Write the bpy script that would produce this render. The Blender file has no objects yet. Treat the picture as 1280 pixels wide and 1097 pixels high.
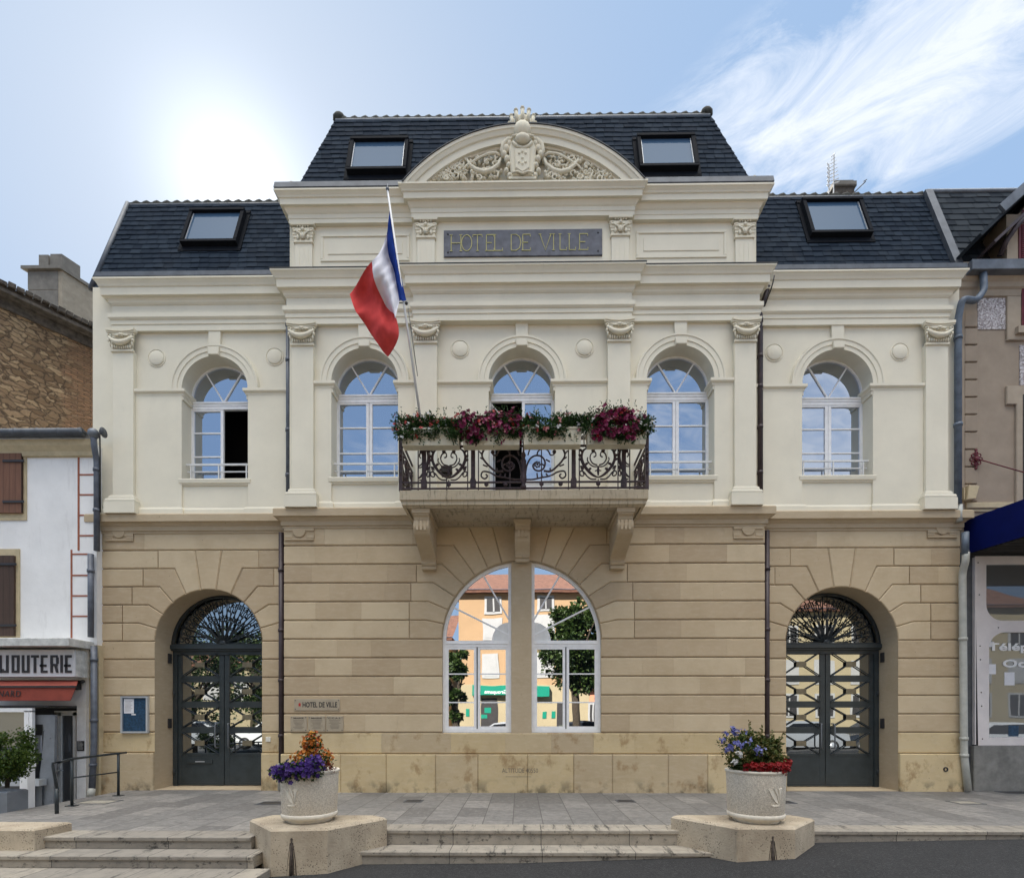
import bpy, math, random
from math import sin, cos, pi, atan2, sqrt, tan, acos, asin, radians
from mathutils import Vector, noise
from mathutils.geometry import tessellate_polygon
random.seed(7)
sc = bpy.context.scene
C = sc.collection
# ------------------------------------------------------------------ camera
YAW = -0.0118
F = 640.0; CX = 650 + F*tan(YAW); CY = 895.0
CAMY = -10.0; CAMZ = 1.484
cd = bpy.data.cameras.new('camera'); cam = bpy.data.objects.new('camera', cd); C.objects.link(cam)
cam.location = (0, CAMY, CAMZ); cam.rotation_euler = (pi/2, 0, -YAW)
cd.sensor_width = 36.0; cd.lens = 18.0
cd.shift_x = (640-CX)/1280.0; cd.shift_y = (CY-548.5)/1280.0
cd.clip_end = 2000; cd.clip_start = 0.05
sc.camera = cam
# ------------------------------------------------------------------ light
SUN_EL = radians(42); SUN_AZ = radians(-29)      # azimuth measured from +Y towards +X
sdir = Vector((sin(SUN_AZ)*cos(SUN_EL), cos(SUN_AZ)*cos(SUN_EL), sin(SUN_EL)))
w = bpy.data.worlds.new('World'); sc.world = w; w.use_nodes = True
nt = w.node_tree; nt.nodes.clear()
def N(tree, kind, **kw):
    n = tree.nodes.new(kind)
    for k, v in kw.items():
        if k.startswith('i_'): n.inputs[k[2:].replace('_', ' ')].default_value = v
        else: setattr(n, k, v)
    return n
def L(tree, a, b): tree.links.new(a, b)
def M_(tree, op, a, b=None, clamp=False):
    n = tree.nodes.new('ShaderNodeMath'); n.operation = op; n.use_clamp = clamp
    for i, s in enumerate((a, b)):
        if s is None: continue
        if isinstance(s, (int, float)): n.inputs[i].default_value = s
        else: tree.links.new(s, n.inputs[i])
    return n.outputs[0]
def ramp(tree, fac, pts, interp='LINEAR'):
    r = tree.nodes.new('ShaderNodeValToRGB'); r.color_ramp.interpolation = interp
    while len(r.color_ramp.elements) < len(pts): r.color_ramp.elements.new(0.5)
    for e, (p, c) in zip(r.color_ramp.elements, pts):
        e.position = p; e.color = (c, c, c, 1) if isinstance(c, (int, float)) else (*c, 1)
    tree.links.new(fac, r.inputs[0]); return r.outputs[0]
def mixc(tree, fac, a, b, blend='MIX'):
    m = tree.nodes.new('ShaderNodeMix'); m.data_type = 'RGBA'; m.blend_type = blend
    for sck, s in ((m.inputs[0], fac), (m.inputs[6], a), (m.inputs[7], b)):
        if isinstance(s, (int, float)): sck.default_value = s
        elif isinstance(s, tuple): sck.default_value = (*s, 1)
        else: tree.links.new(s, sck)
    return m.outputs[2]
sky = N(nt, 'ShaderNodeTexSky', sky_type='NISHITA', sun_disc=False)
sky.sun_elevation = SUN_EL; sky.sun_rotation = SUN_AZ
sky.air_density = 1.0; sky.dust_density = 0.25; sky.ozone_density = 1.6
tc = N(nt, 'ShaderNodeTexCoord')
nrm = N(nt, 'ShaderNodeVectorMath', operation='NORMALIZE'); L(nt, tc.outputs['Generated'], nrm.inputs[0])
sep = N(nt, 'ShaderNodeSeparateXYZ'); L(nt, nrm.outputs[0], sep.inputs[0])
zz = M_(nt, 'MAXIMUM', sep.outputs[2], 0.06)
cu = M_(nt, 'DIVIDE', sep.outputs[0], zz); cv = M_(nt, 'DIVIDE', sep.outputs[1], zz)
comb = N(nt, 'ShaderNodeCombineXYZ'); L(nt, cu, comb.inputs[0]); L(nt, cv, comb.inputs[1])
# streaky clouds: stretched along the direction in which the bank runs
_c, _s = cos(radians(-35)), sin(radians(-35))
ka_ = M_(nt, 'ADD', M_(nt, 'MULTIPLY', cu, _c), M_(nt, 'MULTIPLY', cv, _s)); kb_ = M_(nt, 'ADD', M_(nt, 'MULTIPLY', cu, -_s), M_(nt, 'MULTIPLY', cv, _c))
mp = N(nt, 'ShaderNodeCombineXYZ'); L(nt, M_(nt, 'MULTIPLY', ka_, 1.5), mp.inputs[0]); L(nt, M_(nt, 'MULTIPLY', kb_, 2.9), mp.inputs[1])
n1 = N(nt, 'ShaderNodeTexNoise'); n1.inputs['Scale'].default_value = 2.4; n1.inputs['Detail'].default_value = 9; n1.inputs['Roughness'].default_value = 0.68; n1.inputs['Distortion'].default_value = 0.9
L(nt, mp.outputs[0], n1.inputs[0])
# bank region in the (u,v) cloud plane
def blob(cx, cy, rx, ry, ang):
    ca, sa = cos(ang), sin(ang)
    dx = M_(nt, 'SUBTRACT', cu, cx); dy = M_(nt, 'SUBTRACT', cv, cy)
    a = M_(nt, 'DIVIDE', M_(nt, 'ADD', M_(nt, 'MULTIPLY', dx, ca), M_(nt, 'MULTIPLY', dy, sa)), rx)
    b = M_(nt, 'DIVIDE', M_(nt, 'ADD', M_(nt, 'MULTIPLY', dx, -sa), M_(nt, 'MULTIPLY', dy, ca)), ry)
    r = M_(nt, 'SQRT', M_(nt, 'ADD', M_(nt, 'MULTIPLY', a, a), M_(nt, 'MULTIPLY', b, b)))
    return M_(nt, 'SUBTRACT', 1.0, r, True)
b1 = blob(0.66, 0.76, 0.75, 0.24, radians(-35))
b2 = blob(1.35, -1.9, 1.1, 1.5, radians(0))
b3 = blob(-0.95, 1.15, 0.75, 0.4, radians(10))
b4 = blob(0.3, -2.6, 2.0, 1.0, radians(0))
bank = M_(nt, 'ADD', M_(nt, 'MAXIMUM', M_(nt, 'MULTIPLY', b1, 1.2), M_(nt, 'MAXIMUM', M_(nt, 'MULTIPLY', b2, 1.5), M_(nt, 'MAXIMUM', M_(nt, 'MULTIPLY', b3, 0.0), M_(nt, 'MULTIPLY', b4, 1.0)))), 0.0)
dens = M_(nt, 'ADD', M_(nt, 'MULTIPLY', M_(nt, 'SUBTRACT', n1.outputs[0], 0.5), 3.0), M_(nt, 'MULTIPLY', bank, .75))
cm = ramp(nt, dens, [(0.02, 0.0), (1.05, 1.0)])
cm = M_(nt, 'MULTIPLY', cm, M_(nt, 'MULTIPLY', bank, 4.0, True))
# bright milky air around the sun (thin cirrus veil lit through)
dt = N(nt, 'ShaderNodeVectorMath', operation='DOT_PRODUCT'); L(nt, nrm.outputs[0], dt.inputs[0]); dt.inputs[1].default_value = sdir
veil0 = M_(nt, 'POWER', M_(nt, 'MAXIMUM', dt.outputs['Value'], 0.0), 330.0)
veil = M_(nt, 'ADD', veil0, M_(nt, 'MULTIPLY', M_(nt, 'POWER', M_(nt, 'MAXIMUM', dt.outputs['Value'], 0.0), 30.0), .30))
veil2 = M_(nt, 'POWER', M_(nt, 'MAXIMUM', dt.outputs['Value'], 0.0), 9.0)
skl = mixc(nt, 0.90, sky.outputs[0], (1.9, 2.8, 4.2))
dt0 = N(nt, 'ShaderNodeVectorMath', operation='DOT_PRODUCT'); L(nt, nrm.outputs[0], dt0.inputs[0]); dt0.inputs[1].default_value = sdir
skl = mixc(nt, M_(nt, 'MULTIPLY', M_(nt, 'POWER', M_(nt, 'MAXIMUM', dt0.outputs['Value'], 0.0), 9.0), .85, True), skl, (2.25, 2.75, 3.5))
c1 = mixc(nt, M_(nt, 'MULTIPLY', cm, 0.95), skl, (4.7, 5.0, 5.5))
va = N(nt, 'ShaderNodeVectorMath', operation='SCALE'); va.inputs[0].default_value = (2.7, 2.65, 2.6); L(nt, veil, va.inputs[3])
vb = N(nt, 'ShaderNodeVectorMath', operation='SCALE'); vb.inputs[0].default_value = (.5, .45, .35); L(nt, veil2, vb.inputs[3])
s1 = N(nt, 'ShaderNodeVectorMath', operation='ADD'); L(nt, c1, s1.inputs[0]); L(nt, va.outputs[0], s1.inputs[1])
s2 = N(nt, 'ShaderNodeVectorMath', operation='ADD'); L(nt, s1.outputs[0], s2.inputs[0]); L(nt, vb.outputs[0], s2.inputs[1])
# bright patch added to the unseen sky overhead to light facade and ground
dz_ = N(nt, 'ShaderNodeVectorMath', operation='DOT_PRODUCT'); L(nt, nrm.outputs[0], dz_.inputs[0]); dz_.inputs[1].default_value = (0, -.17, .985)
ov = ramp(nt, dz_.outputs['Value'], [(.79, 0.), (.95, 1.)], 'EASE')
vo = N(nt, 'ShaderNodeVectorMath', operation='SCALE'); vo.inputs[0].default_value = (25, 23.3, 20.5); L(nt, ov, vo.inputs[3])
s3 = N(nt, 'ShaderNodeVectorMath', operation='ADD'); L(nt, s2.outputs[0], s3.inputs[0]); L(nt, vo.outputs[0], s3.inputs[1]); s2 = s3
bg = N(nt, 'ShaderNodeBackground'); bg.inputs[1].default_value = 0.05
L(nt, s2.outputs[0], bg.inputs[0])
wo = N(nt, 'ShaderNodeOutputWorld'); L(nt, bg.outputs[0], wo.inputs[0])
ld = bpy.data.lights.new('sun', 'SUN'); ld.energy = 3.6; ld.angle = radians(0.5); ld.color = (1, .95, .87)
sun = bpy.data.objects.new('sun', ld); C.objects.link(sun); sun.location = (-20, 30, 40)
sun.rotation_euler = sdir.to_track_quat('Z', 'Y').to_euler()
sc.view_settings.view_transform = 'Standard'; sc.view_settings.look = 'None'
sc.view_settings.exposure = 2.02; sc.view_settings.gamma = 1
sc.cycles.max_bounces = 7; sc.cycles.diffuse_bounces = 3; sc.cycles.glossy_bounces = 4
sc.cycles.use_denoising = True

# ------------------------------------------------------------------ measuring: a photo pixel seen on the plane y
def W(px, py, y=0.0):
    u = (px-CX)/F; v = (CY-py)/F
    t = (y-CAMY)/(cos(YAW)-u*sin(YAW))
    return (t*(sin(YAW)+u*cos(YAW)), CAMZ+t*v)
def X(px, y=0.0): return W(px, CY, y)[0]
def Z(py, y=0.0, px=650): return W(px, py, y)[1]
YW = 0.25                      # wings stand this far behind the middle block

# ------------------------------------------------------------------ materials
MAT = {}
def newmat(name):
    m = bpy.data.materials.new(name); m.use_nodes = True
    t = m.node_tree; b = t.nodes['Principled BSDF']; MAT[name] = m
    return m, t, b
def pos(t, scale=None, rot=None, loc=None):
    g = t.nodes.new('ShaderNodeNewGeometry')
    if scale is None and rot is None and loc is None: return g.outputs['Position']
    mpn = t.nodes.new('ShaderNodeMapping')
    if scale: mpn.inputs['Scale'].default_value = scale
    if rot: mpn.inputs['Rotation'].default_value = rot
    if loc: mpn.inputs['Location'].default_value = loc
    t.links.new(g.outputs['Position'], mpn.inputs[0]); return mpn.outputs[0]
def noise_(t, vec, scale, detail=5, rough=.6, out=0):
    n = t.nodes.new('ShaderNodeTexNoise'); n.inputs['Scale'].default_value = scale
    n.inputs['Detail'].default_value = detail; n.inputs['Roughness'].default_value = rough
    t.links.new(vec, n.inputs[0]); return n.outputs[out]
def bump(t, b, h, strength=.3, dist=.01):
    n = t.nodes.new('ShaderNodeBump'); n.inputs['Strength'].default_value = strength; n.inputs['Distance'].default_value = dist
    t.links.new(h, n.inputs['Height']); t.links.new(n.outputs[0], b.inputs['Normal'])
def simple(name, col, rough=.6, var=.12, scale=6, bs=.15, metal=0, fine=60, island=0.0, bd=.004, spec=.4):
    m, t, b = newmat(name)
    p = pos(t); n = noise_(t, p, scale)
    dark = tuple(c*(1-var*1.6) for c in col); lite = tuple(min(1, c*(1+var)) for c in col)
    c = mixc(t, ramp(t, n, [(.3, 0.), (.7, 1.)]), dark, lite)
    if island:
        g = t.nodes.new('ShaderNodeNewGeometry')
        c = mixc(t, 1.0, c, ramp(t, g.outputs['Random Per Island'], [(0, 1-island), (1, 1+island)]), 'MULTIPLY')
        # ramp clamps above one, so brighten afterwards
    t.links.new(c, b.inputs['Base Color']); b.inputs['Roughness'].default_value = rough; b.inputs['Metallic'].default_value = metal
    b.inputs['Specular IOR Level'].default_value = spec
    if bs: bump(t, b, noise_(t, p, fine, 3), bs, bd)
    return m
def foliage(name, cols, rough=.5, trans=.0):
    m, t, b = newmat(name)
    g = t.nodes.new('ShaderNodeNewGeometry')
    k = len(cols)-1
    c = ramp(t, g.outputs['Random Per Island'], [(i/max(1, k), cc) for i, cc in enumerate(cols)])
    n = noise_(t, pos(t), 3)
    c = mixc(t, 1, c, ramp(t, n, [(.3, .6), (.7, 1.)]), 'MULTIPLY')
    t.links.new(c, b.inputs['Base Color']); b.inputs['Roughness'].default_value = rough
    b.inputs['Specular IOR Level'].default_value = .3
    tr = t.nodes.new('ShaderNodeBsdfTranslucent'); t.links.new(c, tr.inputs[0])
    mx = t.nodes.new('ShaderNodeMixShader'); mx.inputs[0].default_value = .25
    t.links.new(b.outputs[0], mx.inputs[1]); t.links.new(tr.outputs[0], mx.inputs[2])
    t.links.new(mx.outputs[0], t.nodes['Material Output'].inputs[0])
    return m
# cream stucco: fine plaster grain, faint patches, thin runs of dirt
def stucco(name, col, streak=.18):
    m, t, b = newmat(name)
    p = pos(t)
    c = mixc(t, ramp(t, noise_(t, p, 1.1, 6), [(.35, 0.), (.7, 1.)]), tuple(x*.90 for x in col), col)
    st = M_(t, 'ADD', M_(t, 'MULTIPLY', noise_(t, pos(t, (4, 4, .8)), 1.5, 7, .75), .6), M_(t, 'MULTIPLY', noise_(t, p, 2.0, 6, .7), .4))
    c = mixc(t, M_(t, 'MULTIPLY', ramp(t, st, [(.56, 0.), (.78, 1.)]), streak), c, (col[0]*.45, col[1]*.43, col[2]*.38))
    sp = noise_(t, p, 26, 4)
    c = mixc(t, M_(t, 'MULTIPLY', ramp(t, sp, [(.66, 0.), (.76, 1.)]), .25), c, tuple(x*.5 for x in col))
    # dirt that has settled on ledges (faces looking up)
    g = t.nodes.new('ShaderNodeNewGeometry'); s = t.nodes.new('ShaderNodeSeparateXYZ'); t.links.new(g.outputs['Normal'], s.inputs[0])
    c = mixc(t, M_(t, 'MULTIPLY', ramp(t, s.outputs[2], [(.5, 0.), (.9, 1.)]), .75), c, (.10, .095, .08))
    t.links.new(c, b.inputs['Base Color']); b.inputs['Roughness'].default_value = .85; b.inputs['Specular IOR Level'].default_value = .2
    h = M_(t, 'ADD', noise_(t, p, 3.5, 4), M_(t, 'MULTIPLY', noise_(t, p, 90, 3), .25))
    bump(t, b, h, .35, .008)
    return m
stucco('stucco', (.86, .80, .645), .16)
stucco('relief_stucco', (.83, .765, .60), .3)
def stone(name, ca, cb, cc, lower=False, drip=False):
    m, t, b = newmat(name)
    g = t.nodes.new('ShaderNodeNewGeometry'); p = pos(t)
    c = ramp(t, g.outputs['Random Per Island'], [(0, ca), (.5, cb), (1, cc)])
    c = mixc(t, M_(t, 'MULTIPLY', ramp(t, noise_(t, p, 1.6, 6, .65), [(.45, 0.), (.7, 1.)]), .35), c, (.38, .28, .165))
    c = mixc(t, M_(t, 'MULTIPLY', ramp(t, noise_(t, pos(t, (1, 1, 3.5)), 5, 6, .7), [(.48, 0.), (.75, 1.)]), .30), c, (.66, .57, .42))
    c = mixc(t, M_(t, 'MULTIPLY', ramp(t, noise_(t, pos(t, None, None, (2, 8, 5)), 21, 3, .6), [(.70, 0.), (.74, 1.)]), .6), c, (.12, .09, .06))
    if drip:
        c = mixc(t, M_(t, 'MULTIPLY', ramp(t, noise_(t, pos(t, (13, 3, 1.6)), 1.3, 7, .8), [(.53, 0.), (.64, 1.)]), .65), c, (.10, .085, .065))
    if lower:
        c = mixc(t, M_(t, 'MULTIPLY', ramp(t, noise_(t, pos(t, (1, 1, .8), None, (3, 1, 7)), 2.2, 7, .7), [(.55, 0.), (.64, 1.)]), .7), c, (.33, .21, .10))
        c = mixc(t, M_(t, 'MULTIPLY', ramp(t, noise_(t, pos(t, (1, 1, 1), None, (9, 4, 2)), 3.0, 7, .7), [(.57, 0.), (.66, 1.)]), .45), c, (.62, .50, .32))
        s = t.nodes.new('ShaderNodeSeparateXYZ'); t.links.new(g.outputs['Position'], s.inputs[0])
        wet = M_(t, 'MULTIPLY', ramp(t, s.outputs[2], [(0., 1.), (.30, 0.)]), ramp(t, noise_(t, p, 3.6, 6), [(.5, 0.), (.62, 1.)]))
        c = mixc(t, M_(t, 'MULTIPLY', wet, .75), c, (.09, .08, .055))
    t.links.new(c, b.inputs['Base Color']); b.inputs['Roughness'].default_value = .9; b.inputs['Specular IOR Level'].default_value = .15
    h = M_(t, 'ADD', noise_(t, p, 7, 6, .7), M_(t, 'MULTIPLY', noise_(t, p, 70, 3), .3))
    bump(t, b, h, .45, .008)
    return m
stone('sandstone', (.455, .35, .23), (.535, .42, .275), (.60, .485, .325))
stone('plinth_stone', (.53, .41, .235), (.64, .51, .30), (.48, .38, .25), True)
stone('trim_stone', (.47, .37, .245), (.50, .40, .27), (.54, .43, .295))
stone('slab_stone', (.47, .39, .28), (.50, .42, .30), (.54, .46, .33), False, True)
simple('joint', (.26, .20, .135), .95, .15, 9, .3)
def slate(name, c0, c1, c2):
    m, t, b = newmat(name)
    g = t.nodes.new('ShaderNodeNewGeometry')
    c = ramp(t, g.outputs['Random Per Island'], [(0, c0), (.55, c1), (1, c2)])
    c = mixc(t, M_(t, 'MULTIPLY', ramp(t, noise_(t, pos(t), 2.2, 6), [(.5, 0.), (.75, 1.)]), .3), c, (.045, .05, .055))
    t.links.new(c, b.inputs['Base Color']); b.inputs['Roughness'].default_value = .75; b.inputs['Specular IOR Level'].default_value = .02
    bump(t, b, noise_(t, pos(t), 30, 4), .3, .004)
    return m
slate('slate', (.015, .023, .036), (.021, .031, .046), (.029, .041, .058))
slate('old_slate', (.026, .032, .040), (.042, .050, .058), (.062, .070, .078))
simple('zinc', (.17, .185, .205), .5, .18, 5, .15, .35)
simple('dark_zinc', (.095, .105, .12), .5, .18, 5, .15, .3)
simple('old_lead', (.08, .085, .09), .6, .25, 5, .15, .2)
simple('brown_pipe', (.060, .042, .045), .45, .2, 7, .1)
simple('grey_pipe', (.12, .135, .165), .45, .2, 7, .1)
simple('blue_pipe', (.13, .16, .20), .5, .2, 7, .1)
simple('pale_pipe', (.50, .50, .45), .45, .12, 5, .1)
simple('ridge_clay', (.05, .05, .04), .8, .4, 20, .3)
simple('white_paint', (.88, .88, .88), .4, .05, 8, .05)
simple('soft_white', (.76, .76, .74), .5, .06, 8, .05)
simple('black_frame', (.012, .014, .018), .7, .1, 8, 0, spec=.03)
simple('door_paint', (.036, .046, .050), .38, .15, 5, .08, 0, 90)
simple('iron_paint', (.03, .038, .042), .42, .2, 12, .1)
simple('brass_plate', (.21, .18, .12), .45, .15, 14, .1, .3)
simple('balcony_iron', (.055, .032, .034), .5, .35, 18, .2)
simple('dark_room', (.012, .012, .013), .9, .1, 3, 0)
simple('concrete', (.36, .33, .27), .95, .2, 4, .5, 0, 45)
simple('asphalt_dummy', (.05, .05, .05), .9)
simple('box_cream', (.70, .65, .50), .6, .08, 5, .12)
simple('grey_plaque', (.115, .12, .145), .5, .22, 8, .15)
simple('gold', (.42, .38, .14), .4, .1, 8, 0, .2)
simple('stone_plaque', (.40, .335, .245), .35, .06, 6, .03)
simple('ink', (.03, .028, .028), .5, .1, 5, 0)
simple('faint_ink', (.15, .13, .10), .6, .1, 5, 0)
simple('red_mark', (.45, .03, .03), .5, .1, 5, 0)
simple('aluminium', (.52, .55, .58), .35, .06, 5, .03, .4)
simple('board_blue', (.018, .06, .12), .5, .35, 25, 0)
simple('paper', (.78, .78, .82), .6, .04, 8, 0)
simple('dark_box', (.035, .033, .034), .5, .1, 5, 0)
simple('switch_white', (.75, .72, .62), .5, .05, 5, 0)
# glass that mirrors the square behind the viewer
def glass(name, tint, refl, rough=.0, wob=0.0, dark=(.012, .016, .02)):
    m, t, b = newmat(name)
    b.inputs['Base Color'].default_value = (*dark, 1); b.inputs['Roughness'].default_value = .25; b.inputs['Specular IOR Level'].default_value = 0
    g = t.nodes.new('ShaderNodeBsdfGlossy'); g.inputs['Color'].default_value = (*tint, 1); g.inputs['Roughness'].default_value = rough
    if wob:
        bn = t.nodes.new('ShaderNodeBump'); bn.inputs['Strength'].default_value = wob; bn.inputs['Distance'].default_value = .004
        t.links.new(noise_(t, pos(t), 1.6, 1), bn.inputs['Height']); t.links.new(bn.outputs[0], g.inputs['Normal'])
    mx = t.nodes.new('ShaderNodeMixShader'); mx.inputs[0].default_value = refl
    t.links.new(b.outputs[0], mx.inputs[1]); t.links.new(g.outputs[0], mx.inputs[2])
    t.links.new(mx.outputs[0], t.nodes['Material Output'].inputs[0])
    return m
glass('window_glass', (.78, .85, .97), .58, 0, .25)
glass('low_glass', (.97, .97, .97), .78, 0, .25)
glass('door_glass', (.93, .95, .93), .48, 0, .2)
glass('roof_glass', (.80, .88, .98), .035, .02, .1, (.055, .10, .165))
glass('shop_glass', (.8, .85, .9), .13, 0, .1, (.11, .115, .12))

# ------------------------------------------------------------------ mesh building
class MB:
    def __init__(s): s.v = []; s.f = []; s.sm = []
    def add(s, vs, fs, smooth=False):
        o = len(s.v); s.v += [tuple(p) for p in vs]; s.f += [tuple(i+o for i in f) for f in fs]; s.sm += [smooth]*len(fs); return s
    def box(s, x0, x1, y0, y1, z0, z1, ch=0):
        if x1 < x0: x0, x1 = x1, x0
        if y1 < y0: y0, y1 = y1, y0
        if z1 < z0: z0, z1 = z1, z0
        if ch:
            return s.prism([(x0, z0), (x1, z0), (x1, z1), (x0, z1)], y0, y1, ch)
        v = [(x, y, z) for x in (x0, x1) for y in (y0, y1) for z in (z0, z1)]
        return s.add(v, [(0, 1, 3, 2), (4, 6, 7, 5), (0, 4, 5, 1), (2, 3, 7, 6), (0, 2, 6, 4), (1, 5, 7, 3)])
    def prism(s, poly, y0, y1, ch=0):
        # poly in (x,z), front at y0, back at y1; ch chamfers the front edge
        n = len(poly); k = []
        if ch:
            ins = inset(poly, ch)
            k = [[(x, y0, z) for x, z in ins], [(x, y0+ch, z) for x, z in poly], [(x, y1, z) for x, z in poly]]
        else: k = [[(x, y0, z) for x, z in poly], [(x, y1, z) for x, z in poly]]
        vs = sum(k, []); fs = [tuple(range(n)), tuple(range((len(k)-1)*n, len(k)*n))[::-1]]
        for j in range(len(k)-1):
            fs += [(j*n+i, j*n+(i+1) % n, (j+1)*n+(i+1) % n, (j+1)*n+i) for i in range(n)]
        return s.add(vs, fs)
    def hprism(s, poly, z0, z1, ch=0):    # poly in (x,y)
        n = len(poly)
        if ch:
            ins = inset(poly, ch)
            k = [[(x, y, z1) for x, y in ins], [(x, y, z1-ch) for x, y in poly], [(x, y, z0) for x, y in poly]]
        else: k = [[(x, y, z1) for x, y in poly], [(x, y, z0) for x, y in poly]]
        fs = [tuple(range(n)), tuple(range((len(k)-1)*n, len(k)*n))[::-1]]
        for j in range(len(k)-1):
            fs += [(j*n+i, j*n+(i+1) % n, (j+1)*n+(i+1) % n, (j+1)*n+i) for i in range(n)]
        return s.add(sum(k, []), fs)
    def tube(s, pts, r, n=8, cap=True, smooth=True):
        pts = [Vector(p) for p in pts]; rs = r if isinstance(r, (list, tuple)) else [r]*len(pts)
        d0 = (pts[1]-pts[0]).normalized(); up = Vector((0, 0, 1)) if abs(d0.z) < .9 else Vector((0, 1, 0))
        a = d0.cross(up).normalized(); rings = []
        for i, p in enumerate(pts):
            d = (pts[min(i+1, len(pts)-1)]-pts[max(i-1, 0)])
            if d.length < 1e-9: d = d0
            d.normalize(); a = (a-d*a.dot(d))
            a = a.normalized() if a.length > 1e-6 else d.orthogonal().normalized()
            b = d.cross(a)
            rings += [p+(a*cos(2*pi*j/n)+b*sin(2*pi*j/n))*rs[i] for j in range(n)]
        fs = [(i*n+j, i*n+(j+1) % n, (i+1)*n+(j+1) % n, (i+1)*n+j) for i in range(len(pts)-1) for j in range(n)]
        if cap: fs += [tuple(range(n))[::-1], tuple(range((len(pts)-1)*n, len(pts)*n))]
        return s.add(rings, fs, smooth)
    def lathe(s, prof, c, n=24, smooth=True, arc=None):
        vs = []
        for r, z in prof: vs += [(c[0]+r*cos(2*pi*j/n), c[1]+r*sin(2*pi*j/n), c[2]+z) for j in range(n)]
        fs = [(i*n+j, i*n+(j+1) % n, (i+1)*n+(j+1) % n, (i+1)*n+j) for i in range(len(prof)-1) for j in range(n)]
        fs += [tuple(range(n))[::-1], tuple(range((len(prof)-1)*n, len(prof)*n))]
        return s.add(vs, fs, smooth)
    def ball(s, c, r, n=8, m=6):
        rx, ry, rz = r if isinstance(r, (tuple, list)) else (r, r, r)
        vs = [(c[0], c[1], c[2]-rz)]
        for i in range(1, m):
            t = -pi/2+pi*i/m
            vs += [(c[0]+rx*cos(t)*cos(2*pi*j/n), c[1]+ry*cos(t)*sin(2*pi*j/n), c[2]+rz*sin(t)) for j in range(n)]
        vs.append((c[0], c[1], c[2]+rz))
        fs = [(0, 1+(j+1) % n, 1+j) for j in range(n)]
        for i in range(m-2): fs += [(1+i*n+j, 1+i*n+(j+1) % n, 1+(i+1)*n+(j+1) % n, 1+(i+1)*n+j) for j in range(n)]
        k = 1+(m-2)*n; fs += [(k+j, k+(j+1) % n, len(vs)-1) for j in range(n)]
        return s.add(vs, fs, True)
    def flatbar(s, pts, wd, th):   # flat bar following a polyline in a vertical plane (x,y,z): width in plane, thickness along y
        P = [Vector((p[0], 0, p[2])) for p in pts]; vs = []
        for i, p in enumerate(P):
            d = P[min(i+1, len(P)-1)]-P[max(i-1, 0)]; d.normalize(); nn = Vector((-d.z, 0, d.x))
            ww = wd[i] if isinstance(wd, list) else wd
            y = pts[i][1]
            for sx, sy in ((1, -1), (-1, -1), (-1, 1), (1, 1)):
                q = p+nn*ww/2*sx; vs.append((q.x, y+sy*th/2, q.z))
        fs = [(i*4+j, i*4+(j+1) % 4, (i+1)*4+(j+1) % 4, (i+1)*4+j) for i in range(len(P)-1) for j in range(4)]
        fs += [(3, 2, 1, 0), tuple(len(vs)-4+j for j in range(4))]
        return s.add(vs, fs)
    def build(s, name, m, parent=None, origin=None):
        me = bpy.data.meshes.new(name)
        o = origin or (tuple(parent.get('_o', (0, 0, 0))) if parent else (0, 0, 0))
        vs = [(a-o[0], b-o[1], c-o[2]) for a, b, c in s.v] if any(o) else s.v
        me.from_pydata(vs, [], s.f); me.validate(); 
        if len(me.polygons) == len(s.sm): me.polygons.foreach_set('use_smooth', s.sm)
        me.update()
        bmn = __import__('bmesh').new(); bmn.from_mesh(me); __import__('bmesh').ops.recalc_face_normals(bmn, faces=bmn.faces); bmn.to_mesh(me); bmn.free()
        ms = m if isinstance(m, list) else [m]
        for q in ms: me.materials.append(MAT[q])
        ob = bpy.data.objects.new(name, me); C.objects.link(ob)
        if parent: ob.parent = parent; ob['_o'] = o
        else: ob.location = o
        return ob
def inset(poly, d):
    n = len(poly); A = sum(poly[i][0]*poly[(i+1) % n][1]-poly[(i+1) % n][0]*poly[i][1] for i in range(n))
    sg = 1 if A > 0 else -1; out = []
    for i in range(n):
        p0 = Vector(poly[i-1]); p = Vector(poly[i]); p1 = Vector(poly[(i+1) % n])
        a = (p-p0); b = (p1-p)
        a = a.normalized() if a.length > 1e-9 else b.normalized(); b = b.normalized() if b.length > 1e-9 else a
        na = Vector((-a.y, a.x))*sg; nb = Vector((-b.y, b.x))*sg
        m = na+nb
        if m.length < 1e-6: m = na
        m.normalize(); k = d/max(.35, m.dot(na)); q = p+m*k; out.append((q.x, q.y))
    return out
def thing(name, label=None, cat=None, loc=(0, 0, 0), group=None, kind=None):
    o = bpy.data.objects.new(name, None); C.objects.link(o); o.location = loc; o['_o'] = tuple(loc)
    o.empty_display_size = .2
    return tag(o, label, cat, group, kind)
def tag(o, label=None, cat=None, group=None, kind=None):
    if label: o['label'] = label
    if cat: o['category'] = cat
    if group: o['group'] = group
    if kind: o['kind'] = kind
    return o
def arcpts(cx, cz, r, a0, a1, n): return [(cx+r*cos(a0+(a1-a0)*i/n), cz+r*sin(a0+(a1-a0)*i/n)) for i in range(n+1)]
def arch_outline(cx, r, zb, zs, n=28):      # closed outline (x,z), counter-clockwise from bottom-left... bottom-right up and over
    return [(cx-r, zb), (cx+r, zb)]+arcpts(cx, zs, r, 0, pi, n)
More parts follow.
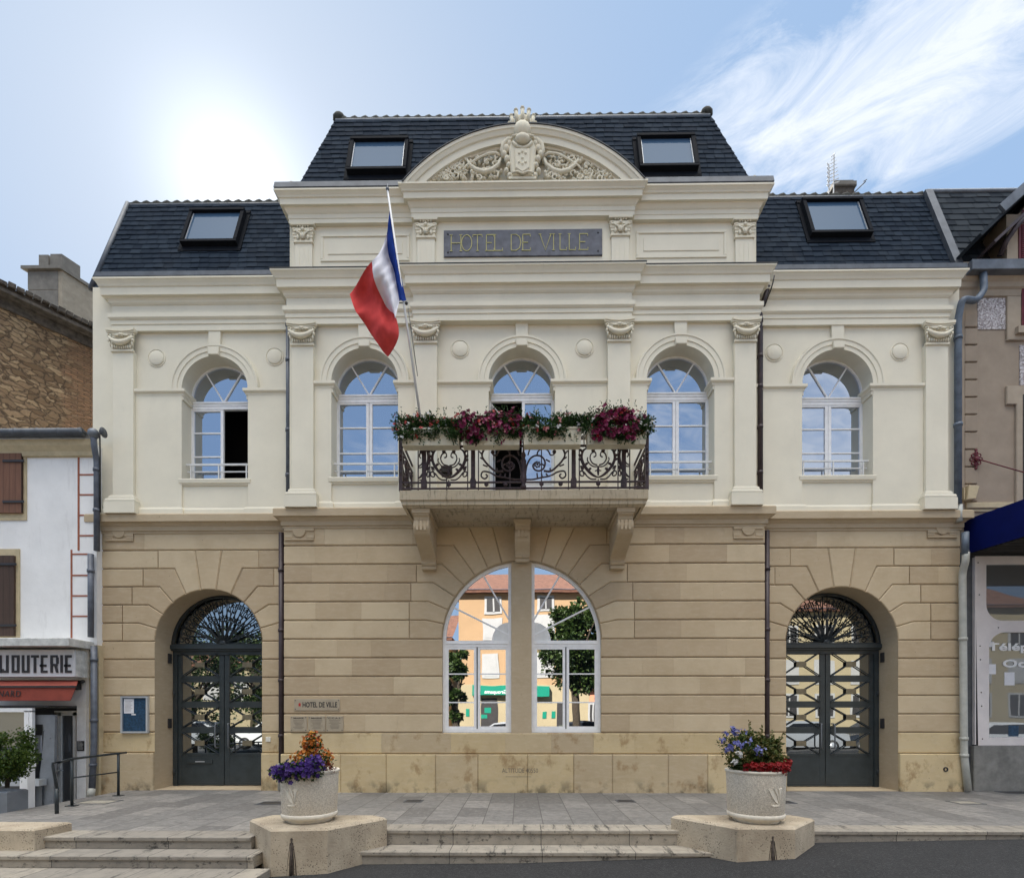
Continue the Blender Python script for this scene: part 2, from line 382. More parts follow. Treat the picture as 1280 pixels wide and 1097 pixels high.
def wall(mb, outer, holes, y, depth=None, rb=None):
    polys = [[Vector((x, z, 0)) for x, z in outer]]+[[Vector((x, z, 0)) for x, z in h] for h in holes]
    flat = [p for q in polys for p in q]
    mb.add([(p.x, y, p.y) for p in flat], tessellate_polygon(polys))
    for k, h in enumerate(holes):
        d = depth[k] if isinstance(depth, list) else depth
        if not d: continue
        n = len(h); vs = [(x, y, z) for x, z in h]+[(x, y+d, z) for x, z in h]
        mb.add(vs, [(i, (i+1) % n, n+(i+1) % n, n+i) for i in range(n)])
def sweep(mb, path, prof, cap=True):
    # profile (p out, z) carried along a plan path (x,y) left to right; outwards is towards the viewer's side
    P = [Vector(p) for p in path]; n = len(P); rows = []
    for i in range(n):
        d0 = (P[i]-P[i-1]).normalized() if i else (P[1]-P[0]).normalized()
        d1 = (P[i+1]-P[i]).normalized() if i < n-1 else d0
        n0 = Vector((d0.y, -d0.x)); n1_ = Vector((d1.y, -d1.x)); m = n0+n1_
        m = m.normalized() if m.length > 1e-6 else n0
        k = 1/max(.3, m.dot(n0)); rows.append((P[i], m*k))
    vs = [(p.x+m.x*o, p.y+m.y*o, z) for p, m in rows for o, z in prof]; q = len(prof)
    fs = [(i*q+j, i*q+j+1, (i+1)*q+j+1, (i+1)*q+j) for i in range(n-1) for j in range(q-1)]
    if cap: fs += [tuple(range(q)), tuple(range((n-1)*q, n*q))]
    mb.add(vs, fs)
def text_mesh(body, size, font_off=0.0, sx=1.0, ext=.004, space=1.0):
    cu_ = bpy.data.curves.new('t', 'FONT'); cu_.body = body; cu_.size = size; cu_.offset = font_off; cu_.extrude = ext
    cu_.align_x = 'CENTER'; cu_.align_y = 'CENTER'; cu_.space_character = space; cu_.resolution_u = 3
    ob = bpy.data.objects.new('t', cu_); C.objects.link(ob)
    dg = bpy.context.evaluated_depsgraph_get(); me = ob.evaluated_get(dg).to_mesh()
    vs = [tuple(v.co) for v in me.vertices]; fs = [tuple(p.vertices) for p in me.polygons]
    ob.evaluated_get(dg).to_mesh_clear(); bpy.data.objects.remove(ob); bpy.data.curves.remove(cu_)
    return [(x*sx, y, z) for x, y, z in vs], fs
def put_text(mb, body, x, y, z, height, width=None, off=0.0, ext=.004, space=1.0, mirror=False, tilt=0):
    vs, fs = text_mesh(body, 1.0, off, 1, ext, space)
    x0 = min(v[0] for v in vs); x1 = max(v[0] for v in vs); z0 = min(v[1] for v in vs); z1 = max(v[1] for v in vs)
    k = height/(z1-z0); kx = (width/(x1-x0)) if width else k; s = -1 if mirror else 1
    mb.add([(x+s*(a-(x0+x1)/2)*kx, y-c*s, z+(b-(z0+z1)/2)*k) for a, b, c in vs], fs)

# ================================================================== GROUND
def road_z(x):
    pts = [(-40, -2.6), (-12, -.95), (-8, -.60), (-5, -.44), (-2.2, -.355), (0, -.33), (2.3, -.25), (3.9, -.15), (6.5, -.10), (12, -.05), (40, .3)]
    for (a, za), (b, zb) in zip(pts, pts[1:]):
        if x <= b: return za+(zb-za)*max(0, (x-a))/(b-a)
    return pts[-1][1]
def grid_sheet(mb, xs, ys, zf):
    vs = [(x, y, zf(x, y)) for y in ys for x in xs]; q = len(xs)
    mb.add(vs, [(j*q+i, j*q+i+1, (j+1)*q+i+1, (j+1)*q+i) for j in range(len(ys)-1) for i in range(q-1)])
m, t, b = newmat('asphalt')
p = pos(t)
c = mixc(t, ramp(t, noise_(t, p, 1.3, 6), [(.35, 0.), (.7, 1.)]), (.015, .0152, .016), (.024, .024, .025))
vz = t.nodes.new('ShaderNodeTexVoronoi'); vz.inputs['Scale'].default_value = 95; t.links.new(p, vz.inputs[0])
c = mixc(t, M_(t, 'MULTIPLY', ramp(t, vz.outputs['Color'], [(.70, 0.), (.95, 1.)]), .5), c, (.085, .085, .085))
c = mixc(t, ramp(t, noise_(t, p, 34, 2), [(.74, 0.), (.77, 1.)]), c, (.22, .21, .20))
c = mixc(t, M_(t, 'MULTIPLY', ramp(t, noise_(t, p, 24, 7, .85), [(.46, 0.), (.62, 1.)]), .5), c, (.012, .012, .013))
c = mixc(t, M_(t, 'MULTIPLY', ramp(t, noise_(t, p, 31, 7, .85), [(.52, 0.), (.62, 1.)]), .45), c, (.09, .09, .09))
t.links.new(c, b.inputs['Base Color']); b.inputs['Roughness'].default_value = .9
bump(t, b, vz.outputs['Distance'], .7, .006)
xs = [-400, -120, -40, -20, -12, -8, -6.5, -5, -3.5, -2.2, -1, 0, 1, 2.3, 3.0, 3.9, 5, 6.5, 9, 12, 20, 40, 120, 400]
mb = MB(); grid_sheet(mb, xs, [-500, -150, -60, -30, -20, -12, -8, -6, -5, -4, -3, -2], lambda x, y: road_z(x))
tag(mb.build('street', 'asphalt'), kind='structure')
mb = MB(); mb.box(-400, 400, -1.9, 900, -3.2, -2.9)
tag(mb.build('ground', 'concrete'), kind='structure')
# paving: slabs laid in courses running towards the facade
m, t, b = newmat('paving')
br = t.nodes.new('ShaderNodeTexBrick'); br.inputs['Scale'].default_value = 1
br.inputs['Brick Width'].default_value = .72; br.inputs['Row Height'].default_value = .42; br.inputs['Mortar Size'].default_value = .007
br.inputs['Color1'].default_value = (.0, .0, .0, 1); br.inputs['Color2'].default_value = (1, 1, 1, 1); br.inputs['Mortar'].default_value = (.0, .0, .0, 1)
br.offset = .37
vv = pos(t, None, (0, 0, radians(90)), (.21, .1, 0)); t.links.new(vv, br.inputs[0])
c = ramp(t, br.outputs['Color'], [(0, (.15, .14, .13)), (.4, (.21, .20, .187)), (.7, (.245, .23, .212)), (1, (.30, .28, .255))])
pn = noise_(t, pos(t), 7, 9, .8)
c = mixc(t, M_(t, 'MULTIPLY', ramp(t, pn, [(.44, 0.), (.58, 1.)]), .55), c, (.10, .098, .095))
c = mixc(t, M_(t, 'MULTIPLY', ramp(t, noise_(t, pos(t, None, None, (5, 2, 1)), 11, 9, .8), [(.52, 0.), (.64, 1.)]), .5), c, (.36, .35, .33))
c = mixc(t, M_(t, 'MULTIPLY', ramp(t, noise_(t, pos(t), 1.2, 5), [(.5, 0.), (.7, 1.)]), .35), c, (.14, .135, .13))
c = mixc(t, M_(t, 'MULTIPLY', br.outputs['Fac'], .8), c, (.075, .07, .065))
t.links.new(c, b.inputs['Base Color']); b.inputs['Roughness'].default_value = .62
bump(t, b, pn, .35, .004)
def pave_z(x, y): return -.25*max(0, -7.95-x) if x < -7.95 else 0.0
mb = MB()
YF = -3.31
def front_y(x): return -3.75 if x < -3.2 else YF
pxs = [-14, -11, -10, -9.5, -9, -8.5, -8.2, -7.95, -7, -5.9]
grid_sheet(mb, pxs, [-3.4, -3, -2, -1, 0, .9, 2.5], pave_z)
grid_sheet(mb, [-5.9, -5, -4, -3.3], [-3.75, -3, -2, -1, 0, .9], pave_z)
grid_sheet(mb, [-3.3, -2, 0, 2, 3.7], [YF, -2, -1, 0, .9], pave_z)
grid_sheet(mb, [3.7, 5, 7, 9, 14], [YF, -2, -1, 0, .9], pave_z)
tag(mb.build('pavement', 'paving'), kind='structure')
# steps
m, t, b = newmat('step_stone')
p = pos(t)
br = t.nodes.new('ShaderNodeTexBrick'); br.inputs['Scale'].default_value = 1; br.inputs['Brick Width'].default_value = 1.15
br.inputs['Row Height'].default_value = 3; br.inputs['Mortar Size'].default_value = .005
br.inputs['Color1'].default_value = (.36, .32, .26, 1); br.inputs['Color2'].default_value = (.26, .235, .20, 1); br.inputs['Mortar'].default_value = (.06, .055, .05, 1)
t.links.new(pos(t, (1, .0, .0), None, (.3, .4, .5)), br.inputs[0])
c = mixc(t, M_(t, 'MULTIPLY', ramp(t, noise_(t, p, 6, 6, .7), [(.45, 0.), (.65, 1.)]), .45), br.outputs['Color'], (.15, .14, .125))
s = t.nodes.new('ShaderNodeSeparateXYZ'); t.links.new(p, s.inputs[0])
c = mixc(t, ramp(t, noise_(t, pos(t, (7, 1, 9)), 1.2, 7, .8), [(.54, 0.), (.62, .85)]), c, (.035, .033, .03))
t.links.new(c, b.inputs['Base Color']); b.inputs['Roughness'].default_value = .8; bump(t, b, noise_(t, p, 14, 6), .5, .006)
def step_run(mb, x0, x1, y, zt, zb, back):
    # slab with a slightly overhanging rounded nosing
    mb.hprism([(x0, y-.02), (x1, y-.02), (x1, back), (x0, back)], zt-.045, zt, .008)
    mb.box(x0, x1, y, back-.01, zb, zt-.046)
mb = MB()
step_run(mb, -1.95, 2.2, YF, .004, -.19, YF+.35)
step_run(mb, -2.1, 2.42, -3.66, -.19, -.60, YF-.002)
step_run(mb, -5.93, -3.3, -3.75, .004, -.14, -3.4)
step_run(mb, -8.5, -3.1, -4.08, -.14, -.28, -3.752)
step_run(mb, -9.5, -2.9, -4.44, -.28, -.9, -4.082)
step_run(mb, 3.55, 14, YF, .004, -.5, YF+.35)
tag(mb.build('steps', 'step_stone'), kind='structure')

# ================================================================== TOWN HALL
hall = thing('town_hall', 'cream and sandstone town hall with slate mansard roof and flower-decked balcony', 'town hall', (0, 0, 0))
# plan measures
LW0, LW1 = X(122, YW), X(352, YW)          # left wing ground floor
CB0, CB1 = X(355), X(956)                   # middle block
RW0, RW1 = X(957, YW), X(1200, YW)
LZ = [1.168+.3665*k for k in range(11)]     # course joints, top one 4.833
ZTOP = 5.20
def stones(mb, x0, x1, z0, z1, yf, rnd):
    # one course between x0 and x1 cut in stones; horizontal edges chamfered, vertical joints tight
    x = x0
    while x < x1-.02:
        wd = rnd.uniform(.55, 1.15)
        xe = x+wd
        if x1-xe < .35: xe = x1
        g = .0008; c = .022
        a, b_ = x+g, xe-g; zl, zh = z0+.004, z1-.004
        vs = [(a, yf+.026, zl), (b_, yf+.026, zl), (a, yf, zl+c), (b_, yf, zl+c), (a, yf, zh-c), (b_, yf, zh-c), (a, yf+.026, zh), (b_, yf+.026, zh)]
        mb.add(vs, [(0, 1, 3, 2), (2, 3, 5, 4), (4, 5, 7, 6), (0, 2, 4, 6), (1, 7, 5, 3)])
        x = xe
def block(mb, poly, yf):
    o = inset(poly, .003); i_ = inset(poly, .022); n = len(poly)
    mb.add([(x, yf, z) for x, z in i_]+[(x, yf+.022, z) for x, z in o],
           [tuple(range(n))]+[(k, (k+1) % n, n+(k+1) % n, n+k) for k in range(n)])
def rustic(name, x0, x1, yf, cx, r, zs, angs, depth, cuts, zb_open, seed):
    rnd = random.Random(seed)
    mb = MB(); back = MB()
    hole = arch_outline(cx, r+.003, zb_open, zs)
    wall(back, [(x0+.004, 0), (x1-.004, 0), (x1-.004, ZTOP), (x0+.004, ZTOP)] if zb_open > 0 else
         [(x0+.004, 0), (cx-r-.003, 0)]+[(cx-r-.003, zs)]+arcpts(cx, zs, r+.003, pi, 0, 28)[1:]+[(cx+r+.003, 0), (x1-.004, 0), (x1-.004, ZTOP), (x0+.004, ZTOP)],
         [hole] if zb_open > 0 else [], yf+.022)
    # reveal
    o2 = [(cx-r, zb_open), (cx-r, zs)]+arcpts(cx, zs, r, pi, 0, 28)[1:]+[(cx+r, zb_open)]
    n = len(o2); rv = MB()
    rv.add([(x, yf+.004, z) for x, z in o2]+[(x, yf+depth, z) for x, z in o2], [(i, i+1, n+i+1, n+i) for i in range(n-1)])
    if zb_open > 0: rv.box(cx-r, cx+r, yf+.03, yf+depth, zb_open-.03, zb_open)
    # stones below the springing
    for k in range(len(LZ)-1):
        if LZ[k+1] <= zs+.1:
            for a, b_ in ((x0, cx-r), (cx+r, x1)): stones(mb, a, b_, LZ[k], LZ[k+1], yf, rnd)
    kk = [k for k in range(len(LZ)) if LZ[k] > zs-.1]       # first joint is at the springing
    J = [(0.0, LZ[kk[0]])]
    zl = [LZ[k] for k in kk[1:]]
    for i, a in enumerate(angs): J.append((a, zl[i] if i < len(zl) else ZTOP))
    for sgn in (-1, 1):
        xo = x0 if sgn < 0 else x1
        for i in range(len(J)-1):
            (a0, z0), (a1, z1) = J[i], J[i+1]
            def Bp(a, z):
                if a <= 0.001: return (cx+sgn*r, z)
                R = (z-zs)/sin(a); return (cx+sgn*R*cos(a), z)
            def Ip(a): return (cx+sgn*r*cos(a), zs+r*sin(a))
            B0 = Bp(a0, z0); B1 = Bp(a1, z1)
            arc = [Ip(a0+(a1-a0)*q/4) for q in range(5)]
            if i == 0: arc[0] = (cx+sgn*r, z0)
            if z1 > z0+.01:
                ex = min(abs(xo-cx), max(abs(B0[0]-cx), abs(B1[0]-cx))+.34)
                poly = arc+[B1, (cx+sgn*ex, z1), (cx+sgn*ex, z0)]+([B0] if i else [])
                if abs(xo-cx)-ex > .05:
                    a, b_ = sorted((xo, cx+sgn*ex)); stones(mb, a, b_, z0, z1, yf, rnd)
            else: poly = arc+[B1, B0]
            block(mb, poly, yf)
    aL, zL = J[-1]
    Rk = (zL-zs)/sin(aL)
    ktop = [(cx-Rk*cos(aL), zL), (cx+Rk*cos(aL), zL)]
    ka = arcpts(cx, zs, r, aL, pi-aL, 6)
    block(mb, ka+ktop, yf)
    if zL < ZTOP-.05: stones(mb, x0, x1, zL, ZTOP, yf, rnd)
    elif LZ[-1] < ZTOP:
        z = LZ[-1]
        # frieze course left and right of the fan
        a_ = [a for (a, zz_) in J if abs(zz_-z) < .01][0]; R = (z-zs)/sin(a_)
    back.build('stone_backing', 'joint', hall); mb.build('stone_wall', 'sandstone', hall); rv.build('arch_reveal', 'trim_stone', hall)
    # low courses
    spans = [(x0, cx-r), (cx+r, x1)] if zb_open < .1 else [(x0, x1)]
    for a, b_ in spans:
        lo = MB()
        stones(lo, a, b_, .75, LZ[0], yf, rnd)
        x = a-(.05 if a == x0 else 0); e = b_+(.05 if b_ == x1 else 0)
        while x < e-.02:
            xe = x+rnd.uniform(.7, 1.3)
            if e-xe < .45: xe = e
            lo.prism([(x+.002, -.25), (xe-.002, -.25), (xe-.002, .745), (x+.002, .745)], yf-.05, yf+.2, .014)
            x = xe
        lo.build('plinth', 'plinth_stone', hall)
import random as _r
LCX, LR = -6.285, 1.09; RCX, RR = 6.40, 1.105; ZS = 2.95
LZ_S = 3.0
A11 = [radians(16.4*k+8.2-0.0) for k in range(5)]    # 8.2? joints at 16.4 spacing counted from the springing
A11 = [radians(v) for v in (16.4, 32.7, 49.1, 65.5, 81.8)]
A17 = [radians(v) for v in (12, 22.6, 33.2, 43.8, 54.4, 65, 75.6)]
CCX, CR, CZS = .03, 1.553, 2.97
rustic('l', LW0, LW1, YW, LCX, LR, ZS, A11, .60, None, 0.0, 3)
rustic('r', RW0, RW1, YW, RCX, RR, ZS, A11, .60, None, 0.0, 5)
rustic('c', CB0, CB1, 0.0, CCX, CR, CZS, A17, .16, None, LZ[0]-.02, 9)
# returns of the middle block beyond the wings, and outer flanks
for q in ((CB0+.002, CB0+.05, .025, YW+.3, 0, ZTOP), (CB1-.05, CB1-.002, .025, YW+.3, 0, ZTOP), (LW0+.003, LW0+.05, YW+.025, 6, -.6, ZTOP), (RW1-.05, RW1-.003, YW+.025, 6, -.3, ZTOP)):
    mb = MB(); mb.box(*q); mb.build('flank_wall', 'trim_stone', hall)
# middle pier between the two half-round ground-floor windows
PX0, PX1 = X(639), X(664.5)
mb = MB(); mb.prism([(PX0, LZ[0]-.02), (PX1, LZ[0]-.02), (PX1, 4.505), (PX0, 4.505)], .012, .30, .006)
mb.build('window_pier', 'trim_stone', hall)
# thresholds
for cx, r in ((LCX, LR), (RCX, RR)): mb = MB(); mb.box(cx-r, cx+r, YW+.0, YW+.75, -.01, .012); mb.build('threshold', 'trim_stone', hall)
# carved words under the pier
mb = MB(); xx = X(650, -.05)
put_text(mb, 'ALTITUDE 40550', xx, -.0505, Z(962.5, -.05), .085, .70, ext=.001)
mb.box(X(632, -.05), X(664, -.05), -.0515, -.0495, Z(970.5, -.05), Z(970.0, -.05))
o = mb.build('carved_inscription', 'faint_ink', hall)
# string course
PROF_STR = [(-.02, 5.17), (.02, 5.17), (.02, 5.215), (.045, 5.215), (.045, 5.30), (.06, 5.31), (.09, 5.345), (.12, 5.36), (.15, 5.365), (.15, 5.50), (.135, 5.52), (-.15, 5.53)]
mb = MB(); sweep(mb, [(CB0, YW+.3), (CB0, 0), (CB1, 0), (CB1, YW+.3)], PROF_STR)
mb.build('string_course', 'trim_stone', hall)
for a, b_ in ((LW0, CB0-.16), (CB1+.16, RW1)):
    mb = MB()
    if a < 0: path = [(a, YW+.5), (a, YW), (CB0-.002, YW)]
    else: path = [(CB1+.002, YW), (RW1, YW), (RW1, YW+.5)]
    sweep(mb, path, PROF_STR); mb.build('string_course', 'trim_stone', hall)
# little shield blocks under the string course
def shield(cx, yf):
    mb = MB()
    w2 = .29; zt = 5.165; zb = Z(674.5, yf)
    mb.prism([(cx-w2, zt-.05), (cx+w2, zt-.05), (cx+w2, zt), (cx-w2, zt)], yf-.025, yf)
    mb.prism([(cx-w2, zb+.05), (cx-.14, zb+.05), (cx-.14, zb+.11), (cx-w2, zb+.11)], yf-.018, yf, .005)
    mb.prism([(cx+.14, zb+.05), (cx+w2, zb+.05), (cx+w2, zb+.11), (cx+.14, zb+.11)], yf-.018, yf, .005)
    mb.prism([(cx-w2, zb), (cx+w2, zb), (cx+w2, zb+.04), (cx-w2, zb+.04)], yf-.03, yf, .006)
    mb.prism([(cx-w2, zb+.04), (cx+w2, zb+.04), (cx+w2, zt), (cx-w2, zt)], yf-.008, yf)
    mb.prism([(cx-.13, zb+.22)]+arcpts(cx, zb+.19, .13, pi, 2*pi, 12)+[(cx+.13, zb+.22)], yf-.035, yf, .008)
    mb.build('carved_bracket', 'trim_stone', hall)
shield(X(149.5, YW), YW); shield(X(374.5), 0); shield(X(935), 0); shield(X(1177, YW), YW)

# ---------------- first floor walls
ZB1, ZT1 = 5.50, 9.22
def window_set(px, pleft, pright, yf, spring):
    c = (X(pleft, yf)+X(pright, yf))/2; r = (X(pright, yf)-X(pleft, yf))/2; return c, r
WIN = []   # cx, r, yf, zs, zbot, kind
c, r = window_set(0, 228.7, 311, YW, 0); WIN.append([c, r, YW, 8.05, Z(597, YW), 'left'])
c, r = window_set(0, 415, 498, 0, 0); WIN.append([c, r, 0, 8.02, Z(596, 0), 'plain'])
c, r = window_set(0, 611, 693.5, 0, 0); WIN.append([c, r, 0, 8.02, ZB1+.02, 'balcony'])
c, r = window_set(0, 808, 892, 0, 0); WIN.append([c, r, 0, 8.02, Z(596, 0), 'plain'])
c, r = window_set(0, 1001.4, 1089.5, YW, 0); WIN.append([c, r, YW, 8.05, Z(597, YW), 'plain'])
CU0, CU1 = X(362), X(945.5)
LU0, LU1 = X(116, YW), CU0+.01
RU0, RU1 = CU1-.01, X(1199, YW)
RV = .32
def upper_wall(x0, x1, yf, wins, z1):
    mb = MB()
    holes = [arch_outline(w_[0], w_[1], w_[4], w_[3]) for w_ in wins]
    wall(mb, [(x0, ZB1), (x1, ZB1), (x1, z1), (x0, z1)], holes, yf, RV)
    return mb
mb = upper_wall(LU0, LU1, YW, WIN[:1], 10.15); mb.box(LU0, LU0+.05, YW+.01, 5, ZB1, 9.9)
mb.build('stucco_wall', 'stucco', hall)
mb = upper_wall(RU0, RU1, YW, WIN[4:], 10.15); mb.box(RU1-.05, RU1, YW+.01, 5, ZB1, 9.9)
mb.build('stucco_wall', 'stucco', hall)
mb = upper_wall(CU0, CU1, 0, WIN[1:4], 9.22)
mb.box(CU0, CU0+.05, .01, 3, ZB1, 12); mb.box(CU1-.05, CU1, .01, 3, ZB1, 12)
mb.build('stucco_wall', 'stucco', hall)
# dark rooms behind the openings
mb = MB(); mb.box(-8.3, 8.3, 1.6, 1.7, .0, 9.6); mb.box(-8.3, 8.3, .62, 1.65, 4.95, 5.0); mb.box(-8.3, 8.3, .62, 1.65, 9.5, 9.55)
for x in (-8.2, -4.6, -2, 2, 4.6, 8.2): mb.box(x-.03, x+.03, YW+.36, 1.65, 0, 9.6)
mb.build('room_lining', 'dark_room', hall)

# pilasters
def capital(cx, w_, yf, zb, zt, parent):
    mb = MB(); h = zt-zb; a = w_/2
    # necking ring
    mb.box(cx-a-.03, cx+a+.03, yf-.03, yf+.02, zb, zb+.05, .008)
    # bell flaring outwards
    n = 6
    for k in range(n):
        f0 = k/n; f1 = (k+1)/n; e = .005+.05*f0**1.5
        mb.box(cx-a-e, cx+a+e, yf-e, yf+.02, zb+.05+(h-.12)*f0, zb+.05+(h-.12)*f1+.001)
    # leaves round the bell
    for k in range(9):
        x = cx-a+.02+(2*a-.04)*k/8
        mb.ball((x, yf-.03, zb+.09), (.020, .022, .045), 6, 5)
        mb.ball((x+.018, yf-.034, zb+.15), (.013, .016, .024), 6, 4)
    # garland hanging in a deep curve between the corners
    P = []; R = []
    for k in range(15):
        u = -1+2*k/14; P.append((cx+u*(a+.045), yf-.055-.02*(1-u*u), zb+h*.62-.30*h*(1-u*u))); R.append(.022+.030*(1-u*u))
    mb.tube(P, R, 8)
    # rosette
    mb.ball((cx, yf-.06, zb+h*.70), (.035, .03, .03), 8, 6)
    for q in range(6): mb.ball((cx+.045*cos(q*pi/3), yf-.05, zb+h*.70+.032*sin(q*pi/3)), (.02, .018, .016), 6, 4)
    for sg in (-1, 1):
        mb.ball((cx+sg*.09, yf-.05, zb+h*.68), (.055, .018, .02), 8, 5)
        # corner volutes
        mb.tube([(cx+sg*(a+.035+.035*cos(q*.55)*(1-q*.07)), yf-.05, zb+h*.66+.045*sin(q*.55)*(1-q*.07)) for q in range(12)], .013, 6)
        mb.ball((cx+sg*(a+.045), yf-.05, zb+h*.45), (.026, .03, .035), 7, 5)
        mb.tube([(cx+sg*(a+.03), yf-.045, zb+h*.40), (cx+sg*(a+.02), yf-.04, zb+h*.18)], [.02, .008], 6)
    # hollow-sided abacus
    top = []; 
    for k in range(9):
        u = -1+2*k/8; top.append((cx+u*(a+.085), yf-.095-.0+.035*(1-u*u)))
    mb.hprism(top+[(cx+a+.085, yf+.02), (cx-a-.085, yf+.02)], zt-.065, zt-.004, .012)
    top2 = [(x, y+.018) for x, y in top]; mb.hprism(top2+[(cx+a+.07, yf+.02), (cx-a-.07, yf+.02)], zt-.095, zt-.066)
    return mb.build('capital', 'relief_stucco', parent)
def pilaster(pl, pr, yf, cb=436, ct=404, zt=9.12, dz=0, stem=.10):
    yp = yf-stem
    x0, x1 = X(pl, yp), X(pr, yp); cx = (x0+x1)/2; w_ = x1-x0
    zcb = zt-.45
    mb = MB()
    mb.prism([(x0, 5.52), (x1, 5.52), (x1, zcb+.03), (x0, zcb+.03)], yp, yf+.02, .006)
    ob = mb.build('pilaster', 'stucco', hall)
    bs = MB()
    prof = [(0, 5.52), (.10, 5.52), (.10, 5.74), (.085, 5.75), (.09, 5.78), (.08, 5.81), (.05, 5.83), (.045, 5.87), (.02, 5.90), (0, 5.905)]
    sweep(bs, [(x0, yf+.02), (x0, yp), (x1, yp), (x1, yf+.02)], prof); bs.build('pilaster_base', 'stucco', ob)
    capital(cx, w_-.03, yp, zcb, zt, ob)
    return x0, x1
PIL = []
for pl, pr, yf, zt in ((140.5, 166.5, YW, 9.21), (364.5, 391.5, 0, 9.12), (518.5, 546, -.03, 9.12), (760, 788, -.03, 9.12), (918.5, 945, 0, 9.12), (1157.5, 1185.5, YW, 9.21)):
    PIL.append(pilaster(pl, pr, yf, zt=zt))
# base moulding, imposts, piers beside the windows
def band(mb, a, b_, yf, prof, ret=.0):
    sweep(mb, [(a, yf+.01), (a, yf), (b_, yf), (b_, yf+.01+ret)], prof)
IMP = lambda z: [(0, z-.20), (.03, z-.20), (.03, z-.13), (.045, z-.12), (.045, z-.09), (.07, z-.07), (.085, z-.055), (.085, z-.005), (0, z)]
BAS = [(0, 5.50), (.05, 5.50), (.05, 5.63), (.04, 5.655), (.02, 5.68), (0, 5.69)]
def bay(xa, xb, win, yf):
    cx, r, _, zs, zb, kind = win
    for a, b_ in ((xa, cx-r), (cx+r, xb)):
        if b_-a < .03: continue
        mb = MB(); mb.prism([(a, 5.60), (b_, 5.60), (b_, zs-.10), (a, zs-.10)], yf-.04, yf+.0, .005)
        mb.build('window_pier', 'stucco', hall)
    for a, b_, sd in ((xa, cx-r, 1), (cx+r, xb, -1)):
        if b_-a < .03: continue
        # impost returns into the reveal
        ms = MB()
        if sd == 1: sweep(ms, [(a, yf), (b_, yf), (b_, yf+RV-.02)], IMP(zs))
        else: sweep(ms, [(a, yf+RV-.02), (a, yf), (b_, yf)], IMP(zs))
        ms.build('impost_moulding', 'stucco', hall)
        ms = MB(); sweep(ms, [(a, yf-.04), (b_, yf-.04), (b_, yf)] if sd == 1 else [(a, yf), (a, yf-.04), (b_, yf-.04)], BAS)
        ms.build('base_moulding', 'stucco', hall)
    if kind != 'balcony': ms = MB(); sweep(ms, [(cx-r, yf), (cx+r, yf)], BAS); ms.build('base_moulding', 'stucco', hall)
    # archivolt
    ar = MB()
    prof = [(r, .0), (r, -.045), (r+.085, -.045), (r+.09, -.060), (r+.17, -.060), (r+.185, -.075), (r+.215, -.075), (r+.225, -.03), (r+.235, .0)]
    n = 30; q = len(prof); vs = []
    for i in range(n+1):
        a = pi-pi*i/n; vs += [(cx+pr*cos(a), yf+py_, zs+pr*sin(a)) for pr, py_ in prof]
    ar.add(vs, [(i*q+j, i*q+j+1, (i+1)*q+j+1, (i+1)*q+j) for i in range(n) for j in range(q-1)]+[tuple(range(q)), tuple(range(n*q, n*q+q))], False)
    ar.build('archivolt', 'stucco', hall)
    # keystone running up to the architrave
    ks = MB(); zt = 9.12 if yf < .1 else 9.21
    ks.prism([(cx-.115, zt-.33), (cx+.115, zt-.33), (cx+.125, zt+.01), (cx-.125, zt+.01)], yf-.055, yf, .006)
    ks.build('keystone', 'stucco', hall); ks = MB()
    ks.prism([(cx-.105, zs+r-.01), (cx+.105, zs+r-.01), (cx+.12, zt-.335), (cx-.12, zt-.335)], yf-.10, yf, .012)
    ks.build('keystone', 'stucco', hall)
    if kind != 'balcony':
        sl = MB(); sweep(sl, [(cx-r-.0, yf+.02), (cx-r-.0, yf), (cx+r+.0, yf), (cx+r+.0, yf+.02)], [(0, zb-.13), (.02, zb-.13), (.03, zb-.10), (.05, zb-.09), (.06, zb-.02), (.05, zb-.003), (-RV+.02, zb)])
        sl.build('window_sill', 'stucco', hall)
bay(PIL[0][1]+.0, CU0-.02, WIN[0], YW)
bay(PIL[1][1], PIL[2][0], WIN[1], 0)
bay(PIL[2][1], PIL[3][0], WIN[2], 0)
bay(PIL[3][1], PIL[4][0], WIN[3], 0)
bay(CU1+.02, PIL[5][0], WIN[4], YW)
mb = MB(); band(mb, LU0, PIL[0][0]-.1, YW, BAS); mb.build('base_moulding', 'stucco', hall)
# roundels
for px, py, yf in ((196, 447.7, YW), (343.5, 446, YW), (575, 436.6, 0), (730.6, 435, 0), (967.5, 441, YW), (1124.6, 440, YW)):
    x, z = W(px, py, yf); mb = MB()
    vs = []; prof = [(.185, 0), (.182, -.012), (.172, -.014), (.164, -.002), (.150, -.002), (.146, -.020), (.12, -.030), (.06, -.042), (.0001, -.046)]
    n = 28
    for r, y in prof: vs += [(x+r*cos(2*pi*j/n), yf+y, z+r*sin(2*pi*j/n)) for j in range(n)]
    mb.add(vs, [(i*n+j, i*n+(j+1) % n, (i+1)*n+(j+1) % n, (i+1)*n+j) for i in range(len(prof)-1) for j in range(n)])
    mb.build('roundel', 'stucco', hall)

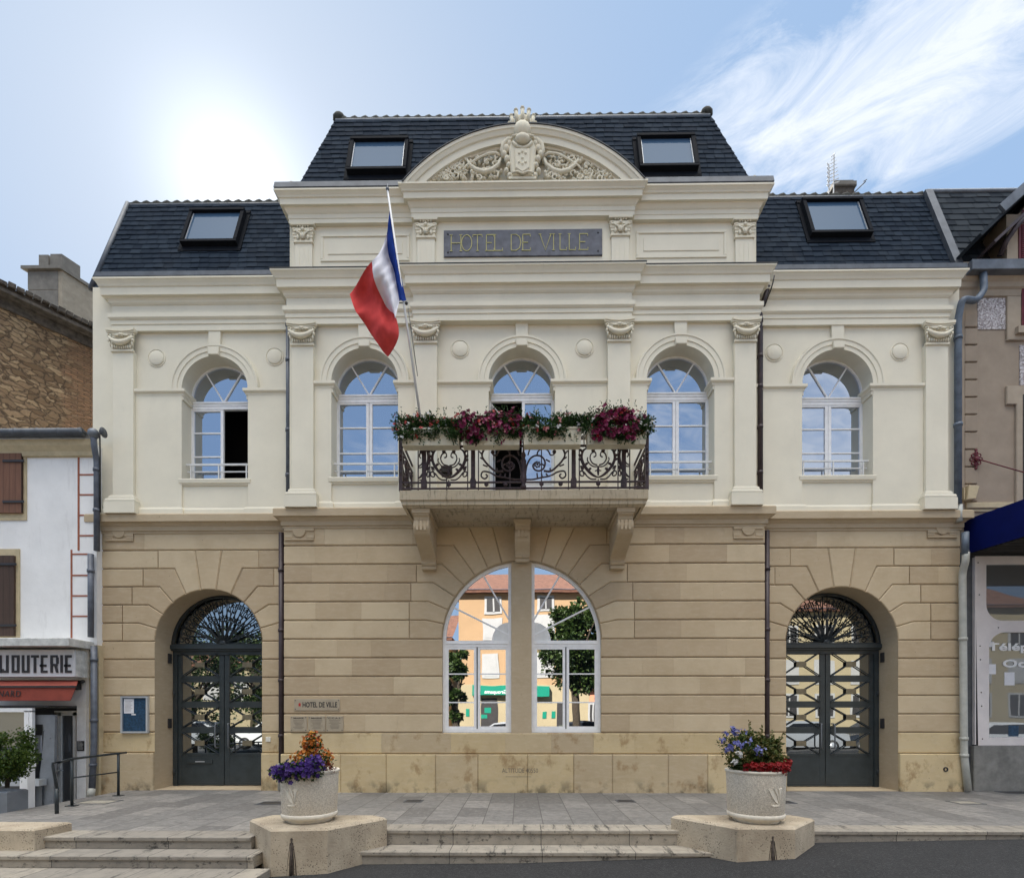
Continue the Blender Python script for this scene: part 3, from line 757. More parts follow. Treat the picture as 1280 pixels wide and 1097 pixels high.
# ---------------- main entablature
def ENT(dz, pj=0.0):
    return [(-.25, 9.07), (.03, 9.07), (.03, 9.19), (.045, 9.195), (.045, 9.27), (.06, 9.28), (.085, 9.31), (.085, 9.39), (.03, 9.40),
            (.03, 9.57), (.045, 9.58), (.07, 9.61), (.075, 9.64), (.10, 9.68), (.16, 9.69), (.165, 9.83), (.185, 9.845), (.20, 9.88), (.235, 9.93), (.25, 9.94), (.25, 9.97), (-.3, 9.99)]
_ENT0 = ENT
def ENT(dz, pj=0.0): return [(p, z+.05) for p, z in _ENT0(0)]
def dzp(prof, d): return [(p, z+d) for p, z in prof]
BX0, BX1 = PIL[2][0]-.0, PIL[3][1]+.0
e = -.045
mb = MB(); sweep(mb, [(CU0, 1.5), (CU0, e), (BX0, e), (BX0, e-.06), (BX1, e-.06), (BX1, e), (CU1, e), (CU1, 1.5)], ENT(0)); mb.build('entablature', 'stucco', hall)
mb = MB(); x0 = PIL[0][0]; sweep(mb, [(x0, 3.0), (x0, YW-.04), (CU0-.05, YW-.04)], dzp(ENT(0), .09)); mb.build('entablature', 'stucco', hall)
mb = MB(); x1 = PIL[5][1]; sweep(mb, [(CU1+.05, YW-.04), (x1, YW-.04), (x1, 3.0)], dzp(ENT(0), .09)); mb.build('entablature', 'stucco', hall)
# ---------------- attic storey of the middle block
AY = -.06
AX0, AX1 = X(367), X(942)
mb = MB(); wall(mb, [(AX0, 9.9), (AX1, 9.9), (AX1, 11.5), (AX0, 11.5)], [], AY)
mb.box(AX0, AX0+.05, AY+.01, 1.4, 9.8, 11.6); mb.box(AX1-.05, AX1, AY+.01, 1.4, 9.8, 11.6)
mb.prism([(BX0-.04, 9.9), (BX1+.04, 9.9), (BX1+.04, 11.1), (BX0-.04, 11.1)], AY-.07, AY+.01)
mb.prism([(AX0-.02, 9.95), (AX1+.02, 9.95), (AX1+.02, 10.12), (AX0-.02, 10.12)], AY-.03, AY)
mb.build('attic_wall', 'stucco', hall)
def attic_pil(pl, pr, yf, flute=False):
    yp = yf-.05; x0, x1 = X(pl, yp), X(pr, yp); cx = (x0+x1)/2; w_ = x1-x0
    zc0, zc1 = 10.66, 11.02
    mb = MB(); mb.prism([(x0, 9.96), (x1, 9.96), (x1, zc0+.02), (x0, zc0+.02)], yp, yf, .005)
    for k in range(3): mb.box(cx-w_*.27+w_*.27*k-.012, cx-w_*.27+w_*.27*k+.012, yp-.006, yp+.001, 10.15, 10.58)
    ob = mb.build('pilaster', 'stucco', hall)
    cp = MB(); a = w_/2
    cp.box(x0-.02, x1+.02, yp-.025, yf, zc0, zc0+.045, .006)
    for k in range(4): cp.box(x0-.005-.012*k, x1+.005+.012*k, yp-.008-.01*k, yf, zc0+.045+.055*k, zc0+.10+.055*k)
    for sg in (-1, 1):
        cp.tube([(cx+sg*(a-.01+.045*cos(q*.6)*(1-q*.07)), yp-.035, zc0+.225+.045*sin(q*.6)*(1-q*.07)) for q in range(12)], .013, 6)
        cp.tube([(cx+sg*.02, yp-.03, zc0+.06), (cx+sg*.05, yp-.04, zc0+.16), (cx+sg*(a-.02), yp-.04, zc0+.22)], [.02, .018, .01], 6)
        cp.ball((cx+sg*.10, yp-.025, zc0+.10), (.03, .02, .05), 6, 5)
    cp.ball((cx, yp-.035, zc0+.12), (.035, .03, .06), 7, 5); cp.ball((cx, yp-.04, zc0+.24), (.04, .03, .035), 7, 5)
    for q in range(5): cp.ball((cx-.10+.05*q, yp-.03, zc0+.30), (.018, .02, .018), 6, 4)
    cp.box(x0-.06, x1+.06, yp-.06, yf, zc1-.05, zc1-.003, .008)
    cp.build('capital', 'relief_stucco', ob)
attic_pil(368.5, 390, AY); attic_pil(521.5, 543.5, AY-.07); attic_pil(764.5, 786.5, AY-.07); attic_pil(919.5, 941.5, AY)
def frame_panel(x0, x1, z0, z1, yf, th=.02, wd=.05):
    mb = MB()
    for a, b_, c_, d_ in ((x0, x1, z0, z0+wd), (x0, x1, z1-wd, z1), (x0, x0+wd, z0+wd+.001, z1-wd-.001), (x1-wd, x1, z0+wd+.001, z1-wd-.001)):
        mb.prism([(a, c_), (b_, c_), (b_, d_), (a, d_)], yf-th, yf, .006)
    k = .14
    mb.prism([(x0+k, z0+k), (x1-k, z0+k), (x1-k, z1-k), (x0+k, z1-k)], yf-.012, yf, .006)
    mb.build('wall_panel', 'stucco', hall)
frame_panel(X(401, AY), X(512, AY), Z(325, AY), Z(291, AY), AY); frame_panel(X(795, AY), X(908, AY), Z(325, AY), Z(291, AY), AY)
ATT = [(-.2, 11.02), (.03, 11.02), (.03, 11.10), (.04, 11.105), (.04, 11.18), (.06, 11.20), (.08, 11.235), (.10, 11.27), (.15, 11.27), (.155, 11.375), (.175, 11.385), (.185, 11.41), (.22, 11.45), (.235, 11.46), (.235, 11.49), (-.3, 11.505)]
e2 = AY-.05; PB0, PB1 = X(519), X(788)
mb = MB(); sweep(mb, [(AX0, 1.5), (AX0, e2), (PB0, e2), (PB0, e2-.09), (PB1, e2-.09), (PB1, e2), (AX1, e2), (AX1, 1.5)], ATT); mb.build('attic_entablature', 'stucco', hall)
# zinc gutters along the eaves
G1 = [(.20, 11.50), (.22, 11.505), (.235, 11.52), (.22, 11.63), (.20, 11.64), (.0, 11.63)]
for path in ([(AX0, 1.5), (AX0, e2), (PB0-.16, e2)], [(PB1+.16, e2), (AX1, e2), (AX1, 1.5)]):
    mb = MB(); sweep(mb, path, G1); mb.build('gutter', 'dark_zinc', hall)
mb = MB(); sweep(mb, [(PIL[0][0], 3.), (PIL[0][0], YW-.04), (CU0-.22, YW-.04)], [(.22, 10.125), (.235, 10.14), (.225, 10.235), (.19, 10.245), (0, 10.245)]); mb.build('gutter', 'dark_zinc', hall)
mb = MB(); sweep(mb, [(CU1+.22, YW-.04), (PIL[5][1], YW-.04), (PIL[5][1], 3.)], [(.22, 10.125), (.235, 10.14), (.225, 10.235), (.19, 10.245), (0, 10.245)]); mb.build('gutter', 'dark_zinc', hall)
# flashing strips on the main cornice in front of the attic
mb = MB(); sweep(mb, [(CU0, .6), (CU0, e), (BX0, e), (BX0, e-.06), (BX1, e-.06), (BX1, e), (CU1, e), (CU1, .6)], [(.252, 10.022), (.262, 10.025), (.262, 10.035), (.0, 10.06)]); mb.build('flashing', 'old_lead', hall)
# ---------------- pediment
pcx = (X(504, -.435)+X(805, -.435))/2; half = (X(805, -.435)-X(504, -.435))/2; ztp = Z(155, -.435); zb = 11.495
rise = ztp-zb; PR = (half*half+rise*rise)/(2*rise); pcz = ztp-PR
py0 = e2-.09
prof = [(PR-.36, py0+.03), (PR-.36, py0-.03), (PR-.29, py0-.05), (PR-.28, py0-.10), (PR-.25, py0-.11), (PR-.245, py0-.16), (PR-.13, py0-.165), (PR-.12, py0-.19), (PR-.06, py0-.215), (PR-.05, py0-.23), (PR, py0-.235), (PR+.002, py0+.55)]
mb = MB(); n = 64; q = len(prof); vs = []
for i in range(n+1):
    tt = 1-2*i/n
    for pr, y in prof:
        am = acos(min(1, (zb-pcz)/pr)); a = pi/2+am*tt
        vs.append((pcx+pr*cos(a), y, pcz+pr*sin(a)))
mb.add(vs, [(i*q+j, i*q+j+1, (i+1)*q+j+1, (i+1)*q+j) for i in range(n) for j in range(q-1)]+[tuple(range(q)), tuple(range(n*q, n*q+q))])
mb.build('pediment_arch', 'stucco', hall)
mb = MB(); vs = []
for i in range(n+1):
    tt = 1-2*i/n
    for pr, y in ((PR+.004, py0-.25), (PR+.02, py0-.25), (PR+.02, py0+.5)):
        am = acos(min(1, (zb-pcz)/pr)); a = pi/2+am*tt
        vs.append((pcx+pr*cos(a), y, pcz+pr*sin(a)))
mb.add(vs, [(i*3+j, i*3+j+1, (i+1)*3+j+1, (i+1)*3+j) for i in range(n) for j in range(2)]); mb.build('pediment_flashing', 'old_lead', hall)
mb = MB(); am = acos((zb-pcz)/(PR-.2)); pts = arcpts(pcx, pcz, PR-.2, pi/2-am, pi/2+am, 40); mb.prism(pts, py0, py0+.3); mb.build('tympanum', 'stucco', hall)
# coat of arms, crown and scrollwork
yr = py0-.03
mb = MB()
def P2(px, py): x, z = W(px, py, yr-.08); return x, z
def rtube(pts, r, dy=0, n=6):
    mb.tube([(*P2(a, b_)[:1], yr-dy, P2(a, b_)[1]) for a, b_ in pts], r, n)
def rball(px, py, rx, rz, ry=.05, dy=0): x, z = P2(px, py); mb.ball((x, yr-dy, z), (rx, ry, rz), 10, 7)
def pcol(px): return 653+(px-652)
# central shield column
mb.prism([P2(640, 226), P2(666, 226), P2(668, 215), P2(670, 190), P2(667, 181), P2(639, 181), P2(636, 190), P2(638, 215)], yr-.16, yr, .03)
mb.prism([P2(644, 218), P2(653, 224), P2(662, 218), P2(663, 193), P2(643, 193)], yr-.20, yr-.15, .02)
for a, b_ in ((649, 200), (657, 200), (653, 206), (649, 211), (657, 211), (653, 198), (653, 213)): rball(a, b_, .025, .03, .02, .20)
rtube([(640, 224), (647, 222), (653, 225), (660, 222), (667, 224)], .02, .19)
# mask above, drapery shoulders
rball(653, 170, .17, .16, .13, .16); rball(653, 182, .15, .09, .10, .18); rtube([(641, 184), (647, 190), (653, 192), (660, 190), (665, 184)], .03, .17)
rtube([(640, 180), (653, 176), (667, 180)], .025, .20)
for sg in (-1, 1):
    for k, (dx, dy, r) in enumerate(((16, 182, .07), (20, 188, .07), (23, 195, .06), (19, 201, .06), (17, 209, .05), (20, 216, .05), (16, 222, .05))):
        rball(653+sg*dx, dy, r, r*1.1, .06, .10)
    rtube([(653+sg*12, 179), (653+sg*18, 178), (653+sg*24, 184), (653+sg*26, 192), (653+sg*23, 198)], [.05, .05, .045, .04, .02], .12)
    # cornucopia / acanthus scrolls
    rtube([(653+sg*a, b_) for a, b_ in ((27, 198), (30, 206), (38, 213), (48, 216), (58, 213), (66, 206), (70, 198))], [.025, .035, .045, .05, .045, .03, .02], .08)
    rtube([(653+sg*a, b_) for a, b_ in ((27, 196), (33, 192), (42, 193), (52, 197), (62, 203), (70, 208), (76, 216))], [.02, .028, .028, .025, .022, .02, .015], .09)
    rtube([(653+sg*a, b_) for a, b_ in ((34, 222), (40, 217), (36, 212), (30, 214), (31, 220), (36, 220))], .025, .06)
    rtube([(653+sg*a, b_) for a, b_ in ((70, 224), (76, 216), (84, 214), (88, 219), (84, 223), (80, 220))], .025, .06)
    rtube([(653+sg*a, b_) for a, b_ in ((86, 224), (92, 217), (99, 219), (100, 224), (106, 221), (112, 224))], .02, .05)
    rng = random.Random(11+sg)
    for k in range(120):
        a = rng.uniform(26, 112); top = 226-(1-(a/128.)**2)*48
        b_ = rng.uniform(max(top+4, 190), 225); s_ = rng.uniform(.015, .038)
        rball(653+sg*a, b_, s_, s_*rng.uniform(.6, 1.3), .05, rng.uniform(.03, .07))
    for k in range(30):
        a = rng.uniform(30, 104); b_ = 224-rng.uniform(0, 1)*(1-(a/125.)**2)*34; t0 = rng.uniform(0, 6)
        rtube([(653+sg*(a+(5-q*.55)*cos(t0+q*.8)), b_+(4.2-q*.45)*sin(t0+q*.8)) for q in range(8)], .017, rng.uniform(.06, .09))
mb.prism([P2(636, 226), P2(670, 226), P2(670, 229), P2(636, 229)], yr-.16, yr)
mb.build('carved_coat_of_arms', 'relief_stucco', hall)
# mural crown on top
cm_ = MB(); yc = py0-.20
x, z = W(652, 150, yc)
kx = 1/(640./(yc-CAMY)); H = kx
cx_, zc_ = W(653, 163, yc)
cm_.lathe([(.19, 0), (.21, .06), (.17, .10), (.16, .18), (.19, .21), (.215, .25)], (cx_, yc+.20, zc_-.02), 18)
for k in range(12):
    a = 2*pi*k/12
    x_, y_ = cx_+.20*cos(a), yc+.20+.20*sin(a)
    cm_.tube([(x_, y_, zc_+.16), (x_+.04*cos(a), y_+.04*sin(a), zc_+.34)], [.028, .038], 6)
    cm_.ball((x_+.045*cos(a), y_+.045*sin(a), zc_+.36), (.046, .046, .026), 6, 4)
cm_.lathe([(.17, .15), (.225, .28), (.19, .29)], (cx_, yc+.20, zc_), 18)
cm_.build('carved_crown', 'relief_stucco', hall)

# ---------------- roofs: every slate is its own thin piece
def slates(mb, A, B, Cc, D, rows, wid, seed, th=.016, clip=None):
    # A bottom-left, B bottom-right, Cc top-right, D top-left
    rnd = random.Random(seed); A, B, Cc, D = map(Vector, (A, B, Cc, D))
    nn = (B-A).cross(D-A).normalized()
    if nn.y > 0: nn = -nn
    mb.add([A, B, Cc, D], [(0, 1, 2, 3)])
    for i in range(rows):
        v0 = i/rows; v1 = min(1, (i+1.25)/rows)
        l0 = A.lerp(D, v0); r0 = B.lerp(Cc, v0); l1 = A.lerp(D, v1); r1 = B.lerp(Cc, v1)
        x = l0.x-(wid*.5 if i % 2 else 0)-rnd.uniform(0, .04)
        while x < r0.x:
            wd = wid*rnd.uniform(.85, 1.15); xe = x+wd
            g = .005
            a0 = max(x+g, l0.x); b0 = min(xe-g, r0.x)
            a1 = max(x+g, l1.x); b1 = min(xe-g, r1.x)
            if b0-a0 > .02 and (r1.x > a0):
                b1 = max(b1, min(a1+.001, r1.x)); a1 = min(a1, b1)
                lift = th+rnd.uniform(0, .008); sg_ = rnd.uniform(-.007, .007)
                yb = l0.y; zb_ = l0.z
                p0 = Vector((a0, l0.y, l0.z+sg_))+nn*lift; p1 = Vector((b0, l0.y, l0.z+sg_+rnd.uniform(-.003, .003)))+nn*(th+rnd.uniform(0, .006))
                p2 = Vector((b1, l1.y, l1.z))+nn*.003; p3 = Vector((a1, l1.y, l1.z))+nn*.003
                q0 = p0-nn*(lift-.001); q1 = p1-nn*(lift-.001)
                mb.add([p0, p1, p2, p3, q0, q1], [(0, 1, 2, 3), (4, 5, 1, 0)])
            x = xe
# main roof
RB = 11.58; RY0 = .12; RT = Z(146, .95, 650); RY1 = .95
bl = X(358, RY0); brr = X(955, RY0); tl = X(420, RY1); tr = X(887, RY1)
mb = MB(); slates(mb, (bl, RY0, RB), (brr, RY0, RB), (tr, RY1, RT), (tl, RY1, RT), 19, .19, 1)
mb.build('slate_roof', 'slate', hall)
mb = MB(); RYB = 7.0
mb.add([(bl, RY0, RB), (bl, RYB, RB), (tl, RYB-.8, RT), (tl, RY1, RT), (brr, RY0, RB), (brr, RYB, RB), (tr, RYB-.8, RT), (tr, RY1, RT)], [(0, 1, 2, 3), (4, 7, 6, 5), (1, 5, 6, 2), (3, 2, 6, 7)])
mb.box(AX0+.06, AX1-.06, 1.5, RYB, 9.9, RB)
mb.build('roof_flank', 'slate', hall)
def ridge(x0, x1, y, z, step=.225, dz=0.0, fin=()):
    mb = MB(); n = int((x1-x0)/step); st = (x1-x0)/n
    for i in range(n):
        xa = x0+i*st; pts = []; 
        mb.tube([(xa, y, z-.02), (xa+st*.3, y, z-.015), (xa+st*.55, y, z+.0), (xa+st*.8, y, z+.012), (xa+st*1.0, y, z-.005)], [.06, .062, .072, .078, .062], 10)
    mb.box(x0, x1, y-.075, y-.03, z-.12, z-.0)
    for xf in fin: mb.ball((xf, y, z+.06), (.14, .11, .11), 10, 7)
    return mb
mb = ridge(tl, tr, RY1+.05, RT+.01, fin=(tl+.05, tr-.05)); mb.build('ridge_tiles', 'ridge_clay', hall)
mb = MB(); mb.tube([(tl, RY1, RT-.06), (tr, RY1, RT-.06)], .05, 8)
mb.build('ridge_flashing', 'zinc', hall)
# wings' roofs
WB = 10.19; WY0 = YW+.10; WY1 = YW+1.02
WTl = Z(256, WY1, 260); WTr = Z(242, WY1, 1060); WT = (WTl+WTr)/2
lbl = X(114, WY0); ltl = X(160.5, WY1)
rbr = X(1203, WY0); rtr = X(1155, WY1)
mb = MB(); slates(mb, (lbl, WY0, WB), (CU0+.3, WY0, WB), (CU0+.9, WY1, WT), (ltl, WY1, WT), 18, .20, 2)
mb.build('slate_roof', 'slate', hall)
mb = MB(); slates(mb, (CU1-.9, WY0, WB), (rbr, WY0, WB), (rtr, WY1, WT), (CU1-.9, WY1, WT), 18, .20, 3)
mb.build('slate_roof', 'slate', hall)
mb = MB()
mb.add([(lbl, WY0, WB), (lbl, 6, WB), (ltl, 5.2, WT), (ltl, WY1, WT), (CU0+.5, WY1, WT), (CU0+.5, 5.2, WT)], [(0, 1, 2, 3), (3, 2, 5, 4)])
mb.add([(rtr, WY1, WT), (rtr, 5.2, WT), (CU1-.5, WY1, WT), (CU1-.5, 5.2, WT), (rbr, WY0, WB), (rbr, 6, WB)], [(0, 1, 3, 2), (0, 4, 5, 1)])
mb.build('roof_flank', 'slate', hall)
ridge(ltl, CU0+.4, WY1+.05, WT+.01).build('ridge_tiles', 'ridge_clay', hall)
ridge(CU1-.4, rtr, WY1+.05, WT+.01).build('ridge_tiles', 'ridge_clay', hall)
mb = MB(); mb.tube([(ltl, WY1, WT-.06), (CU0+.4, WY1, WT-.06)], .045, 8); mb.tube([(lbl, WY0-.01, WB), (ltl, WY1-.01, WT)], .05, 8)
mb.build('hip_flashing', 'dark_zinc', hall)
mb = MB(); mb.tube([(CU1-.4, WY1, WT-.06), (rtr, WY1, WT-.06)], .045, 8)
mb.add([(rbr-.10, WY0-.09, WB+.02), (rbr+.06, WY0-.09, WB+.02), (rtr+.12, WY1-.09, WT+.02), (rtr-.04, WY1-.09, WT+.02), (rbr-.10, WY0+.03, WB), (rbr+.06, WY0+.03, WB), (rtr+.12, WY1+.03, WT), (rtr-.04, WY1+.03, WT)], [(0, 1, 2, 3), (0, 3, 7, 4), (1, 5, 6, 2)])
mb.build('hip_flashing', 'dark_zinc', hall)
# skylights lying on the slope
def skylight(p_bl, p_br, p_tl, p_tr, y0, z0, y1, z1, glow=0):
    # given pixel corners; slope from (y0,z0) to (y1,z1)
    sl = (z1-z0)/(y1-y0)
    def hit(px, py):
        u = (px-CX)/F; v = (CY-py)/F
        dx, dy, dz = sin(YAW)+u*cos(YAW), cos(YAW)-u*sin(YAW), v
        # z = z0+sl*(y-y0)
        t_ = (z0+sl*(CAMY-y0)-CAMZ)/(dz-sl*dy)
        return Vector((t_*dx, CAMY+t_*dy, CAMZ+t_*dz))
    bl_, br_, tl_, tr_ = (hit(*q) for q in (p_bl, p_br, p_tl, p_tr))
    xl = (bl_.x+tl_.x)/2; xr = (br_.x+tr_.x)/2; yb, zb_ = (bl_.y+br_.y)/2, (bl_.z+br_.z)/2; yt, zt_ = (tl_.y+tr_.y)/2, (tl_.z+tr_.z)/2
    O = Vector((xl, yb, zb_)); U = Vector((1, 0, 0)); V = Vector((0, yt-yb, zt_-zb_)); hgt = V.length; V.normalize(); Nn = Vector((0, -V.z, V.y))
    Wd = xr-xl
    def bx(mb, u0, u1, v0, v1, n0, n1):
        vs = [O+U*u+V*v+Nn*n_ for u in (u0, u1) for v in (v0, v1) for n_ in (n0, n1)]
        mb.add(vs, [(0, 1, 3, 2), (4, 6, 7, 5), (0, 4, 5, 1), (2, 3, 7, 6), (0, 2, 6, 4), (1, 5, 7, 3)])
    f = MB(); fr = .07
    bx(f, 0, Wd, 0, fr, 0, .13); bx(f, 0, Wd, hgt-fr, hgt, 0, .15); bx(f, 0, fr, fr+.001, hgt-fr-.001, 0, .135); bx(f, Wd-fr, Wd, fr+.001, hgt-fr-.001, 0, .135)
    bx(f, -.07, Wd+.07, hgt+.001, hgt+.08, .0, .05); bx(f, -.07, -.001, -.10, hgt, .0, .035); bx(f, Wd+.001, Wd+.07, -.10, hgt, .0, .035); bx(f, -.07, Wd+.07, -.14, -.002, .015, .03)
    ob = f.build('skylight', 'black_frame', hall)
    g = MB(); bx(g, fr+.001, Wd-fr-.001, fr+.001, hgt-fr-.001, .06, .085); g.build('pane', 'roof_glass', ob)
    g = MB(); bx(g, fr+.001, Wd-fr-.001, fr+.001, fr+.02, .086, .10); bx(g, fr+.001, fr+.02, fr+.021, hgt-fr-.021, .086, .10); bx(g, Wd-fr-.02, Wd-fr-.001, fr+.021, hgt-fr-.021, .086, .10); g.build('pane_gasket', 'aluminium', ob)
skylight((435, 221), (508, 221), (441, 182), (513, 182), RY0, RB, RY1, RT)
skylight((800, 217), (872, 217), (793, 178), (865, 178), RY0, RB, RY1, RT)
skylight((228, 310), (299, 310), (243, 270), (309, 270), WY0, WB, WY1, WT)
skylight((1010, 300), (1087, 298), (1000, 257), (1073, 256), WY0, WB, WY1, WT)

# ---------------- first floor windows
def arched_window(win):
    cx, r, yf, zs, zb, kind = win; y = yf+RV-.02
    root = MB()
    fw = .032; tz = zs-.11
    pts = [(cx-r+.005, y, zb)]+[(cx-r+fw/2, y, zb+.0)]
    R = r-fw/2
    path = [(cx-R, y, zb), (cx-R, y, zs)]+[(cx+R*cos(a), y, zs+R*sin(a)) for a in [pi-pi*i/24 for i in range(1, 24)]]+[(cx+R, y, zs), (cx+R, y, zb)]
    root.flatbar(path, fw, .07)
    root.box(cx-r+fw, cx+r-fw, y-.045, y+.03, tz-.05, tz+.02); root.box(cx-r+fw, cx+r-fw, y-.038, y+.03, tz-.115, tz-.055)
    root.box(cx-r+fw, cx+r-fw, y-.06, y-.046, tz+.0, tz+.03)
    # V bars of the fanlight
    for sg in (-1, 1):
        a = radians(55); root.flatbar([(cx, y-.01, tz+.03), (cx+sg*(R)*cos(a), y-.01, zs+R*sin(a)-.0)], .028, .03)
    ob = root.build('arched_window', 'white_paint', hall)
    iw = r-fw; zt = tz-.116
    sash = []
    def leaf(x0, x1, open_=False, bars=2):
        m_ = MB(); e_ = .03; so, si = (.022, .058) if x0 < cx-.1 else (.058, .022)
        m_.box(x0, x0+so, y-.03, y+.02, zb+.0, zt); m_.box(x1-si, x1, y-.03, y+.02, zb+.0, zt)
        x0 += so-e_; x1 += e_-si
        m_.box(x0+e_, x1-e_, y-.03, y+.02, zb, zb+.06); m_.box(x0+e_, x1-e_, y-.03, y+.02, zt-.035, zt)
        if kind == 'balcony':
            m_.box(x0+e_, x1-e_, y-.02, y+.01, zb+.08, zb+.62); m_.box(x0+e_, x1-e_, y-.03, y+.02, zb+.621, zb+.69)
            for q in (.5, ): m_.box(x0+e_, x1-e_, y-.022, y+.012, zb+.69+(zt-zb-.74)*q-.012, zb+.69+(zt-zb-.74)*q+.012)
        else:
            Hh = zt-zb-.13
            for q in (.36, .70): m_.box(x0+e_, x1-e_, y-.022, y+.012, zb+.08+Hh*q-.013, zb+.08+Hh*q+.013)
        g = MB(); g.box(x0+e_, x1-e_, y-.004, y+.004, zb+(.69 if kind == 'balcony' else .06), zt-.035)
        return m_, g
    # left and right leaves
    for sg in (-1, 1):
        x0, x1 = (cx-iw, cx-.004) if sg < 0 else (cx+.004, cx+iw)
        m_, g = leaf(x0, x1)
        opened = (kind == 'left' and sg > 0) or (kind == 'balcony' and sg < 0)
        if opened:   # leaf swung into the room
            hx = x1 if sg > 0 else x0
            def sw(mm):
                an = radians(88)*(1 if sg > 0 else -1)
                mm.v = [((hx+(px_-hx)*cos(an)+(py_-y)*sin(an)), (y+.05+abs(px_-hx)*sin(abs(an))+(py_-y)*cos(an)*0), pz_) for px_, py_, pz_ in mm.v]
            sw(m_); sw(g)
        lo = m_.build('casement', 'white_paint', ob); g.build('pane', 'window_glass', lo)
    if kind == 'left':
        pass
    if kind == 'balcony':
        st = MB(); st.tube([(cx-iw, y-.02, zt-.05), (cx-.10, y+.02, zt-.62)], .014, 6); st.build('awning_stay', 'soft_white', ob)
    # fanlight glass
    g = MB(); g.prism([(cx-iw, tz+.02), (cx+iw, tz+.02), (cx+iw, zs)]+arcpts(cx, zs, iw, 0, pi, 24)[1:-1]+[(cx-iw, zs)], y-.003, y+.005); g.build('fan_pane', 'window_glass', ob)
    # guard rail in front
    if kind != 'balcony':
        gr = MB(); yr_ = yf+.10; zr = Z(578.5, yf+.1)
        gr.box(cx-r-.0, cx+r+.0, yr_-.012, yr_+.012, zr-.018, zr+.018)
        gr.box(cx-r, cx+r, yr_+.03, yr_+.045, zr-.14, zr-.115)
        for k in (-r+.10, 0, r-.10): gr.box(cx+k-.012, cx+k+.012, yr_-.01, yr_+.01, zb+.0, zr-.019)
        gr.build('guard_rail', 'soft_white', ob)
for w_ in WIN: arched_window(w_)

# ---------------- ground-floor half-round windows
y = .13
HW = []
for sg in (-1, 1):
    xi = PX0 if sg < 0 else PX1; R = CR
    f = MB(); fw = .06; zb = LZ[0]+.0; zt = Z(802, y)
    def flat(p): return [(a, y, c_) for a, c_ in p]
    # jamb + quarter arc + inner post
    Rr = R-fw/2; xin = xi+sg*fw/2; aend = acos(abs(xin-CCX)/Rr)
    path = [(CCX+sg*Rr, y, zb), (CCX+sg*Rr, y, CZS)]+[(CCX+sg*Rr*cos(aend*i/16), y, CZS+Rr*sin(aend*i/16)) for i in range(1, 17)]
    f.flatbar(path, fw, .08)
    f.flatbar([(xin, y, zb), (xin, y, CZS+Rr*sin(aend)+.03)], fw, .079)
    xa, xb = sorted((CCX+sg*(R-fw), xi+sg*fw))
    f.box(xa, xb, y-.05, y+.035, zt-.045, zt+.02); f.box(xa, xb, y-.038, y+.035, zt-.10, zt-.046)
    f.box(xa, xb, y-.045, y+.035, zb, zb+.07)
    # fan rays
    for a_ in (27, 61):
        a = radians(a_); f.flatbar([(CCX+sg*(.3)*cos(a)+sg*.0, y-.01, zt+.02+.28*sin(a)), (CCX+sg*(R-.05)*cos(a*.98), y-.01, CZS+(R-.05)*sin(a*.98))], .03, .03)
    ob = f.build('half_round_window', 'white_paint', hall)
    hb = MB(); hp = [(xi+sg*fw, zt+.02)]+[(xi+sg*(fw+.32*cos(a)), zt+.02+.36*sin(a)) for a in [pi/2*i/12 for i in range(13)]][::-1]
    hb.prism(hp, y-.02, y+.01); hb.build('fan_hub', 'soft_white', ob)
    mid = (xa+xb)/2
    for x0, x1 in ((xa, mid-.012), (mid+.012, xb)):
        m_ = MB(); e_ = .05; z0, z1 = zb+.07, zt-.10
        m_.box(x0, x0+e_, y-.03, y+.02, z0, z1); m_.box(x1-e_, x1, y-.03, y+.02, z0, z1); m_.box(x0+e_, x1-e_, y-.03, y+.02, z0, z0+.05); m_.box(x0+e_, x1-e_, y-.03, y+.02, z1-.05, z1)
        for q in (Z(842, y), Z(877.5, y)): m_.box(x0+e_, x1-e_, y-.022, y+.012, q-.012, q+.012)
        lo = m_.build('casement', 'white_paint', ob)
        g = MB(); g.box(x0+e_, x1-e_, y-.004, y+.004, z0+.05, z1-.05); g.build('pane', 'low_glass', lo)
    Ri = R-fw; xg = abs(xi+sg*fw-CCX); ae = acos(xg/Ri)
    g = MB(); g.prism([(xi+sg*fw, zt+.02), (CCX+sg*Ri, zt+.02)]+[(CCX+sg*Ri*cos(ae*i/16), CZS+Ri*sin(ae*i/16)) for i in range(17)], y-.003, y+.005); g.build('fan_pane', 'low_glass', ob)

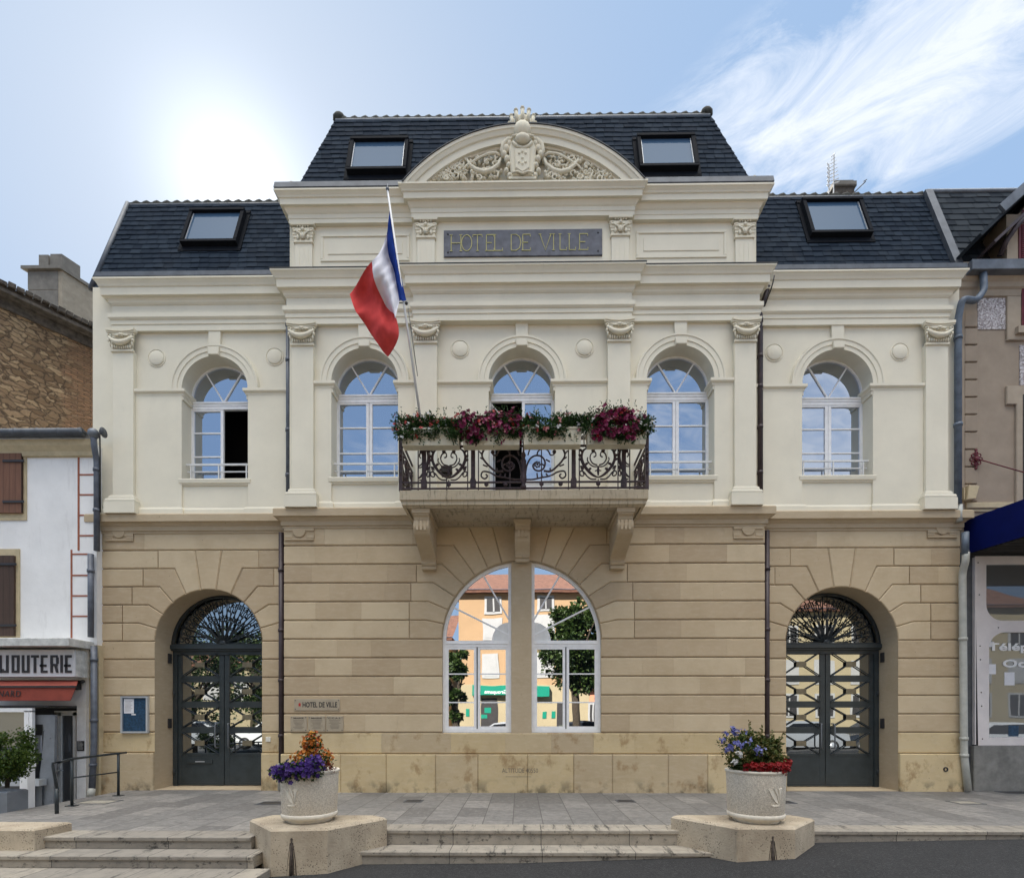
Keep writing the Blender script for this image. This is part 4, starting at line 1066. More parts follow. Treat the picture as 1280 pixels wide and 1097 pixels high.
# ---------------- doors
def door(cx, r, name):
    yd = YW+.56; zt = Z(808, yd, 650)
    zt = 2.90
    hw = r-.01
    fr = MB(); fr.box(cx-hw, cx-hw+.09, yd-.03, yd+.06, .012, zt-.001); fr.box(cx+hw-.09, cx+hw, yd-.03, yd+.06, .012, zt-.001)
    fr.box(cx-hw+.09, cx+hw-.09, yd-.03, yd+.06, zt-.11, zt-.001)
    ob = fr.build('entrance_door', 'door_paint', hall)
    tr = MB(); tr.box(cx-r+.0, cx+r-.0, yd-.12, yd+.06, zt, zt+.09, .01); tr.box(cx-r, cx+r, yd-.085, yd+.05, zt-.03, zt-.002); tr.build('transom', 'door_paint', ob)
    for sg in (-1, 1):
        x0, x1 = sorted((cx+sg*.008, cx+sg*(hw-.095))); W_ = x1-x0
        lf = MB(); zA, zB = .03, zt-.115; st = .075
        inn = .10
        lf.box(x0, x0+(st if sg < 0 else inn), yd, yd+.045, zA, zB); lf.box(x1-(inn if sg < 0 else st), x1, yd, yd+.045, zA, zB)
        a, b_ = x0+(st if sg < 0 else inn), x1-(inn if sg < 0 else st)
        zs0 = Z(941, yd); rows = [(zs0, Z(916, yd)), (Z(908, yd), Z(884, yd)), (Z(876, yd), Z(852, yd)), (Z(844, yd), Z(816.5, yd))]
        lf.box(a, b_, yd+.005, yd+.04, zA+.0, rows[0][0]-.05); lf.box(a, b_, yd-.004, yd+.045, rows[0][0]-.049, rows[0][0])
        lf.box(a, b_, yd+.0, yd+.045, zA, zA+.05)
        for k in range(3): lf.box(a, b_, yd-.004, yd+.045, rows[k][1], rows[k+1][0])
        lf.box(a, b_, yd-.001, yd+.045, rows[3][1], zB)
        if sg < 0 and name == 'left': lf.box((a+b_)/2-.26, (a+b_)/2+.26, yd-.02, yd, zs0-.22, zs0-.14, .004)
        lo = lf.build('door_leaf', 'door_paint', ob)
        g = MB(); g.box(a, b_, yd+.02, yd+.028, rows[0][0], rows[3][1]); g.build('pane', 'door_glass', lo)
        mx_ = (a+b_)/2
        for z0, z1 in rows:
            gr = MB(); pl = MB()
            zm = (z0+z1)/2; bw, bh = .105, .055
            for sx in (-1, 1):
                for sz in (-1, 1):
                    ex = a if sx < 0 else b_; ez = z0-.02 if sz < 0 else z1+.02
                    P_ = [(mx_, yd-.02, zm), (mx_+sx*bw*.9, yd-.02, zm+sz*bh*.8), (ex, yd-.02, ez)]
                    gr.flatbar(P_, .018, .02)
            pl.box(mx_-bw, mx_+bw, yd-.035, yd-.0305, zm-bh, zm+bh, .002)
            gr.build('door_grille', 'iron_paint', lo); pl.build('brass_block', 'brass_plate', lo)
        hd = MB(); hx = cx+sg*.12; z0h, z1h = Z(934, yd), Z(904, yd)
        hd.tube([(hx-sg*.0, yd-.01, z0h), (hx, yd-.09, z0h), (hx+sg*.02, yd-.10, z0h+.03), (hx+sg*.02, yd-.10, z1h-.03), (hx, yd-.09, z1h), (hx, yd-.01, z1h)], .014, 8); hd.build('handle', 'zinc', lo)
        hg = MB()
        for zh in (.25, 1.9): hg.tube([(cx+sg*(hw-.03), yd-.045, zh), (cx+sg*(hw-.03), yd-.045, zh+.12)], .018, 6)
        hg.build('hinge', 'iron_paint', lo)
        if sg < 0 and name == 'left':
            sl = MB(); sl.box((a+b_)/2-.10, (a+b_)/2+.10, yd-.024, yd-.021, zs0-.19, zs0-.17); sl.build('letter_slot', 'aluminium', lo)
    # fanlight ironwork
    zc = zt+.09; yg = yd-.06; R = (ZS+r)-zc
    R = min(r-.03, R-.02)
    g = MB(); g.prism([(cx-r+.004, zc+.001), (cx+r-.004, zc+.001), (cx+r-.004, ZS+.0)]+arcpts(cx, ZS, r-.004, 0, pi, 28)[1:-1]+[(cx-r+.004, ZS)], yd+.02, yd+.03)
    g.build('fan_pane', 'door_glass', ob)
    ir = MB()
    pa = [(cx+(r-.03)*cos(a), yg, ZS+(r-.03)*sin(a)) for a in [pi*i/32 for i in range(33)]]
    ir.flatbar([(cx+r-.03, yg, zc)]+pa+[(cx-r+.03, yg, zc)], .045, .05)
    ir.box(cx-r+.02, cx+r-.02, yg-.02, yg+.02, zc+.0, zc+.03)
    nb = 8
    def sp(cx0, cz0, rr, a0, turns, sgn, n=16): return [(cx0+rr*(1-.8*q/n)*cos(a0+sgn*turns*2*pi*q/n), yg-.01, cz0+rr*(1-.8*q/n)*sin(a0+sgn*turns*2*pi*q/n)) for q in range(n+1)]
    zo = zc+.03; Rm = r-.07
    def pt(a, f): return (cx+f*Rm*cos(a), yg, zo+f*Rm*sin(a)*.98)
    for k in range(1, nb):
        a = pi*k/nb; ir.tube([pt(a, .03), pt(a, .97)], [.017, .012], 6)
        q = pt(a, .60); ir.ball((q[0], yg, q[2]), (.022, .022, .022), 6, 4)
    for k in range(nb):
        a = pi*(k+.5)/nb; da = pi/nb*.5
        for sg in (-1, 1):
            ir.tube([pt(a, .10), pt(a+sg*da*.75, .30), pt(a+sg*da*.80, .45), pt(a+sg*da*.35, .62), pt(a+sg*da*.12, .78), pt(a+sg*da*.3, .90)], .0105, 5)
            q = pt(a+sg*da*.50, .84); ir.tube(sp(q[0], q[2], .072, a-sg*1.4, 1.15, sg), .0105, 5)
            q = pt(a+sg*da*.55, .55); ir.tube(sp(q[0], q[2], .052, a+2, 1.1, -sg), .010, 5)
            q = pt(a+sg*da*.45, .34); ir.tube(sp(q[0], q[2], .036, a, 1.0, sg), .009, 5)
        q = pt(a, .70); ir.ball((q[0], yg, q[2]), (.02, .02, .03), 6, 4)
    ir.ball((cx, yg, zc+.04), (.09, .03, .07), 8, 6)
    ir.build('fanlight_grille', 'iron_paint', ob)
    return ob
door(LCX, LR, 'left'); door(RCX, RR, 'right')
# small boxes on the door reveals
for cx, r, sg in ((LCX, LR, -1), (RCX, RR, 1)):
    x = cx+sg*r; yq = YW+.38
    for z in (2.60, 1.24): mb = MB(); mb.box(x-sg*.03, x, yq, yq+.09, z, z+.20); mb.build('door_detector', 'dark_box', hall)
mb = MB(); x, z = W(335.5, 923.5, YW); mb.box(x-.05, x+.05, YW-.015, YW, z-.05, z+.05, .004); mb.build('bell_plate', 'switch_white', hall)
mb = MB(); x, z = W(1182, 961, YW-.05)
n = 16
mb.add([(x+r_*cos(2*pi*j/n), YW-.05+yy, z+r_*sin(2*pi*j/n)) for r_, yy in ((.05, 0), (.045, -.015), (.028, -.015), (.022, .002), (.0001, .002)) for j in range(n)], [(i*n+j, i*n+(j+1) % n, (i+1)*n+(j+1) % n, (i+1)*n+j) for i in range(4) for j in range(n)])
mb.build('pipe_outlet', 'dark_box', hall)

# ---------------- downpipes
def pipe(pts, r, m_, rings=(), name='downpipe', parent=None):
    mb = MB(); P = [Vector(p) for p in pts]; out = [P[0]]
    for i in range(1, len(P)-1):
        a = (P[i-1]-P[i]).normalized(); b_ = (P[i+1]-P[i]).normalized(); d = min(.09, (P[i-1]-P[i]).length*.45, (P[i+1]-P[i]).length*.45)
        for q in (0, .33, .66, 1):
            p0 = P[i]+a*d; p2 = P[i]+b_*d; out.append(p0*(1-q)**2+P[i]*2*q*(1-q)+p2*q*q)
    out.append(P[-1]); mb.tube(out, r, 12)
    for zr in rings:
        for i in range(len(P)-1):
            lo, hi = sorted((P[i].z, P[i+1].z))
            if lo <= zr <= hi and hi-lo > .3:
                q = (zr-P[i].z)/(P[i+1].z-P[i].z); p_ = P[i].lerp(P[i+1], q)
                mb.lathe([(r+.001, -.03), (r+.012, -.03), (r+.012, .03), (r+.001, .03)], p_, 12)
    return mb.build(name, m_, parent or hall)
yp = YW-.07
xl = X(360.8, yp+.02); xl2 = X(351.8, yp)
pipe([(xl, yp, 10.0), (xl, yp, 5.60)], .042, 'grey_pipe', (8.6, 7.2, 6.3, 9.3))
pipe([(xl2, yp-.0, 5.15), (xl2, yp, .03)], .052, 'brown_pipe', (4.4, 3.2, 2.2, 1.1))
xr = X(949.5, yp+.02); xr2 = X(958.5, yp)
pipe([(xr+.12, yp-.1, 9.9), (xr+.02, yp, 9.55), (xr, yp, 9.4), (xr, yp, 5.60)], .045, 'brown_pipe', (8.6, 8.0, 7.2, 6.3, 9.3))
pipe([(xr2, yp, 5.15), (xr2, yp, .03)], .052, 'brown_pipe', (4.4, 3.2, 2.2, 1.1))
pipe([(xr+.16, yp-.25, 9.98), (xr+.13, yp-.22, 9.8), (xr+.06, yp+.03, 9.5), (xr+.06, yp+.03, 5.55)], .012, 'dark_box', name='cable')
pipe([(xl2+.0, yp-.02, .55), (xl2+.0, yp-.02, .02)], .06, 'pale_pipe', name='pipe_shoe')

# ---------------- balcony
BYF = -1.05
bx0, bx1 = X(499.5, BYF), X(810.5, BYF)
slab = MB()
PB = [(-.10, 5.17), (-.08, 5.19), (-.03, 5.20), (-.03, 5.26), (0, 5.28), (0, 5.44), (-.04, 5.45), (-.3, 5.45)]
sweep(slab, [(bx0, 0), (bx0, BYF), (bx1, BYF), (bx1, 0)], PB)
slab.box(bx0+.11, bx1-.11, BYF+.11, -.001, 5.185, 5.44)
slab.box(bx0+.25, bx1-.25, BYF+.2, -.05, 5.44, 5.452)
xm = (bx0+bx1)/2
for a, b_ in ((bx0+.55, xm-.25), (xm+.25, bx1-.55)):
    for q in ((a, b_, BYF+.30, BYF+.32), (a, b_, -.28, -.26), (a, a+.02, BYF+.321, -.281), (b_-.02, b_, BYF+.321, -.281)): slab.box(*q, 5.172, 5.1851)
bal = slab.build('balcony_slab', 'slab_stone', hall)
def console(cx, wd, proj, z1, z0):
    mb = MB()
    # side profile (y,z) swept across the width
    pr = []
    n = 40; Hh = z1-z0
    out = [(0.0, z1), (-proj, z1), (-proj, z1-.10), (-proj+.04, z1-.13), (-proj+.05, z1-.17)]
    for i in range(9):
        a = i/8; out.append((-proj+.06-.05*sin(a*pi), z1-.17-.28*Hh*a))
    for i in range(1, 11):
        a = i/10; s_ = a*a*(3-2*a); out.append((-proj+.06+(proj-.06-.14)*(s_**.8), z1-.17-.28*Hh-.34*Hh*a))
    yb = out[-1][0]; zc = out[-1][1]
    for i in range(1, 9):
        a = i/8; out.append((yb-.035*sin(a*pi)+.03*a, zc-.12*Hh*a))
    zf = out[-1][1]
    out += [(-.14, zf), (-.14, zf-.05), (-.10, zf-.06), (-.10, z0+.02), (-.07, z0), (0, z0)]
    w2 = wd/2
    m_ = len(out)
    vs = [(cx-w2, y_, z_) for y_, z_ in out]+[(cx+w2, y_, z_) for y_, z_ in out]
    mb.add(vs, [tuple(range(m_))[::-1], tuple(range(m_, 2*m_))]+[(i, (i+1) % m_, m_+(i+1) % m_, m_+i) for i in range(m_)])
    mb.box(cx-w2-.025, cx+w2+.025, -proj-.02, 0, z1-.075, z1-.0)
    for k in (-.5, 0, .5): mb.box(cx+k*wd*.5-.02, cx+k*wd*.5+.02, -proj+.0, -proj+.2, z1-.17-.24*Hh, z1-.20)
    for sg in (-1, 1):
        c0 = (-proj+.16, z1-.17-.13*Hh)
        mb.tube([(cx+sg*w2, c0[0]+.09*(1-q/16)*cos(q*.7), c0[1]+.09*(1-q/16)*sin(q*.7)) for q in range(15)], .012, 5)
        mb.tube([(cx+sg*w2, out[k][0]+.035, out[k][1]) for k in range(5, 24)], .012, 5)
    mb.v = [v for v in mb.v]
    mb.build('console', 'trim_stone', bal)
console(X(527, -.85), .27, .92, 5.168, Z(713)); console(X(781.5, -.85), .27, .92, 5.168, Z(713)); console(X(653, -.3), .27, .42, 5.168, Z(701))

# railing
RYF = -1.0; ZR0 = 5.45
zTop = Z(557.5, RYF); zL1 = Z(602.5, RYF); zL2 = Z(610, RYF); zHand = Z(541, RYF)
rx0, rx1 = X(501, RYF), X(808.5, RYF)
def rail_side(front=True):
    pass
rl = MB()
for z_, hh in ((zTop, .03), (zL1, .025), (zL2, .025)): rl.box(rx0, rx1, RYF-.015, RYF+.015, z_-hh/2, z_+hh/2)
rl.box(rx0-.02, rx1+.02, RYF-.03, RYF+.03, zTop+.12, zTop+.155)
for sx in (rx0, rx1):
    rl.box(sx-.03, sx+.03, RYF-.03, RYF+.03, ZR0, zHand); rl.ball((sx, RYF, zHand+.04), .04, 8, 6)
    for z_, hh in ((zTop, .03), (zL1, .025), (zL2, .025), (zTop+.137, .035)): rl.box(sx-.015, sx+.015, RYF+.031, -.02, z_-hh/2, z_+hh/2)
railing = rl.build('railing', 'balcony_iron', hall)
def cpx(px): return X(480+px/3.556, RYF)
def cpz(py): return Z(490+py/3.556, RYF)
bars = MB()
for px in (152, 204, 372, 420, 560, 700, 820, 868, 1040, 1092):
    bars = MB(); bars.box(cpx(px)-.009, cpx(px)+.009, RYF-.009, RYF+.009, ZR0-.0, zTop-.015); bars.build('bar', 'balcony_iron', railing)
for px in (178, 396, 843, 1066):
    bb = MB(); x = cpx(px)
    bb.box(x-.036, x+.036, RYF-.02, RYF+.02, zL1+.07, zTop-.02, .004); bb.box(x-.05, x+.05, RYF-.022, RYF+.022, zL2+.014, zL1+.02, .004)
    bb.prism([(x-.055, zL1+.02), (x+.055, zL1+.02), (x+.036, zL1+.075), (x-.036, zL1+.075)], RYF-.022, RYF+.022)
    bb.build('baluster', 'balcony_iron', railing)
def spir(cx, cz, r0, a0, turns, n=22, y=RYF): return [(cx+r0*(1-.85*q/n)*cos(a0+turns*2*pi*q/n), y, cz+r0*(1-.85*q/n)*sin(a0+turns*2*pi*q/n)) for q in range(n+1)]
def lyre(mb, px, s=1.0, half=0, TR=None):
    X_ = lambda dx, dy: (TR(dx*s, dy) if TR else (cpx(px)+dx*s/3.556*(RYF-CAMY)/F, RYF, cpz(dy)))
    def tb(pts, w0=.012, leafy=0):
        P_ = [X_(a, b_) for a, b_ in pts]
        # smooth
        Q = []
        for i in range(len(P_)-1):
            p0, p1, p2, p3 = (Vector(P_[max(i-1, 0)]), Vector(P_[i]), Vector(P_[i+1]), Vector(P_[min(i+2, len(P_)-1)]))
            for k in range(4):
                t_ = k/4; Q.append(.5*((2*p1)+(-p0+p2)*t_+(2*p0-5*p1+4*p2-p3)*t_*t_+(-p0+3*p1-3*p2+p3)*t_**3))
        Q.append(Vector(P_[-1])); n = len(Q)
        wl = [w0*(.55+.9*sin(pi*min(1, max(0, i/(n-1))))) for i in range(n)] if leafy else w0
        mb.tube(Q, wl, 6)
    for sg in (-1, 1):
        if half and sg != half: continue
        tb([(sg*8, 388), (sg*30, 388), (sg*48, 376), (sg*62, 358), (sg*78, 352), (sg*80, 368), (sg*68, 374), (sg*62, 366), (sg*68, 361)])     # foot volute
        tb([(0, 380), (sg*20, 372), (sg*45, 350), (sg*66, 320), (sg*74, 290), (sg*66, 262), (sg*50, 250)], .019, 1)   # big arm
        tb([(sg*66, 352), (sg*76, 340), (sg*66, 330)], .010)
        tb([(sg*4, 325), (sg*24, 318), (sg*36, 296), (sg*30, 274), (sg*14, 268), (sg*10, 284), (sg*20, 290)])    # inner volute
        tb([(0, 332), (sg*20, 332), (sg*36, 322), (sg*48, 304), (sg*46, 292)], .011)
        for a, b_, c_, d_ in ((74, 290, 88, 280), (72, 306, 88, 300), (70, 270, 82, 255), (60, 328, 44, 318), (64, 345, 80, 330), (50, 250, 60, 236), (44, 352, 30, 340)):
            tb([(sg*a, b_), (sg*(a+c_)/2, (b_+d_)/2-3), (sg*c_, d_)], .015, 1)
        x_, y_, z_ = X_(sg*22, 262); mb.ball((x_, y_, z_), (.034, .022, .034), 8, 6)
    if not half:
        tb([(0, 332), (0, 350), (0, 372)], .016, 1); tb([(-14, 352), (0, 348), (14, 352)], .010)
        x_, y_, z_ = X_(0, 408); mb.ball((x_, y_, z_), (.04, .015, .045), 8, 5)
        tb([(0, 388), (0, 425)], .010)
for px in (288, 952):
    mb = MB(); lyre(mb, px); mb.build('lyre_scroll', 'balcony_iron', railing)
# centre panel: two wide volutes with rosettes either side of a standing spindle
mb = MB(); cxp = 620
def tbx(pts, w0=.012):
    P_ = [Vector((cpx(cxp+a), RYF, cpz(b_))) for a, b_ in pts]; Q = []
    for i in range(len(P_)-1):
        p0, p1, p2, p3 = P_[max(i-1, 0)], P_[i], P_[i+1], P_[min(i+2, len(P_)-1)]
        for k in range(4):
            t_ = k/4; Q.append(.5*((2*p1)+(-p0+p2)*t_+(2*p0-5*p1+4*p2-p3)*t_*t_+(-p0+3*p1-3*p2+p3)*t_**3))
    Q.append(P_[-1]); mb.tube(Q, w0, 6)
for sg in (-1, 1):
    tbx([(sg*8, 372), (sg*14, 330), (sg*30, 296), (sg*55, 282), (sg*82, 288), (sg*96, 312), (sg*90, 338), (sg*70, 350), (sg*50, 344), (sg*42, 326), (sg*54, 312)], .016)
    tbx([(sg*10, 388), (sg*40, 388), (sg*80, 380), (sg*120, 372), (sg*150, 356), (sg*180, 352), (sg*188, 372), (sg*172, 384), (sg*160, 372), (sg*168, 364)], .014)
    tbx([(sg*90, 350), (sg*120, 352), (sg*150, 330), (sg*176, 300), (sg*184, 276), (sg*172, 250), (sg*150, 244)], .018)
    tbx([(sg*60, 282), (sg*66, 262), (sg*90, 250), (sg*110, 262), (sg*120, 280), (sg*136, 276), (sg*140, 262)], .013)
    tbx([(sg*20, 280), (sg*28, 256), (sg*44, 246), (sg*58, 256)], .012)
    for a, b_, c_, d_ in ((176, 300, 192, 290), (184, 276, 196, 262), (160, 330, 180, 322), (100, 300, 118, 310), (60, 360, 62, 380), (80, 362, 84, 380), (100, 362, 110, 376), (120, 352, 118, 338), (96, 330, 80, 318)):
        tbx([(sg*a, b_), (sg*(a+c_)/2, (b_+d_)/2), (sg*c_, d_)], .013)
    x_ = cpx(cxp+sg*62); z_ = cpz(322)
    for q in range(7): mb.ball((x_+.045*cos(q*2*pi/7), RYF, z_+.045*sin(q*2*pi/7)), (.02, .014, .02), 6, 4)
    mb.ball((x_, RYF-.01, z_), .022, 6, 5); mb.ball((cpx(cxp+sg*137), RYF, cpz(266)), (.036, .022, .036), 8, 6)
    for q in (80, 165): mb.ball((cpx(cxp+sg*q), RYF, cpz(408)), (.04, .015, .045), 8, 5)
x_ = cpx(cxp)
mb.lathe([(.01, 0), (.05, .0), (.05, .06), (.03, .09), (.055, .13), (.055, .24), (.03, .27), (.045, .33), (.05, .50), (.028, .55), (.045, .60), (.02, .66), (.012, .80), (.025, .83), (.004, .88)], (x_, RYF, ZR0+.02), 12)
mb.build('scroll_panel', 'balcony_iron', railing)
for sg in (-1, 1):      # half lyres closing the front, full panels on the returns
    mb = MB(); lyre(mb, 152 if sg < 0 else 1092, .62, half=sg*-1); mb.v = [(2*cpx(152 if sg < 0 else 1092)-v[0], v[1], v[2]) if False else v for v in mb.v]
    mb.build('lyre_scroll', 'balcony_iron', railing)
    sx = rx0 if sg < 0 else rx1
    for yc_ in (-.72, -.28):
        mb = MB(); lyre(mb, 0, 1.0, 0, TR=lambda dx, dy: (sx, yc_+dx/3.556*(RYF-CAMY)/F, cpz(dy))); mb.v = mb.v
        mb.build('lyre_scroll', 'balcony_iron', railing)
    for yy in (-.95, -.50, -.06): mb = MB(); mb.box(sx-.009, sx+.009, yy-.009, yy+.009, ZR0, zTop); mb.build('bar', 'balcony_iron', railing)
# white brackets that carry the boxes
for px in (576, 652, 730):
    mb = MB(); x = X(px, RYF-.04)
    mb.tube(spir(x, zTop+.13, .045, 0, 1.2, 16, RYF-.05), .008, 5); mb.tube([(x, RYF-.05, zTop+.0), (x, RYF-.05, zTop+.34)], .011, 6)
    mb.build('box_hook', 'soft_white', railing)
# lamp inside the balcony
mb = MB(); x, z = W(558, 588, -.6); mb.box(x-.10, x+.10, -.62, -.5, z-.04, z+.09, .01); mb.box(x-.09, x+.09, -.6, -.55, z-.10, z-.05); mb.tube([(x, -.55, z-.1), (x, -.55, 5.45)], .012, 6)
tag(mb.build('floodlight', 'dark_box', origin=(x, -.55, 5.45)), 'small dark floodlight on the balcony floor behind the left railing scroll', 'floodlight')

# ================================================================== SIGNS ON THE TOWN HALL
# carved slate plaque with thin gilt capitals
yA = AY-.07
x0, x1 = X(555, yA), X(752.5, yA); z0, z1 = Z(321.5, yA), Z(288.5, yA)
sg_ = thing('name_plaque', 'long grey slate plaque reading HOTEL DE VILLE in thin gilt letters below the pediment', 'sign', ((x0+x1)/2, yA, z0))
mb = MB(); mb.box(x0, x1, yA-.03, yA-.001, z0, z1, .006); mb.build('plaque_board', 'grey_plaque', sg_)
mb = MB(); yl = yA-.034; hh = (z1-z0)*.60; zb = z0+(z1-z0)*.20
GL = {'H': [[(0, 0), (0, 1)], [(.6, 0), (.6, 1)], [(0, .5), (.6, .5)]], 'O': [[(.33+.33*cos(a*pi/10), .5+.5*sin(a*pi/10)) for a in range(21)]],
      'T': [[(.3, 0), (.3, 1)], [(0, .86), (0, 1), (.6, 1), (.6, .86)]], 'E': [[(0, 0), (0, 1)], [(0, 1), (.48, 1), (.48, .86)], [(0, .5), (.34, .5)], [(0, 0), (.5, 0), (.5, .15)]],
      'L': [[(0, 0), (0, 1)], [(0, 0), (.5, 0), (.5, .16)]], 'D': [[(0, 0), (0, 1), (.3, 1), (.5, .85), (.58, .5), (.5, .15), (.3, 0), (0, 0)]],
      'V': [[(0, 1), (.3, 0), (.6, 1)]], 'I': [[(.05, 0), (.05, 1)]]}
SER = {'H': [(0, 0), (0, 1), (.6, 0), (.6, 1)], 'T': [(.3, 0)], 'E': [(0, 0)], 'L': [(0, 1)], 'V': [(0, 1), (.6, 1)], 'I': [(.05, 0), (.05, 1)]}
pxs_ = [('H', 564, 12.5), ('O', 577, 12), ('T', 591, 12), ('E', 608, 12), ('L', 618.5, 12), ('D', 639, 13), ('E', 653.5, 12), ('V', 675, 14), ('I', 691, 12), ('L', 700, 10), ('L', 711.5, 10), ('E', 724.5, 13)]
for ch, px, wpx in pxs_:
    xa = X(px, yl); k = (X(px+wpx, yl)-xa)/.62
    for st in GL[ch]: mb.flatbar([(xa+a*k, yl, zb+b_*hh) for a, b_ in st], .014, .006)
    for a, b_ in SER.get(ch, []): mb.flatbar([(xa+a*k-.028, yl-.001, zb+b_*hh), (xa+a*k+.028, yl-.001, zb+b_*hh)], .010, .006)
mb.build('lettering', 'gold', sg_)
for a in (x0+.08, x1-.08):
    for c_ in (z0+.08, z1-.08): mb = MB(); mb.ball((a, yA-.03, c_), (.018, .012, .018), 8, 5); mb.build('stud', 'ink', sg_)
def plate(px0, px1, pz0, pz1, lab):
    yq = 0.0; x0, x1 = X(px0, yq), X(px1, yq); z0, z1 = Z(pz1, yq), Z(pz0, yq)
    r_ = thing('wall_plaque', lab, 'plaque', ((x0+x1)/2, yq, z0))
    mb = MB(); mb.box(x0, x1, yq-.016, yq-.001, z0, z1, .003); mb.build('plaque_board', 'stone_plaque', r_)
    for a in (x0+.025, x1-.025):
        for c_ in (z0+.03, z1-.03): mb = MB(); mb.ball((a, yq-.018, c_), .009, 6, 4); mb.build('screw', 'ink', r_)
    return r_, x0, x1, z0, z1
r_, x0, x1, z0, z1 = plate(368, 425, 873, 887.5, 'long beige plaque reading HOTEL DE VILLE in dark capitals, above three small plaques')
mb = MB(); put_text(mb, 'HOTEL DE VILLE', (x0+x1)/2+.06, -.018, (z0+z1)/2, .105, .68, off=.02, ext=.001); mb.build('lettering', 'ink', r_)
mb = MB(); mb.prism([(x0+.09, (z0+z1)/2-.03), (x0+.13, (z0+z1)/2-.03), (x0+.13, (z0+z1)/2+.02), (x0+.11, (z0+z1)/2+.035), (x0+.09, (z0+z1)/2+.02)], -.019, -.016); mb.build('crest_mark', 'red_mark', r_)
for (a, b_, head, lab) in ((363.5, 384, 'MAIRIE', 'left small beige plaque of the row of three behind the orange flowers'), (385.5, 407, 'MAIRIE', 'middle small beige plaque of the row of three behind the orange flowers'), (408, 429.5, 'C.C.A.S.', 'small beige plaque headed C.C.A.S. at the right end of the row')):
    r_, x0, x1, z0, z1 = plate(a, b_, 894.5, 914, lab)
    mb = MB(); cxx = (x0+x1)/2; put_text(mb, head, cxx, -.018, z1-.04, .03, (x1-x0)*(.62 if head[0] == 'M' else .74), off=.015, ext=.001); mb.build('lettering', 'ink', r_)
    mb = MB(); rr = random.Random(int(a))
    for k in range(7):
        hw = (x1-x0)*rr.uniform(.18, .36); zk = z1-.085-.026*k; mb.box(cxx-hw, cxx+hw, -.0175, -.0165, zk-.004, zk+.003)
    mb.build('small_print', 'faint_ink', r_)
# glazed notice board
yq = YW; x0, x1 = X(150.5, yq-.05), X(184.5, yq-.05); z0, z1 = Z(916, yq-.05), Z(869.5, yq-.05)
nb_ = thing('notice_board', 'glazed notice board with blue backing and one white sheet left of the left door', 'notice board', ((x0+x1)/2, yq, z0))
fw = .035
mb = MB()
for q in ((x0, x0+fw, z0, z1), (x1-fw, x1, z0, z1), (x0+fw, x1-fw, z0, z0+fw), (x0+fw, x1-fw, z1-fw, z1)): mb.box(q[0], q[1], yq-.055, yq, q[2], q[3])
mb.build('frame', 'aluminium', nb_)
mb = MB(); mb.box(x0+fw, x1-fw, yq-.025, yq-.001, z0+fw, z1-fw); mb.build('backing', 'board_blue', nb_)
mb = MB(); mb.box(x0+fw+.02, x0+fw+.22, yq-.029, yq-.026, z1-fw-.31, z1-fw-.015); mb.box(x0+fw+.17, x0+fw+.26, yq-.0295, yq-.027, z1-fw-.345, z1-fw-.32); mb.build('notice', 'paper', nb_)
mb = MB()
for k in range(9): mb.box(x0+fw+.045, x0+fw+.19-(.03 if k % 3 else 0), yq-.0302, yq-.0292, z1-fw-.07-.024*k, z1-fw-.065-.024*k)
mb.build('print', 'faint_ink', nb_)
# ================================================================== FLAG
simple('flag_blue', (.022, .055, .27), .9, .1, 6, .3, 0, 220, spec=.05); simple('flag_white', (.80, .78, .82), .9, .05, 6, .3, 0, 220, spec=.05); simple('flag_red', (.62, .075, .07), .9, .1, 6, .3, 0, 220, spec=.05)
def P3(px, py, y): a, b_ = W(px, py, y); return Vector((a, y, b_))
FB = P3(528, 540, -1.06); FT = P3(484.5, 238, -1.95)
def pole_y(py): return -1.06+(540-py)/(540-238)*(-.89)
fl = thing('flag', 'blue, white and red flag on a thin pole leaning out left of the balcony', 'flag', tuple(FB))
mb = MB(); mb.tube([FB, FT], [.022, .014], 8); mb.build('pole', 'soft_white', fl)
mb = MB(); mb.ball(FT+Vector((0, 0, .02)), (.028, .028, .028), 8, 6); mb.tube([FT, FT+Vector((0, 0, .10))], [.02, .005], 6); mb.build('finial', 'grey_pipe', fl)
mb = MB(); q = P3(508, 379, pole_y(379)); mb.tube([q, q+Vector((-.27, 0, .02))], .008, 6); mb.ball(q+Vector((-.27, 0, .02)), .025, 6, 5); mb.ball(q, .028, 6, 5); mb.tube([P3(510, 385, pole_y(385)), P3(522, 470, pole_y(470)-.02)], .006, 5)
mb.build('halyard', 'dark_box', fl)
NET = [[(487, 262), (492, 291), (497, 320), (502, 348), (508, 376)], [(485, 278), (489, 304), (494, 330), (498, 353), (503.5, 376.5)], [(484, 293), (485, 316), (492, 337), (496, 357), (499.5, 377)],
       [(475, 311), (477, 333), (484, 351), (489, 371), (494, 396)], [(465, 328), (468, 350), (475, 367), (484, 384), (495, 396)], [(451, 347), (458, 372), (470, 393), (483, 412), (498.5, 420)], [(437, 367), (445, 390), (459, 410), (472, 429), (485, 446)]]
DEP = [[0, 0, 0, 0, 0], [-.06, -.05, -.04, -.04, -.02], [.05, .06, .10, .06, .0], [-.08, -.14, -.12, -.16, -.22], [-.12, -.10, .02, .08, .02], [-.02, .08, -.06, -.12, -.10], [.08, -.04, .10, 0, .08]]
def cr(p, t):
    n = len(p)-1; i = min(int(t*n), n-1); f = t*n-i; a, b_, c_, d_ = p[max(i-1, 0)], p[i], p[i+1], p[min(i+2, n)]
    return .5*((2*b_)+(c_-a)*f+(2*a-5*b_+4*c_-d_)*f*f+(3*b_-a-3*c_+d_)*f**3)
NETV = [[P3(px, py, pole_y(py if i == 0 else 320+(py-320)*.6)+DEP[i][j]) for j, (px, py) in enumerate(col)] for i, col in enumerate(NET)]
